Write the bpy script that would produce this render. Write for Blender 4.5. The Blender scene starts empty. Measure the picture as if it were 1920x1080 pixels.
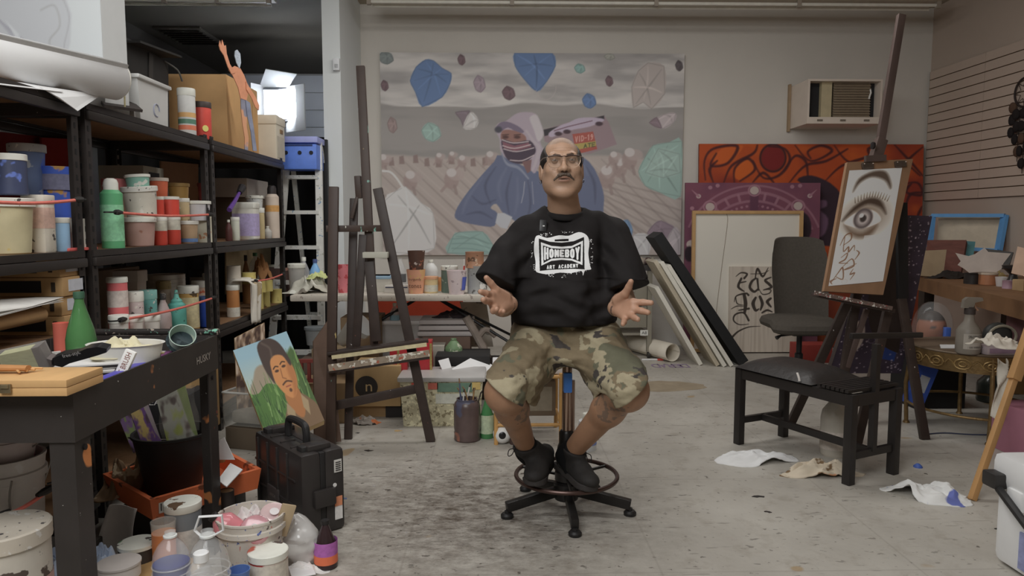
import bpy, bmesh, math, random
import numpy as np
from mathutils import Vector, Matrix, Euler
random.seed(7); np.random.seed(7)
PI = math.pi
SC = bpy.context.scene
COL = SC.collection
# ------------------------------------------------------------------ camera
F = 1350.0                                   # focal length in pixels of the 1920 wide frame
TH = math.atan(120 / F)                      # pitch down
PS = math.atan(30 / F * math.cos(TH))        # yaw to the right
CAM = Vector((0, 0, 1.22))
cd = bpy.data.cameras.new('camera'); cd.sensor_width = 36.0; cd.lens = 36.0 * F / 1920
cd.clip_start = 0.05; cd.clip_end = 60
cam = bpy.data.objects.new('camera', cd); COL.objects.link(cam)
cam.location = CAM; cam.rotation_euler = (PI / 2 - TH, 0, -PS)
SC.camera = cam
# ------------------------------------------------------------------ view, world, large lights
SC.view_settings.view_transform = 'Standard'; SC.view_settings.look = 'None'
SC.view_settings.gamma = 1.0; SC.view_settings.use_curve_mapping = False
SC.view_settings.exposure = -0.05
w = bpy.data.worlds.new('world'); SC.world = w; w.use_nodes = True
w.node_tree.nodes['Background'].inputs[0].default_value = (0.52, 0.50, 0.48, 1)
w.node_tree.nodes['Background'].inputs[1].default_value = 0.05
def area(name, loc, rot, sx, sy, power, col):
	l = bpy.data.lights.new(name, 'AREA'); l.shape = 'RECTANGLE'; l.size = sx; l.size_y = sy
	l.energy = power; l.color = col
	o = bpy.data.objects.new(name, l); COL.objects.link(o); o.location = loc; o.rotation_euler = rot
	return o
area('softbox_key_light', (-0.9, 0.2, 2.75), (0.95, 0, -.30), 1.8, 1.2, 62, (0.985, 1.0, 1.0))  # unseen softbox at the camera's left, tilted towards the man
area('ceiling_light_front', (-0.2, 2.0, 3.25), (0, 0, 0), 2.4, 1.0, 22, (1.0, 0.995, 0.98))
area('ceiling_light_room', (0.55, 4.6, 3.24), (0.10, 0, 0), 3.6, 0.5, 44, (1.0, 0.985, 0.96))
# ------------------------------------------------------------------ pixel <-> world
_f = Vector((math.sin(PS) * math.cos(TH), math.cos(PS) * math.cos(TH), -math.sin(TH)))
_r = Vector((math.cos(PS), -math.sin(PS), 0)); _u = _r.cross(_f)
def ray(px, py): return _f + _r * ((px - 960) / F) + _u * ((540 - py) / F)
def at(px, py, Y): d = ray(px, py); return CAM + d * (Y / d.y)
def onx(px, py, X): d = ray(px, py); return CAM + d * (X / d.x)
def onz(px, py, z=0.0): d = ray(px, py); return CAM + d * ((z - CAM.z) / d.z)
def depth(p): return (Vector(p) - CAM).dot(_f)
def S(n, p): return n * (depth(p) if not isinstance(p, (int, float)) else p) / F
# ------------------------------------------------------------------ materials
def lin(c): c = c / 255.0; return c / 12.92 if c <= .04045 else ((c + .055) / 1.055) ** 2.4
GAIN = 2.6
def pc(c, g=None):
	"""albedo of something that shows as sRGB c in the (dark) photograph"""
	g = GAIN if g is None else g
	l = [lin(v) for v in c]; y = .3 * l[0] + .6 * l[1] + .1 * l[2]
	return tuple(min(.86, (y + (v - y) * .88) * g) for v in l)
_mats = {}
def mat(c, rough=.6, metal=0., var=.12, scale=14., spots=(), bump=0., bscale=60., g=None, trans=0., alpha=1., ior=1.45, sheen=0., emit=None, estr=0., coat=0., stretch=None):
	key = (c, rough, metal, var, scale, tuple(spots), bump, bscale, g, trans, alpha, emit, estr, coat, stretch, ior)
	if key in _mats: return _mats[key]
	m = bpy.data.materials.new('m%03d' % len(_mats)); m.use_nodes = True; _mats[key] = m
	nt = m.node_tree; b = nt.nodes['Principled BSDF']
	b.inputs['Roughness'].default_value = rough; b.inputs['Metallic'].default_value = metal
	b.inputs['Transmission Weight'].default_value = trans; b.inputs['Alpha'].default_value = alpha
	if rough >= .78: b.inputs['Specular IOR Level'].default_value = .2
	b.inputs['IOR'].default_value = ior; b.inputs['Coat Weight'].default_value = coat
	if emit: b.inputs['Emission Color'].default_value = (*emit, 1); b.inputs['Emission Strength'].default_value = estr
	col = pc(c, g)
	tc = nt.nodes.new('ShaderNodeTexCoord'); src = tc.outputs['Object']
	if stretch:
		mp = nt.nodes.new('ShaderNodeMapping'); mp.inputs['Scale'].default_value = stretch
		nt.links.new(src, mp.inputs[0]); src = mp.outputs[0]
	def noise(s, det=4., w_=0., r=.55):
		n = nt.nodes.new('ShaderNodeTexNoise'); n.noise_dimensions = '4D'
		n.inputs['Scale'].default_value = s; n.inputs['Detail'].default_value = det
		n.inputs['W'].default_value = w_; n.inputs['Roughness'].default_value = r
		nt.links.new(src, n.inputs['Vector']); return n.outputs['Fac']
	def mix(fac, a, c2):
		x = nt.nodes.new('ShaderNodeMix'); x.data_type = 'RGBA'
		nt.links.new(fac, x.inputs[0])
		for inp, v in ((x.inputs[6], a), (x.inputs[7], c2)):
			if isinstance(v, tuple): inp.default_value = (*v[:3], 1)
			else: nt.links.new(v, inp)
		return x.outputs[2]
	if var or spots:
		out = mix(noise(scale), tuple(v * (1 - 1.6 * var) for v in col), tuple(min(1, v * (1 + 1.6 * var)) for v in col))
		for i, (sc_, s, th) in enumerate(spots):
			th = .5 + (th - .5) * .58
			mr = nt.nodes.new('ShaderNodeMapRange'); mr.inputs[1].default_value = th; mr.inputs[2].default_value = th + .025
			nt.links.new(noise(s, 3., 3.7 * i + 1.3), mr.inputs[0])
			out = mix(mr.outputs[0], out, pc(sc_, g))
		nt.links.new(out, b.inputs['Base Color'])
	else: b.inputs['Base Color'].default_value = (*col, 1)
	if bump:
		bp = nt.nodes.new('ShaderNodeBump'); bp.inputs['Strength'].default_value = bump; bp.inputs['Distance'].default_value = .01
		nt.links.new(noise(bscale, 3.), bp.inputs['Height']); nt.links.new(bp.outputs[0], b.inputs['Normal'])
	return m
def vmat(rough=.6, metal=0., bump=0., bscale=80., coat=0.):
	"""colour from the mesh's own colour attribute (painted pictures, printed cloth, skin)"""
	key = ('v', rough, metal, bump, bscale, coat)
	if key in _mats: return _mats[key]
	m = bpy.data.materials.new('painted%d' % len(_mats)); m.use_nodes = True; _mats[key] = m
	nt = m.node_tree; b = nt.nodes['Principled BSDF']
	b.inputs['Roughness'].default_value = rough; b.inputs['Metallic'].default_value = metal; b.inputs['Coat Weight'].default_value = coat
	a = nt.nodes.new('ShaderNodeAttribute'); a.attribute_name = 'Col'
	nt.links.new(a.outputs['Color'], b.inputs['Base Color'])
	if bump:
		n = nt.nodes.new('ShaderNodeTexNoise'); n.inputs['Scale'].default_value = bscale; n.inputs['Detail'].default_value = 3
		tc = nt.nodes.new('ShaderNodeTexCoord'); nt.links.new(tc.outputs['Object'], n.inputs['Vector'])
		bp = nt.nodes.new('ShaderNodeBump'); bp.inputs['Strength'].default_value = bump; bp.inputs['Distance'].default_value = .004
		nt.links.new(n.outputs['Fac'], bp.inputs['Height']); nt.links.new(bp.outputs[0], b.inputs['Normal'])
	return m
BLACKM = mat((26, 24, 23), .45, .3, .25, 20.)
GLASS = mat((190, 195, 195), .08, 0, 0, trans=.0, alpha=.22, coat=.5)
# ------------------------------------------------------------------ mesh builder
class MB:
	def __init__(s): s.v = []; s.f = []
	def add(s, vs, fs):
		n = len(s.v); s.v.extend([tuple(v) for v in vs]); s.f.extend([tuple(i + n for i in q) for q in fs]); return s
	def box(s, c, d, m=None, bev=0.):
		x, y, z = (k / 2 for k in d)
		if bev:
			b = min(bev, x * .9, y * .9, z * .9); vs = []; fs = []
			bm = bmesh.new(); bmesh.ops.create_cube(bm, size=1)
			for q in bm.verts: q.co = Vector((q.co.x * d[0], q.co.y * d[1], q.co.z * d[2]))
			bmesh.ops.bevel(bm, geom=list(bm.edges), offset=b, segments=2, affect='EDGES', profile=.6)
			bm.verts.index_update(); vs = [q.co.copy() for q in bm.verts]; fs = [[q.index for q in f.verts] for f in bm.faces]; bm.free()
		else:
			vs = [Vector(p) for p in ((-x, -y, -z), (x, -y, -z), (x, y, -z), (-x, y, -z), (-x, -y, z), (x, -y, z), (x, y, z), (-x, y, z))]
			fs = [(0, 3, 2, 1), (4, 5, 6, 7), (0, 1, 5, 4), (1, 2, 6, 5), (2, 3, 7, 6), (3, 0, 4, 7)]
		if m is not None: vs = [m @ v for v in vs]
		return s.add([v + Vector(c) for v in vs], fs)
	def bar(s, a, b, wx, wy, up=(0, 0, 1), bev=0.):
		"""square bar from a to b; wx across, wy along 'up' """
		a = Vector(a); b = Vector(b); d = b - a; L = d.length; d.normalize(); up = Vector(up)
		if abs(d.dot(up)) > .98: up = Vector((0, 1, 0))
		x = d.cross(up).normalized(); y = x.cross(d)
		m = Matrix((x, y, d)).transposed()
		return s.box((a + b) / 2, (wx, wy, L), m, bev)
	def lathe(s, prof, c=(0, 0, 0), seg=24, m=None, sx=1., sy=1., caps=True):
		n = len(prof); vs = []; fs = []
		for r, z in prof:
			for k in range(seg):
				a = 2 * PI * k / seg; v = Vector((r * math.cos(a) * sx, r * math.sin(a) * sy, z)); vs.append((m @ v if m is not None else v) + Vector(c))
		for i in range(n - 1):
			for k in range(seg):
				k2 = (k + 1) % seg; fs.append((i * seg + k, i * seg + k2, (i + 1) * seg + k2, (i + 1) * seg + k))
		if caps:
			if prof[0][0] > 1e-5: fs.append(tuple(reversed(range(seg))))
			if prof[-1][0] > 1e-5: fs.append(tuple((n - 1) * seg + k for k in range(seg)))
		return s.add(vs, fs)
	def tube(s, pts, r, seg=8, closed=False, flat=1.):
		pts = [Vector(p) for p in pts]; n = len(pts); vs = []; fs = []; prev = None
		rs = r if isinstance(r, (list, tuple)) else [r] * n
		for i, p in enumerate(pts):
			if closed: t = pts[(i + 1) % n] - pts[i - 1]
			else: t = pts[min(i + 1, n - 1)] - pts[max(i - 1, 0)]
			t.normalize()
			if prev is None: prev = Vector((0, 0, 1)) if abs(t.z) < .9 else Vector((1, 0, 0))
			x = (prev - t * prev.dot(t)).normalized(); prev = x; y = t.cross(x)
			for k in range(seg):
				a = 2 * PI * k / seg; vs.append(p + x * math.cos(a) * rs[i] * flat + y * math.sin(a) * rs[i])
		for i in range(n if closed else n - 1):
			j = (i + 1) % n
			for k in range(seg):
				k2 = (k + 1) % seg; fs.append((i * seg + k, i * seg + k2, j * seg + k2, j * seg + k))
		if not closed: fs.append(tuple(reversed(range(seg)))); fs.append(tuple((n - 1) * seg + k for k in range(seg)))
		return s.add(vs, fs)
	def prism(s, pts, o, u, v, th):
		"""polygon pts (2D) in plane (o,u,v), extruded by th along u x v"""
		o = Vector(o); u = Vector(u); v = Vector(v); w_ = u.cross(v).normalized() * th; n = len(pts)
		a = [o + u * p[0] + v * p[1] for p in pts]
		area2 = sum(pts[i][0] * pts[(i + 1) % n][1] - pts[(i + 1) % n][0] * pts[i][1] for i in range(n))
		if area2 < 0: a = a[::-1]
		s.add(a + [p + w_ for p in a], [tuple(reversed(range(n))), tuple(range(n, 2 * n))] + [(i, (i + 1) % n, n + (i + 1) % n, n + i) for i in range(n)])
		return s
	def grid(s, fn, nu, nv, closed_u=False):
		vs = [fn(i / (nu if closed_u else nu - 1), j / (nv - 1)) for j in range(nv) for i in range(nu)]
		fs = []
		for j in range(nv - 1):
			for i in range(nu if closed_u else nu - 1):
				i2 = (i + 1) % nu; fs.append((j * nu + i, j * nu + i2, (j + 1) * nu + i2, (j + 1) * nu + i))
		return s.add(vs, fs)
	def mesh(s, name):
		me = bpy.data.meshes.new(name); me.from_pydata([tuple(v) for v in s.v], [], s.f); me.update(); return me
	def build(s, name, m, parent=None, loc=None, rot=None, smooth=True, **k):
		return obj(name, s.mesh(name), m, parent, loc, rot, smooth, **k)
def obj(name, me, m, parent=None, loc=None, rot=None, smooth=True, label=None, cat=None, group=None, kind=None):
	if m is not None: me.materials.clear(); me.materials.append(m)
	if smooth and len(me.polygons):
		me.polygons.foreach_set('use_smooth', np.ones(len(me.polygons), bool)); me.set_sharp_from_angle(angle=.62)
	o = bpy.data.objects.new(name, me); COL.objects.link(o)
	if loc is not None: o.location = loc
	if rot is not None: o.rotation_euler = rot
	if parent is not None: o.parent = parent
	return tag(o, label, cat, group, kind)
def tag(o, label=None, cat=None, group=None, kind=None):
	if label: o['label'] = label
	if cat: o['category'] = cat
	if group: o['group'] = group
	if kind: o['kind'] = kind
	return o
def thing(name, label, cat, loc=(0, 0, 0), rz=0., group=None, rot=None):
	o = bpy.data.objects.new(name, None); COL.objects.link(o); o.location = loc
	o.empty_display_size = .05
	o.rotation_euler = rot if rot is not None else (0, 0, rz)
	return tag(o, label, cat, group)
def copy_tree(o, parent=None):
	c = o.copy(); COL.objects.link(c); c.parent = parent
	for ch in list(o.children): copy_tree(ch, c)
	return c
def solid(o, t, off=-1.):
	md = o.modifiers.new('thickness', 'SOLIDIFY'); md.thickness = t; md.offset = off; return o
def text(name, s, m, parent, o, u, v, wd, ht, ext=.0008, bold=0.):
	"""flat lettering centred at o; u, v unit directions, fitted to wd x ht"""
	cu = bpy.data.curves.new('lettering', 'FONT'); cu.body = s; cu.align_x = 'CENTER'; cu.size = 1; cu.extrude = .0; cu.offset = bold; cu.resolution_u = 2
	t = bpy.data.objects.new('tmp', cu); COL.objects.link(t)
	me = bpy.data.meshes.new_from_object(t); bpy.data.objects.remove(t)
	n = len(me.vertices); co = np.empty(n * 3); me.vertices.foreach_get('co', co); co = co.reshape(-1, 3)
	lo = co.min(0); hi = co.max(0); c = (lo + hi) / 2; d = np.maximum(hi - lo, 1e-6)
	q = (co - c) / d
	u = np.array(u, float); v = np.array(v, float); nrm = np.cross(u, v); nrm /= np.linalg.norm(nrm)
	p = np.array(o, float) + q[:, :1] * wd * u + q[:, 1:2] * ht * v + nrm * ext
	me.vertices.foreach_set('co', p.astype(np.float32).ravel()); me.update()
	return obj(name, me, m, parent, smooth=False)
# ------------------------------------------------------------------ signed distance shapes -> one continuous mesh
def _n(v): return np.array(v, np.float32)
def cone(P, a, b, ra, rb):
	a = _n(a); b = _n(b); ab = b - a; pa = P - a
	t = np.clip(pa @ ab / float(ab @ ab), 0, 1)[:, None]
	return np.linalg.norm(pa - t * ab, axis=1) - (ra + (rb - ra) * t[:, 0])
def ell(P, c, r, R=None):
	q = P - _n(c)
	if R is not None: q = q @ np.array(R, np.float32)
	r = _n(r); k0 = np.linalg.norm(q / r, axis=1); k1 = np.linalg.norm(q / (r * r), axis=1) + 1e-9
	return k0 * (k0 - 1) / k1
def rbox(P, c, hf, rad, R=None):
	q = P - _n(c)
	if R is not None: q = q @ np.array(R, np.float32)
	q = np.abs(q) - (_n(hf) - rad)
	return np.linalg.norm(np.maximum(q, 0), axis=1) + np.minimum(q.max(1), 0) - rad
def smin(a, b, k): h = np.maximum(k - np.abs(a - b), 0) / k; return np.minimum(a, b) - h * h * k * .25
def smax(a, b, k): return -smin(-a, -b, k)
def sdf_mesh(fn, lo, hi, h, cb=8, marg=1.5):
	lo = np.array(lo, float); nb = np.ceil((np.array(hi, float) - lo) / (h * cb)).astype(int)
	cs = h * cb
	cc = np.stack(np.meshgrid(*[np.arange(k) for k in nb], indexing='ij'), -1).reshape(-1, 3)
	cen = (lo + (cc + .5) * cs).astype(np.float32); dc = fn(cen)
	D = np.repeat(np.repeat(np.repeat(np.where(dc > 0, 1., -1.).astype(np.float32).reshape(nb), cb, 0), cb, 1), cb, 2)
	act = cc[np.abs(dc) < cs * .87 * marg]
	off = np.stack(np.meshgrid(*[np.arange(cb)] * 3, indexing='ij'), -1).reshape(-1, 3)
	for k in range(0, len(act), 400):
		idx = (act[k:k + 400, None, :] * cb + off[None]).reshape(-1, 3)
		D[idx[:, 0], idx[:, 1], idx[:, 2]] = fn((lo + idx * h).astype(np.float32))
	sg = D < 0; nx, ny, nz = D.shape
	cnt = np.zeros((nx - 1, ny - 1, nz - 1), np.int8)
	for i in (0, 1):
		for j in (0, 1):
			for k in (0, 1): cnt += sg[i:nx - 1 + i, j:ny - 1 + j, k:nz - 1 + k]
	ai = np.argwhere((cnt > 0) & (cnt < 8)); vid = np.full(cnt.shape, -1, np.int32); vid[tuple(ai.T)] = np.arange(len(ai))
	acc = np.zeros((len(ai), 3)); num = np.zeros(len(ai))
	co = np.array([[i, j, k] for i in (0, 1) for j in (0, 1) for k in (0, 1)])
	vals = {tuple(c): D[tuple((ai + c).T)] for c in co}
	for c in co:
		for ax in range(3):
			if c[ax] == 0:
				c2 = c.copy(); c2[ax] = 1; a = vals[tuple(c)]; b = vals[tuple(c2)]; m = (a < 0) != (b < 0)
				t = np.where(m, a / np.where(a == b, 1, a - b), 0); p = np.repeat(c[None].astype(float), len(ai), 0); p[:, ax] += t
				acc[m] += p[m]; num[m] += 1
	V = lo + (ai + acc / num[:, None]) * h
	Q = []
	for ax in range(3):
		a0, a1 = (ax + 1) % 3, (ax + 2) % 3
		sl = [slice(1, -1)] * 3; sl2 = [slice(1, -1)] * 3; sl[ax] = slice(0, D.shape[ax] - 1); sl2[ax] = slice(1, D.shape[ax])
		A = sg[tuple(sl)]; B = sg[tuple(sl2)]; e = np.argwhere(A != B); fl = A[tuple(e.T)]
		base = e.copy(); base[:, a0] += 1; base[:, a1] += 1
		def g(d0, d1): q = base.copy(); q[:, a0] -= d0; q[:, a1] -= d1; return vid[tuple(q.T)]
		q = np.stack([g(1, 1), g(0, 1), g(0, 0), g(1, 0)], 1); q[~fl] = q[~fl][:, ::-1]; Q.append(q)
	Q = np.concatenate(Q); Q = Q[(Q >= 0).all(1)]
	me = bpy.data.meshes.new('surface'); me.vertices.add(len(V)); me.vertices.foreach_set('co', V.astype(np.float32).ravel())
	me.loops.add(len(Q) * 4); me.loops.foreach_set('vertex_index', Q.astype(np.int32).ravel())
	me.polygons.add(len(Q)); me.polygons.foreach_set('loop_start', np.arange(0, len(Q) * 4, 4, dtype=np.int32))
	me.update(calc_edges=True); me.validate()
	me.polygons.foreach_set('use_smooth', np.ones(len(me.polygons), bool))
	return me
def verts(me):
	co = np.empty(len(me.vertices) * 3, np.float32); me.vertices.foreach_get('co', co); return co.reshape(-1, 3)
def setcol(me, c):
	a = me.color_attributes.new('Col', 'FLOAT_COLOR', 'POINT')
	a.data.foreach_set('color', np.concatenate([c, np.ones((len(c), 1))], 1).astype(np.float32).ravel())
def vnoise(P, s, seed=0, octv=3):
	"""smooth value noise in [0,1]"""
	P = np.asarray(P, float) * s + seed * 17.31; out = np.zeros(len(P)); amp = 1; tot = 0
	for o in range(octv):
		i = np.floor(P).astype(np.int64); f = P - i; f = f * f * (3 - 2 * f); r = np.zeros(len(P))
		for dx in (0, 1):
			for dy in (0, 1):
				for dz in (0, 1):
					n = (i[:, 0] + dx) * 374761393 + (i[:, 1] + dy) * 668265263 + (i[:, 2] + dz) * 2147483647 + seed * 1274126177
					n = (n ^ (n >> 13)) * 1274126177; n = (n ^ (n >> 16)) & 0xffff
					wgt = (f[:, 0] if dx else 1 - f[:, 0]) * (f[:, 1] if dy else 1 - f[:, 1]) * (f[:, 2] if dz else 1 - f[:, 2])
					r += wgt * n / 65535.
		out += r * amp; tot += amp; amp *= .5; P = P * 2.03 + 5.7
	return out / tot
# ------------------------------------------------------------------ painted pictures
class Cv:
	"""a small painting: colours in the photo's sRGB, drawn in pixel units of the picture; becomes a vertex-coloured panel"""
	def __init__(s, x0, y0, x1, y1, n, bg, g=None):
		s.x0, s.y0, s.x1, s.y1 = x0, y0, x1, y1; s.nx = n; s.ny = max(2, int(n * (y1 - y0) / (x1 - x0))); s.g = g
		s.X, s.Y = np.meshgrid(np.linspace(x0, x1, s.nx), np.linspace(y0, y1, s.ny)); s.px = (x1 - x0) / n
		s.C = np.empty((s.ny, s.nx, 3)); s.C[:] = bg
	def blend(s, a, c): a = np.clip(a, 0, 1)[..., None]; s.C = s.C * (1 - a) + np.array(c, float) * a; return s
	def noise(s, sx, sy, seed, oc=3):
		P = np.stack([s.X.ravel() * sx, s.Y.ravel() * sy, np.zeros(s.X.size)], 1); return vnoise(P, 1., seed, oc).reshape(s.X.shape)
	def win(s, x0, x1, y0, y1):
		dx = (s.x1 - s.x0) / (s.nx - 1); dy = (s.y1 - s.y0) / (s.ny - 1)
		i0 = max(0, int((x0 - s.x0) / dx) - 1); i1 = min(s.nx, int((x1 - s.x0) / dx) + 3); j0 = max(0, int((y0 - s.y0) / dy) - 1); j1 = min(s.ny, int((y1 - s.y0) / dy) + 3)
		return (slice(j0, j1), slice(i0, i1)) if i1 > i0 and j1 > j0 else None
	def put(s, w_, a, c): a = np.clip(a, 0, 1)[..., None]; s.C[w_] = s.C[w_] * (1 - a) + np.array(c, float) * a; return s
	def poly(s, pts, c, soft=1., al=1., sm=0):
		if sm: pts = spline2(pts, sm, True)
		p = np.array(pts, float); lo = p.min(0) - soft; hi = p.max(0) + soft; w_ = s.win(lo[0], hi[0], lo[1], hi[1])
		if w_ is None: return s
		X, Y = s.X[w_], s.Y[w_]; d = np.full(X.shape, 1e9); ins = np.zeros(X.shape, bool)
		for i in range(len(p)):
			a = p[i]; b = p[(i + 1) % len(p)]; e = b - a
			t = np.clip(((X - a[0]) * e[0] + (Y - a[1]) * e[1]) / max(1e-9, e @ e), 0, 1)
			d = np.minimum(d, (X - a[0] - t * e[0]) ** 2 + (Y - a[1] - t * e[1]) ** 2)
			if a[1] != b[1]: ins ^= ((a[1] > Y) != (b[1] > Y)) & (X < (b[0] - a[0]) * (Y - a[1]) / (b[1] - a[1]) + a[0])
		d = np.sqrt(d); d = np.where(ins, -d, d); return s.put(w_, al * np.clip(.5 - d / soft, 0, 1), c)
	def ell(s, cx, cy, rx, ry, c, soft=1., al=1.):
		k = soft * max(rx, ry) / min(rx, ry); w_ = s.win(cx - rx - k, cx + rx + k, cy - ry - k, cy + ry + k)
		if w_ is None: return s
		d = (np.hypot((s.X[w_] - cx) / rx, (s.Y[w_] - cy) / ry) - 1) * min(rx, ry); return s.put(w_, al * np.clip(.5 - d / soft, 0, 1), c)
	def ring(s, cx, cy, rx, ry, wd, c, soft=1., al=1., a0=None, a1=None):
		k = wd + 2 * soft + 2; w_ = s.win(cx - rx - k, cx + rx + k, cy - ry - k, cy + ry + k)
		if w_ is None: return s
		X, Y = s.X[w_], s.Y[w_]; d = np.abs((np.hypot((X - cx) / rx, (Y - cy) / ry) - 1) * min(rx, ry)) - wd / 2; m = np.clip(.5 - d / soft, 0, 1)
		if a0 is not None: an = np.degrees(np.arctan2(-(Y - cy), X - cx)) % 360; m = m * ((an >= a0) & (an <= a1))
		return s.put(w_, al * m, c)
	def line(s, pts, wd, c, soft=1., al=1., sm=0):
		if sm: pts = spline2(pts, sm, False)
		n = len(pts); ws = wd if isinstance(wd, (list, tuple)) else None; mw = (max(ws) if ws else wd) / 2 + soft
		p = np.array(pts, float); lo = p.min(0) - mw; hi = p.max(0) + mw; w_ = s.win(lo[0], hi[0], lo[1], hi[1])
		if w_ is None: return s
		X, Y = s.X[w_], s.Y[w_]; d = np.full(X.shape, 1e9)
		for i in range(n - 1):
			a = p[i]; b = p[i + 1]; e = b - a
			t = np.clip(((X - a[0]) * e[0] + (Y - a[1]) * e[1]) / max(1e-9, e @ e), 0, 1)
			if ws: w0 = np.interp(i / (n - 1), np.linspace(0, 1, len(ws)), ws); w1 = np.interp((i + 1) / (n - 1), np.linspace(0, 1, len(ws)), ws); hw = (w0 + (w1 - w0) * t) / 2
			else: hw = wd / 2
			d = np.minimum(d, np.hypot(X - a[0] - t * e[0], Y - a[1] - t * e[1]) - hw)
		return s.put(w_, al * np.clip(.5 - d / soft, 0, 1), c)
	def mesh(s, name, o, u, v):
		"""o = world/local position of the top left corner, u along x, v along y (down), full extents"""
		o = np.array(o, float); u = np.array(u, float); v = np.array(v, float)
		fu = (s.X - s.x0) / (s.x1 - s.x0); fv = (s.Y - s.y0) / (s.y1 - s.y0)
		V = o + fu[..., None] * u + fv[..., None] * v
		idx = np.arange(s.nx * s.ny).reshape(s.ny, s.nx)
		Q = np.stack([idx[1:, :-1], idx[1:, 1:], idx[:-1, 1:], idx[:-1, :-1]], -1).reshape(-1, 4)
		me = bpy.data.meshes.new(name); me.vertices.add(V.size // 3); me.vertices.foreach_set('co', V.astype(np.float32).ravel())
		me.loops.add(Q.size); me.loops.foreach_set('vertex_index', Q.astype(np.int32).ravel())
		me.polygons.add(len(Q)); me.polygons.foreach_set('loop_start', np.arange(0, Q.size, 4, dtype=np.int32)); me.update(calc_edges=True)
		setcol(me, s.lincol()); return me
	def lincol(s):
		c = np.clip(s.C.reshape(-1, 3), 0, 255) / 255.; l = np.where(c <= .04045, c / 12.92, ((c + .055) / 1.055) ** 2.4)
		return np.clip(l * (GAIN if s.g is None else s.g), 0, .86)
def spline2(pts, n, closed):
	p = [np.array(q, float) for q in pts]; m = len(p); out = []
	for i in range(m if closed else m - 1):
		if closed: a, b, c, d = p[i - 1], p[i], p[(i + 1) % m], p[(i + 2) % m]
		else: a, b, c, d = p[max(i - 1, 0)], p[i], p[i + 1], p[min(i + 2, m - 1)]
		for k in range(n):
			t = k / n; out.append(tuple(.5 * (2 * b + (c - a) * t + (2 * a - 5 * b + 4 * c - d) * t * t + (3 * b - a - 3 * c + d) * t ** 3)))
	if not closed: out.append(tuple(p[-1]))
	return out
def spl(pts, n, closed=False): return [Vector(q) for q in spline2([tuple(p) for p in pts], n, closed)]
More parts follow.
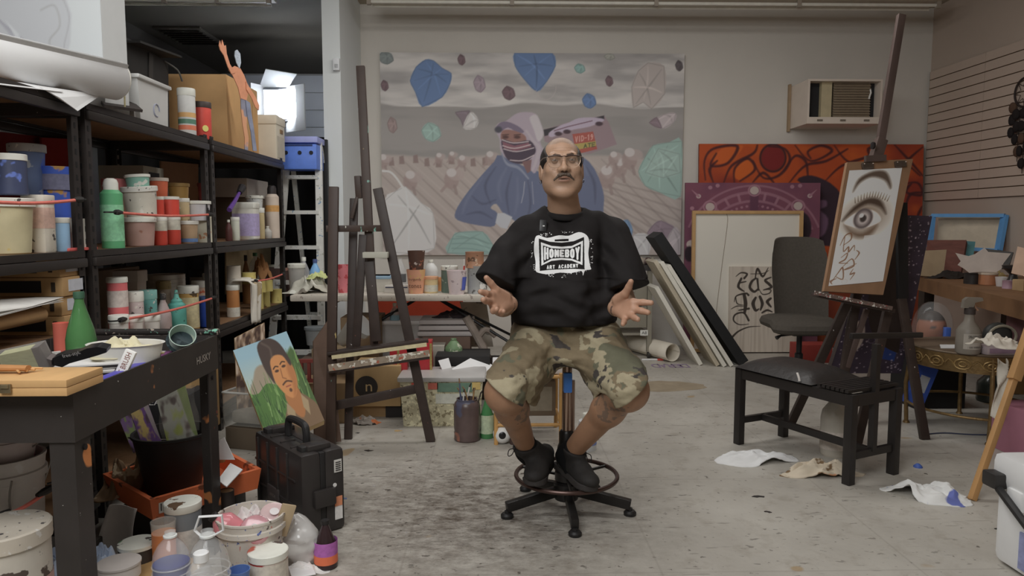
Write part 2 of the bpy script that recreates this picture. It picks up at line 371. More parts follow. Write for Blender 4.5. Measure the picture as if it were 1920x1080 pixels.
# ================================================================== the room
YB = 7.15; XR = 4.28; ZC = 3.32; YB2 = 10.4; XC = -1.30     # back wall, right wall, ceiling, back of the far room
def structure(name, mb, m, parent=None, **k):
	return mb.build(name, m, parent, kind=None if parent else 'structure', smooth=False, **k)
def floor_mat():
	m = bpy.data.materials.new('floor_paint'); m.use_nodes = True; nt = m.node_tree; b = nt.nodes['Principled BSDF']; b.inputs['Roughness'].default_value = .5
	tc = nt.nodes.new('ShaderNodeTexCoord')
	def mp(sc, rz=0.):
		n = nt.nodes.new('ShaderNodeMapping'); n.inputs['Scale'].default_value = sc; n.inputs['Rotation'].default_value = (0, 0, rz); nt.links.new(tc.outputs['Object'], n.inputs[0]); return n.outputs[0]
	def noise(v, s, det=5., r=.6, w_=0.):
		n = nt.nodes.new('ShaderNodeTexNoise'); n.noise_dimensions = '4D'; n.inputs['W'].default_value = w_; n.inputs['Scale'].default_value = s; n.inputs['Detail'].default_value = det; n.inputs['Roughness'].default_value = r
		nt.links.new(v, n.inputs['Vector']); return n.outputs['Fac']
	def rng(x, a, c, lo=0., hi=1.):
		n = nt.nodes.new('ShaderNodeMapRange'); n.inputs[1].default_value = a; n.inputs[2].default_value = c; n.inputs[3].default_value = lo; n.inputs[4].default_value = hi; nt.links.new(x, n.inputs[0]); return n.outputs[0]
	def mth(op, x, y):
		n = nt.nodes.new('ShaderNodeMath'); n.operation = op
		for i, q in enumerate((x, y)):
			if isinstance(q, (int, float)): n.inputs[i].default_value = q
			else: nt.links.new(q, n.inputs[i])
		return n.outputs[0]
	def mix(f, a, c):
		x = nt.nodes.new('ShaderNodeMix'); x.data_type = 'RGBA'; nt.links.new(f, x.inputs[0])
		for inp, q in ((x.inputs[6], a), (x.inputs[7], c)):
			if isinstance(q, tuple): inp.default_value = (*q, 1)
			else: nt.links.new(q, inp)
		return x.outputs[2]
	g = 2.0
	one = mp((1, 1, 1))
	col = mix(rng(noise(one, 1.3), .3, .7), pc((124, 119, 111), g), pc((150, 146, 138), g))
	col = mix(rng(noise(one, 9., 6., .7, 2.), .52, .75, 0, .55), col, pc((98, 88, 74), g))
	# worn brown dirt where people stand and roll: around a spot left of the stool
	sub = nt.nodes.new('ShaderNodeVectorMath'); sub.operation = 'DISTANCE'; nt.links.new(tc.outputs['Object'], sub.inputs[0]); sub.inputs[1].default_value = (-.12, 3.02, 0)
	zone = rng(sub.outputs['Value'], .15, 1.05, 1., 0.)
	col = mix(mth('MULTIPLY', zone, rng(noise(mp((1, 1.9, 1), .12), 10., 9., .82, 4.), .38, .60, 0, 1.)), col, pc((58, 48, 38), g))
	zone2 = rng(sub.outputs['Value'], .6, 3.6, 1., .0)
	# short dark scuffs and specks
	for i, (sc_, rz, s, th, mask, am) in enumerate((((1, 2.2, 1), .25, 13., .655, .52, .8), ((1, 2.0, 1), -.6, 19., .665, .50, .75), ((1, 1, 1), 0., 33., .675, .49, .9), ((1, 9, 1), .7, 4.5, .662, .52, .6), ((1, 11, 1), -.35, 3.7, .668, .54, .55))):
		sp = rng(noise(mp(sc_, rz), s, 3., .5, 5.3 * i + 1), th, th + .02)
		msk = rng(noise(one, 1.7, 2., .5, 9.1 + i), mask - .08, mask + .12)
		msk = mth('MAXIMUM', msk, mth('MULTIPLY', zone2, .8))
		col = mix(mth('MULTIPLY', mth('MULTIPLY', sp, msk), am), col, pc((44, 36, 30), g))
	col = mix(mth('MULTIPLY', rng(noise(one, 3.1, 2., .5, 21.), .70, .715), .7), col, pc((128, 104, 66), g))   # ochre spills
	# faint joints of the sheet flooring
	sx = nt.nodes.new('ShaderNodeSeparateXYZ'); nt.links.new(mp((1 / .92, 1 / .92, 1)), sx.inputs[0])
	for ax in (0, 1):
		fr = mth('ABSOLUTE', mth('SUBTRACT', mth('FRACT', mth('ADD', sx.outputs[ax], .37), 0), .5), 0)
		col = mix(mth('MULTIPLY', rng(fr, .494, .4975), .16), col, pc((70, 60, 50), g))
	nt.links.new(col, b.inputs['Base Color'])
	nt.links.new(rng(noise(one, 6., 4., .6, 3.), .3, .7, .38, .62), b.inputs['Roughness'])
	bp = nt.nodes.new('ShaderNodeBump'); bp.inputs['Strength'].default_value = .25; bp.inputs['Distance'].default_value = .006
	nt.links.new(noise(one, 30., 5., .6, 8.), bp.inputs['Height']); nt.links.new(bp.outputs[0], b.inputs['Normal'])
	return m
structure('floor', MB().box((0.5, 5.0, -.05), (9.2, 12.4, .1)), floor_mat())
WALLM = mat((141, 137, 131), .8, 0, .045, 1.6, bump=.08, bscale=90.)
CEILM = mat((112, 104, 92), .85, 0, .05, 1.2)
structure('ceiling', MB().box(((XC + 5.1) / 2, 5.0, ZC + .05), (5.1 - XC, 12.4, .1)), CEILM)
structure('ceiling_far', MB().box(((XC - 4.1) / 2, 5.0, ZC + .05), (4.1 + XC, 12.4, .1)), mat((50, 46, 40), .85, 0, .08, 1.))  # same ceiling where it is unlit: the shade is put into its colour
# back wall of the studio, with the column at its left end
structure('wall_back', MB().box(((XC + XR) / 2, YB + .06, ZC / 2), (XR - XC, .12, ZC)), WALLM)
COLM = mat((152, 156, 158), .7, 0, .03, 2.)
col_l = at(609, 300, 6.2).x; col_r = at(651, 300, 6.2).x
structure('wall_column', MB().box(((col_l + XC) / 2, 6.2 + .52, ZC / 2), (XC - col_l, 1.04, ZC)), COLM)
structure('trim_column_head', MB().box(((col_l + XC) / 2 - .02, 6.16, ZC - .06), (XC - col_l + .1, .08, .12)), COLM)
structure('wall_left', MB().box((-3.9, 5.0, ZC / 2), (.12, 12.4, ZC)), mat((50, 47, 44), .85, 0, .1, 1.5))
MB().grid(lambda u, v: Vector((-3.75 + 2.22 * u, 6.95 + .02 * math.sin(60 * u), 2.04 * v)), 90, 2).build('dark_infill', mat((24, 23, 23), .9), None, label='added black curtain hanging behind the step ladder', cat='infill')  # added sheet, stands in for the darkness of the far room
structure('wall_front', MB().box((0.5, -1.15, ZC / 2), (9.2, .12, ZC)), WALLM)
structure('wall_room_divider', MB().box((XC - .06 + .12, (YB + YB2) / 2 + .1, ZC / 2), (.12, YB2 - YB, ZC)), WALLM)
wf = structure('wall_far', MB().box((-2.5, YB2 + .06, ZC / 2), (2.9, .12, ZC)), mat((120, 118, 116), .8, 0, .05, 2.))
SLATW = mat((150, 152, 158), .6, 0, .05, 3.)
zz = .9
for i in range(10):
	MB().box((-2.35, YB2 - .012, zz + .118), (2.3, .024, .232), bev=.006).build('plank', SLATW, wf); zz += .24
# right wall with grooved slats
wr = structure('wall_right', MB().box((XR + .06, 4.2, ZC / 2), (.12, 10.8, ZC)), mat((126, 114, 104), .8, 0, .05, 1.6))
SLAT = mat((132, 118, 107), .55, 0, .05, 2.5)
GRV = mat((70, 56, 36), .6)
pitch = .0840; ztop = 2.706
MB().box((XR - .004, (YB + 4.2) / 2, ztop - 7.5 * pitch), (.008, YB - 4.2, 15 * pitch)).build('groove_backing', GRV, wr)
slat_me = None
for i in range(15):
	for a, c in ((4.2, 6.312), (6.318, YB - .03)):
		MB().box((XR - .012, (a + c) / 2, ztop - (i + .5) * pitch), (.024, c - a, pitch - .009)).build('slat', SLAT, wr)
# the air conditioner in its hole in the back wall
def air_conditioner():
	Yf = YB - .42
	a = at(1516, 148, Yf); c = at(1652, 232, Yf); w_ = c.x - a.x; h_ = a.z - c.z
	t = thing('air_conditioner', 'white box air conditioner sticking out of the back wall', 'air conditioner', ((a.x + c.x) / 2, YB, c.z))
	WH = mat((148, 138, 128), .45, 0, .06, 8.)
	mb = MB(); d = .42; th = .018
	mb.box((-w_ / 2 + th / 2, -d / 2, h_ / 2), (th, d, h_)); mb.box((w_ / 2 - th / 2, -d / 2, h_ / 2), (th, d, h_))
	mb.box((0, -d / 2, h_ - th / 2), (w_ - 2 * th, d, th)); mb.box((0, -d / 2, .03), (w_ - 2 * th, d, .06))
	mb.build('housing', WH, t)
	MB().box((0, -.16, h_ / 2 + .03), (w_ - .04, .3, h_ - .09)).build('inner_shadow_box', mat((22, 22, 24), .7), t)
	MB().box((-w_ * .21, -.33, h_ / 2 + .025), (w_ * .14, .06, h_ - .085)).build('side_panel', mat((128, 118, 92), .6), t)
	cm = mat((92, 82, 68), .5, .4, .2, 30.)
	MB().box((w_ * .14, -.32, h_ / 2 + .025), (w_ * .5, .05, h_ - .09)).build('coil', cm, t)
	for k in range(13):
		MB().box((w_ * .14, -.352, .075 + k * (h_ - .1) / 13), (w_ * .5, .016, .006)).build('coil_fin', mat((118, 106, 90), .4, .5), t)
	MB().tube([(w_ * .38, -.36, h_ * .8), (w_ * .385, -.365, h_ * .72), (w_ * .37, -.365, h_ * .64), (w_ * .365, -.362, h_ * .58)], .008, 6).build('wire', mat((170, 165, 150), .4), t)
	for k in (-.33, -.02, .3): MB().box((w_ * k, -.424, .03), (.05, .006, .016)).build('clip', mat((80, 72, 62), .5), t)
	MB().box((-w_ / 2 - .012, -.02, h_ / 2), (.02, .04, h_ + .05)).build('gap_seal', mat((110, 92, 70), .7), t)
air_conditioner()
# ceiling strip lights (switched off), tubes facing down, seen edge on
def strip_light(x0, x1, y, label, seams):
	t = thing('strip_light', label, 'ceiling light', ((x0 + x1) / 2, y, ZC - .11), 0, 'fluorescent strip lights under the ceiling')
	L = x1 - x0; wm = mat((128, 120, 108), .5, 0, .04)
	MB().box((0, 0, -.012), (L, .24, .064), bev=.006).build('channel', wm, t)
	for k in (-.4, .4): MB().box((k * L, 0, .07), (.03, .03, .1)).build('hanger', wm, t)
	MB().lathe([(.014, -L / 2 + .03), (.014, L / 2 - .03)], (0, -.06, -.075), 10, Matrix.Rotation(PI / 2, 3, 'Y')).build('tube', mat((150, 148, 140), .3), t)
	MB().lathe([(.014, -L / 2 + .03), (.014, L / 2 - .03)], (0, .06, -.075), 10, Matrix.Rotation(PI / 2, 3, 'Y')).build('tube', mat((150, 148, 140), .3), t)
	for k in seams: MB().box((k * L, -.06, -.072), (.035, .045, .06)).build('lamp_holder', mat((104, 96, 86), .5), t)
strip_light(at(690, 15, 6.5).x, at(1755, 15, 6.5).x, 6.5, 'long unlit fluorescent strip light above the big wall painting', (-.496, -.25, .0, .25, .496))
strip_light(-3.75, at(512, 15, 6.5).x, 6.5, 'unlit fluorescent strip light above the shelving units', (-.49, 0, .25, .49))
def ceiling_vent():
	p = onz(358, 66, ZC); t = thing('ceiling_vent', 'square grey air vent in the dark ceiling', 'vent', (p.x, p.y, ZC))
	MB().box((0, 0, -.012), (.5, .75, .024), bev=.006).build('frame', mat((52, 48, 42), .6), t)
	for k in range(7): MB().box((0, -.28 + k * .093, -.03), (.42, .05, .01), Matrix.Rotation(.5, 3, 'X')).build('slat', mat((36, 33, 30), .6), t)
ceiling_vent()
# work light with white flaps in the far room: the bright thing behind the boxes
def work_light():
	p = at(512, 195, 8.2); t = thing('studio_light', 'bright studio light with open white flaps behind the boxes', 'lamp', (p.x, p.y, 0))
	MB().lathe([(.02, .02), (.02, p.z - .12)], (0, .1, 0), 10).build('stand', BLACKM, t)
	for a in range(3): MB().bar((0, .1, .35), (.42 * math.cos(a * 2.1), .1 + .42 * math.sin(a * 2.1), .012), .02, .02).build('stand_leg', BLACKM, t)
	MB().box((0, .12, p.z), (.3, .16, .36), bev=.01).build('housing', mat((90, 90, 95), .5), t)
	FL = mat((170, 172, 178), .6, 0, 0)
	MB().box((-.16, -.02, p.z), (.012, .2, .42), Matrix.Rotation(-.5, 3, 'Z')).build('flap', FL, t)
	MB().box((.25, -.02, p.z - .05), (.012, .34, .5), Matrix.Rotation(.9, 3, 'Z')).build('flap', FL, t)
	MB().prism([(-.16, .0), (.16, .0), (.3, .22), (-.02, .3)], (0, .05, p.z + .2), (1, 0, 0), (0, -.7, .5), .01).build('flap', FL, t)
	MB().box((.02, .03, p.z), (.26, .02, .32)).build('diffuser', mat((200, 205, 215), .5, 0, 0, emit=(.85, .92, 1), estr=1.2), t)
	l = bpy.data.lights.new('studio_light_beam', 'AREA'); l.size = .3; l.energy = 26; l.color = (.82, .9, 1)
	o = bpy.data.objects.new('studio_light_beam', l); COL.objects.link(o); o.location = (p.x + .2, p.y - .02, p.z); o.rotation_euler = (PI / 2, 0, -.25); o.parent = None
	l2 = bpy.data.lights.new('studio_light_spill', 'AREA'); l2.size = .3; l2.energy = 10; l2.color = (.85, .92, 1)
	o2 = bpy.data.objects.new('studio_light_spill', l2); COL.objects.link(o2); o2.location = (p.x + .15, p.y + .3, p.z); o2.rotation_euler = (-PI / 2, 0, 0)
work_light()
# ================================================================== the seated man
def person():
	A = lambda px, py, Y: np.array(at(px, py, Y))
	def snoise(P, s, sd): x, y, z = (P * s).T; return .34 * (np.sin(x + 1.6 * np.sin(.9 * z + sd)) + np.sin(y * 1.1 + 1.4 * np.sin(.8 * x + sd * 2)) + np.sin(z * .9 + 1.5 * np.sin(1.1 * x + .7 * y + sd * 3)))
	hc = A(1053, 315, 2.90)                                   # centre of the head
	P0 = thing('person', 'seated man in black printed t-shirt and camouflage shorts, both palms turned up', 'person', (.30, 3.0, 0))
	inv = np.array(P0.location)
	ca, sa = math.cos(.03), math.sin(.03)                     # slight tilt of the head
	def hl(P):                                                # world -> head space
		q = P - _n(hc); x = q[:, 0] * ca + q[:, 2] * sa; z = -q[:, 0] * sa + q[:, 2] * ca
		return np.stack([x, q[:, 1], z], 1).astype(np.float32)
	def hw(p): x, y, z = p; return hc + np.array([x * ca - z * sa, y, x * sa + z * ca])
	def head(P):
		q = hl(P); qa = q.copy(); qa[:, 0] = np.abs(qa[:, 0])  # symmetric
		d = ell(q, (0, .018, .030), (.077, .098, .091))
		d = smin(d, ell(q, (0, -.014, -.034), (.064, .076, .088)), .03)
		d = smin(d, ell(qa, (.041, -.018, -.060), (.038, .060, .048)), .03)
		d = smin(d, ell(q, (0, -.068, -.099), (.037, .024, .022)), .03)
		d = smin(d, ell(qa, (.046, -.062, -.012), (.022, .022, .020)), .025)
		d = smin(d, cone(qa, (.008, -.083, .040), (.045, -.072, .044), .012, .010), .02)
		d = smax(d, -ell(qa, (.033, -.103, .023), (.020, .020, .0125)), .014)
		d = smin(d, cone(q, (0, -.090, .026), (0, -.108, -.006), .0085, .011), .012)
		d = smin(d, ell(q, (0, -.110, -.011), (.0145, .014, .012)), .008)
		d = smin(d, ell(qa, (.0150, -.099, -.013), (.0100, .013, .0090)), .007)
		d = smax(d, -ell(qa, (.0075, -.104, -.0225), (.0045, .007, .0045)), .004)
		d = smin(d, ell(q, (0, -.084, -.040), (.036, .016, .022)), .02)
		d = smin(d, ell(q, (0, -.093, -.0435), (.024, .011, .0055)), .006)
		d = smin(d, ell(q, (0, -.091, -.0555), (.021, .011, .0065)), .006)
		d = smax(d, -ell(q, (0, -.105, -.0495), (.023, .012, .0022)), .004)
		ear = ell(qa, (.0815, .016, -.016), (.0105, .021, .035))
		ear = smax(ear, -ell(qa, (.0915, .006, -.010), (.008, .012, .021)), .006)
		d = smin(d, ear, .008)
		return d
	# joints
	SLj, SRj = A(982, 436, 3.0), A(1146, 436, 3.0)
	EL, ER = A(938, 570, 2.97), A(1172, 570, 2.97)
	WL, WR = A(956, 570, 2.68), A(1154, 577, 2.68)
	KL, KR = A(947, 735, 2.59), A(1178, 731, 2.59)
	AL, AR = A(985, 834, 2.90), A(1076, 842, 2.92)
	HLj, HRj = np.array([.20, 3.07, .735]), np.array([.40, 3.07, .735])
	neck0 = hw((0, .03, -.05)); neck1 = np.array([.285, 3.01, 1.26])
	mc = lambda L: [A(*q) for q in L]
	left = dict(w=WL, mcp=mc([(921, 553, 2.580), (921, 566, 2.570), (928, 577, 2.572), (940, 583, 2.588)]),
				fing=[mc([(911, 550, 2.545), (901, 547, 2.525)]), mc([(911, 564, 2.528), (906, 562, 2.505)]), mc([(925, 583, 2.53), (931, 580, 2.508)]), mc([(939, 588, 2.555), (944, 584, 2.535)])],
				th=mc([(948, 557, 2.645), (930, 544, 2.605), (920, 531, 2.588), (912, 521, 2.575)]))
	right = dict(w=WR, mcp=mc([(1187, 567, 2.59), (1188, 580, 2.58), (1181, 590, 2.58), (1171, 596, 2.59)]),
				 fing=[mc([(1206, 567, 2.570), (1221, 568, 2.555)]), mc([(1203, 583, 2.552), (1215, 586, 2.532)]), mc([(1190, 596, 2.54), (1196, 599, 2.515)]), mc([(1170, 604, 2.555), (1168, 608, 2.535)])],
				 th=mc([(1158, 563, 2.645), (1172, 551, 2.605), (1179, 538, 2.588), (1183, 528, 2.572)]))
	def hand(P, H):
		d = np.full(len(P), 9., np.float32)
		for m, r in zip(H['mcp'], (.0155, .0155, .0145, .0135)): d = smin(d, cone(P, H['w'] * .85 + m * .15, m, .021, r), .018)
		d = smin(d, cone(P, H['th'][0], H['th'][1], .021, .0155), .014)
		d = smin(d, cone(P, H['th'][1], H['th'][2], .0142, .0128), .006); d = smin(d, cone(P, H['th'][2], H['th'][3], .0128, .0100), .004)
		for m, f, r in zip(H['mcp'], H['fing'], (.0120, .0122, .0115, .0102)):
			e = cone(P, m, f[0], r * 1.08, r); e = smin(e, cone(P, f[0], f[1], r, r * .82), .004); d = smin(d, e, .007)
		return d
	def arm(P, s, e, w):
		d = cone(P, s, e, .044, .043); m = e * .7 + w * .3
		d = smin(d, cone(P, e, m, .044, .046), .02); return smin(d, cone(P, m, w, .045, .030), .03)
	def leg(P, h, k, a):
		d = cone(P, h, k, .088, .064); c = k * .68 + a * .32 + np.array([0, .022, 0])
		d = smin(d, ell(P, k + np.array([0, -.012, -.005]), (.066, .064, .066)), .03)
		d = smin(d, cone(P, k, c, .062, .060), .04); d = smin(d, cone(P, c, a, .058, .041), .04); return d
	def body(P):
		D = np.full(len(P), 1., np.float32)
		up = P[:, 2] > 1.18
		if up.any():
			Q = P[up]; d = np.full(len(Q), 1., np.float32); k = Q[:, 2] > 1.28; d[k] = head(Q[k]); d = smin(d, cone(Q, neck0, neck1, .060, .068), .02); d = smin(d, cone(Q, neck1, neck1 - np.array([0, -.02, .1]), .066, .066), .02); D[up] = d
		m = (P[:, 2] > .5) & (P[:, 2] < 1.34)
		if m.any():
			Q = P[m]
			d = cone(Q, (.285, 3.04, 1.14), (.285, 3.05, .95), .095, .115); d = smin(d, cone(Q, (.285, 3.05, .95), (.30, 3.06, .76), .115, .115), .05)
			d = smin(d, cone(Q, neck1 - np.array([0, -.02, .07]), SLj, .045, .04), .03); d = smin(d, cone(Q, neck1 - np.array([0, -.02, .07]), SRj, .045, .04), .03)
			d = smin(d, np.minimum(arm(Q, SLj, EL, WL), arm(Q, SRj, ER, WR)), .02)
			for H_ in (left, right):
				k = (np.abs(Q - _n(H_['mcp'][1])) < .17).all(1)
				if k.any(): d[k] = smin(d[k], hand(Q[k], H_), .012)
			D[m] = smin(D[m], d, .02)
		m = P[:, 2] < .9
		if m.any():
			Q = P[m]; D[m] = smin(D[m], np.minimum(leg(Q, HLj, KL, AL), leg(Q, HRj, KR, AR)), .03)
		return D
	me = sdf_mesh(body, (-.13, 2.44, .24), (.73, 3.24, 1.60), .0033)
	V = verts(me); q = hl(V)
	skin = np.array([.44, .268, .178]); C = np.tile(skin, (len(V), 1))
	n1 = vnoise(V, 28, 3)[:, None]; C = C * (.9 + .2 * n1)
	legm = (V[:, 2] < .75)[:, None]; C = np.where(legm, C * np.array([.82, .74, .66]), C)
	handm = ((V[:, 1] < 2.66) & (V[:, 2] > .8))[:, None]; C = np.where(handm, C * np.array([1.06, .98, .98]), C)
	def paint(m, c, a=1.): C[m] = C[m] * (1 - a) + np.array(c) * a
	hz = (V[:, 2] > 1.36)
	lips = hz & (q[:, 1] < -.084) & (np.hypot(q[:, 0] / .025, (q[:, 2] + .0500) / .0115) < 1); paint(lips, (.34, .15, .11), .6)
	slit = hz & (q[:, 1] < -.080) & (np.hypot(q[:, 0] / .023, (q[:, 2] + .0495) / .0032) < 1); paint(slit, (.07, .03, .025), .9)
	nos = hz & (q[:, 1] < -.08) & (np.hypot((np.abs(q[:, 0]) - .0075) / .006, (q[:, 2] + .0225) / .0042) < 1); paint(nos, (.06, .03, .02), .85)
	stub = hz & (q[:, 2] < -.02) & (q[:, 1] < .02) & (q[:, 2] > -.13); paint(stub, (.22, .15, .11), .22)
	buzz = hz & (q[:, 2] > .090 - .25 * np.clip(q[:, 1] + .06, -1, 0)); paint(buzz & (q[:, 1] > -.05), (.17, .14, .12), .4)
	fore = hz & (np.abs(q[:, 0]) < .04) & (q[:, 1] < -.05) & ((np.abs(q[:, 2] - .062) < .0022) | (np.abs(q[:, 2] - .072) < .0018)); paint(fore, (.26, .14, .085), .35)
	sock = hz & (q[:, 1] < -.06) & (np.hypot((np.abs(q[:, 0]) - .033) / .022, (q[:, 2] - .022) / .016) < 1); paint(sock, (.24, .13, .085), .35)
	# tattoos on the shins and wrists
	tn = vnoise(V, 60, 11, 3); pat = (tn > .52)
	for c, r in ((KR * .78 + AR * .22 + np.array([-.03, -.03, 0]), .075), (KL * .66 + AL * .34 + np.array([.05, -.03, 0]), .055), (KR * .97 + AR * .03 + np.array([-.02, -.04, -.03]), .04)):
		dd = np.linalg.norm(V - c, axis=1); paint((dd < r) & pat, (.10, .085, .075), .6); paint((dd < r * .8), (.16, .12, .09), .25)
	for w_, m in ((WL, left['mcp'][3]), (WR, right['mcp'][3])):
		pp = w_ * .75 + m * .25; dd = np.abs((V - pp) @ ((m - w_) / np.linalg.norm(m - w_))); paint((dd < .004) & (np.linalg.norm(V - pp, axis=1) < .03) & (tn > .45), (.05, .04, .04), .8)
	setcol(me, C)
	def put(name, me_, m, par=P0, world=True, **k):
		o = obj(name, me_, m, par, smooth=False, **k)
		if world: o.location = -np.array(P0.location)
		return o
	me.transform(Matrix.Translation(-P0.location)); put('body', me, vmat(.5, 0, .15, 220.), world=False)
	def sdf_child(name, fn, lo, hi, h, m, colfn=None, par=P0, label=None):
		e = sdf_mesh(fn, lo, hi, h)
		if colfn: setcol(e, colfn(verts(e)))
		e.transform(Matrix.Translation(-P0.location)); return put(name, e, m, par, False, label=label)
	# hair
	def hair(P):
		q = hl(P); d = ell(q, (0, .020, .028), (.0850, .101, .0880)); s = -(q[:, 1] + .050 - 1.25 * np.maximum(0, q[:, 2] - .045))
		d = smax(d, s.astype(np.float32), .01); d = smax(d, -ell(q, (0, -.06, -.05), (.2, .07, .075)), .01)
		return np.minimum(smax(d, (-q[:, 2] - .06), .02), ell(q, (0, .125, .02), (.022, .03, .035)))
	sdf_child('hair', hair, hc - .13, hc + .17, .003, mat((26, 22, 20), .5, 0, .5, 60., stretch=(6, 1, 1)), label='short dark hair slicked back')
	def stache(P):
		q = hl(P); q[:, 0] = np.abs(q[:, 0]); d = cone(q, (.002, -.1075, -.031), (.018, -.104, -.034), .0046, .0058)
		d = smin(d, cone(q, (.018, -.104, -.034), (.038, -.087, -.052), .0056, .0034), .006); return d + (.0016 * snoise(P, 900, 1.)).astype(np.float32)
	sdf_child('moustache', stache, hc - np.array([.05, .13, .075]), hc + np.array([.05, -.05, 0]), .0016, mat((60, 50, 43), .7, 0, .6, 260.), label='dark drooping moustache')
	def brow(sg, dz):
		def f(P): q = hl(P); q[:, 0] *= sg; return smin(cone(q, (.014, -.093, .042 + dz), (.032, -.089, .046 + dz), .0034, .0034), cone(q, (.032, -.089, .046 + dz), (.055, -.070, .040 + dz), .0032, .0018), .003)
		return f
	for sg, dz in ((-1, 0), (1, .002)): sdf_child('eyebrow', brow(sg, dz), hc - np.array([.07, .13, -.02]), hc + np.array([.07, -.04, .075]), .0018, mat((66, 50, 40), .7, 0, .5, 240.))
	for sg in (-1, 1):
		c = hw((sg * .033, -.0755, .024)); mb = MB()
		def g(u, v): th = (u - .5) * PI; ph = (v - .5) * PI * .98; return c + .0135 * np.array([math.sin(th) * math.cos(ph), -math.cos(th) * math.cos(ph), math.sin(ph)])
		e = mb.grid(g, 44, 44).mesh('eye'); v = (verts(e) - _n(c)) / .0135; sl = np.abs(v[:, 2] + .02) / np.maximum(.05, .21 * np.sqrt(np.clip(1 - (v[:, 0] / .9) ** 2, 0, 1)))
		cc = np.tile(np.array([.25, .14, .09]), (len(v), 1)); cc[sl < 1.35] = (.05, .03, .025); cc[sl < 1] = (.26, .22, .20)
		iris = (np.hypot(v[:, 0] + .02, v[:, 2]) < .40) & (sl < 1); cc[iris] = (.045, .025, .018); setcol(e, cc)
		e.transform(Matrix.Translation(-P0.location)); put('eye', e, vmat(.3), world=False)
	# glasses: dark half rims, thin lenses
	gl = thing('glasses', None, None); gl.parent = P0; gl.location = -P0.location
	DK = mat((40, 26, 20), .35, .5)
	for sg in (-1, 1):
		out = [(.008, .036), (.032, .0395), (.062, .037), (.065, .024), (.058, .003), (.042, -.006), (.022, -.005), (.010, .010)]
		ring_ = [hw((sg * x, -.106 + .28 * max(0, x - .02) ** 1.2, z)) for x, z in out]
		MB().tube(spl(ring_[:3], 5), .0026, 6).build('brow_bar', DK, gl); MB().tube(spl(ring_[2:] + ring_[:1], 4), .0008, 5).build('rim', mat((120, 100, 84), .3, .6), gl)
		MB().add([Vector(p) for p in ring_], [tuple(range(8))]).build('lens', mat((120, 105, 90), .05, 0, 0, alpha=.16, coat=.6), gl)
		MB().tube([hw((sg * .063, -.092, .036)), hw((sg * .078, -.070, .034)), hw((sg * .085, -.02, .028)), hw((sg * .086, .02, .012))], .0018, 6).build('temple', mat((110, 100, 92), .3, .7), gl)
		MB().tube([hw((sg * .083, .004, -.046)), hw((sg * .088, -.002, -.053)), hw((sg * .085, -.006, -.061)), hw((sg * .081, 0, -.056))], .0022, 6, True).build('earring', mat((60, 58, 60), .25, .9), P0, loc=-P0.location)
	MB().tube(spl([hw((-.009, -.105, .0355)), hw((0, -.110, .037)), hw((.009, -.105, .0355))], 4), .0019, 6).build('bridge', DK, gl)
	# ---------------- t-shirt
	SEL, SER = A(928, 530, 2.90), A(1180, 538, 2.90)            # sleeve openings
	cx = .284
	def shirt(P):
		f = .014 * snoise(P * _n((1.0, 1.0, .45)), 34, 2.1) + .007 * snoise(P * _n((1.2, 1, 3.0)), 26, 5.) * (P[:, 2] < 1.0)
		q_ = (P[:, 0] - cx); f = f + .008 * np.sin(70 * (P[:, 2] + .9 * np.abs(q_)) + 9 * q_) * np.exp(-((np.abs(q_) - .16) / .05) ** 2 - ((P[:, 2] - 1.08) / .10) ** 2) + .006 * np.sin(85 * P[:, 2] + 12 * q_ + 2 * np.sin(20 * q_)) * np.exp(-((P[:, 2] - .88) / .06) ** 2)
		d = rbox(P, (cx, 3.005, 1.09), (.172, .124, .160), .115)
		d = smin(d, ell(P, (cx + .003, 2.985, .87), (.222, .172, .25)), .08)
		for sg, sj in ((-1, SLj), (1, SRj)): d = smin(d, cone(P, (cx + sg * .07, 3.02, 1.238), (sj[0], 3.01, sj[2] - .018), .056, .068), .06)
		d = d + f.astype(np.float32)
		d = smax(d, (.812 - P[:, 2]).astype(np.float32), .012)
		for s, e in ((SLj, SEL), (SRj, SER)):
			n = (e - s) / np.linalg.norm(e - s); n = n + np.array([0, 0, -.25]); n /= np.linalg.norm(n)
			sl = cone(P, s + np.array([0, .0, -.03]), e + (e - s) * .25, .078, .096) + f.astype(np.float32)
			d = smin(d, smax(sl, ((P - _n(e)) @ _n(n)).astype(np.float32), .008), .02)
		d = smax(d, -cone(P, neck1 + np.array([0, -.006, .035]), neck1 + np.array([0, -.03, .20]), .078, .085), .006)
		d = np.minimum(d, np.abs(np.hypot(np.hypot((P[:, 0] - neck1[0]) / 1., (P[:, 1] - neck1[1] + .012)) - .0775, (P[:, 2] - 1.272 - .30 * (P[:, 1] - neck1[1])) * .55)) - .0075)
		return d
	sh = sdf_child('t_shirt', shirt, (-.14, 2.72, .76), (.70, 3.26, 1.36), .0042, mat((21, 19, 19), .8, 0, .15, 30., bump=.1, bscale=500.), label='black short-sleeved t-shirt')
	# white stencil print on the chest
	from mathutils.bvhtree import BVHTree
	sm = sh.data; bv = BVHTree.FromPolygons([tuple(Vector(v.co) + P0.location) for v in sm.vertices], [tuple(p.vertices) for p in sm.polygons])
	c = Cv(995, 433, 1113, 522, 520, (0, 0, 0)); W = (255, 255, 255); K = (0, 0, 0)
	top = lambda x: 459 - 8 * ((x - 1053) / 46) ** 2 if abs(x - 1053) < 60 else 451
	bl = [(1003, 447), (1010, 441), (1026, 446), (1048, 441), (1066, 442), (1085, 435), (1100, 441), (1105, 455), (1103, 475), (1106, 497), (1108, 505), (1097, 507), (1093, 517), (1090, 508), (1070, 512), (1050, 511), (1030, 514), (1012, 512), (1004, 507), (1004, 490), (1001, 470)]
	c.poly(bl, W, .5, sm=3)
	rs = random.Random(4)
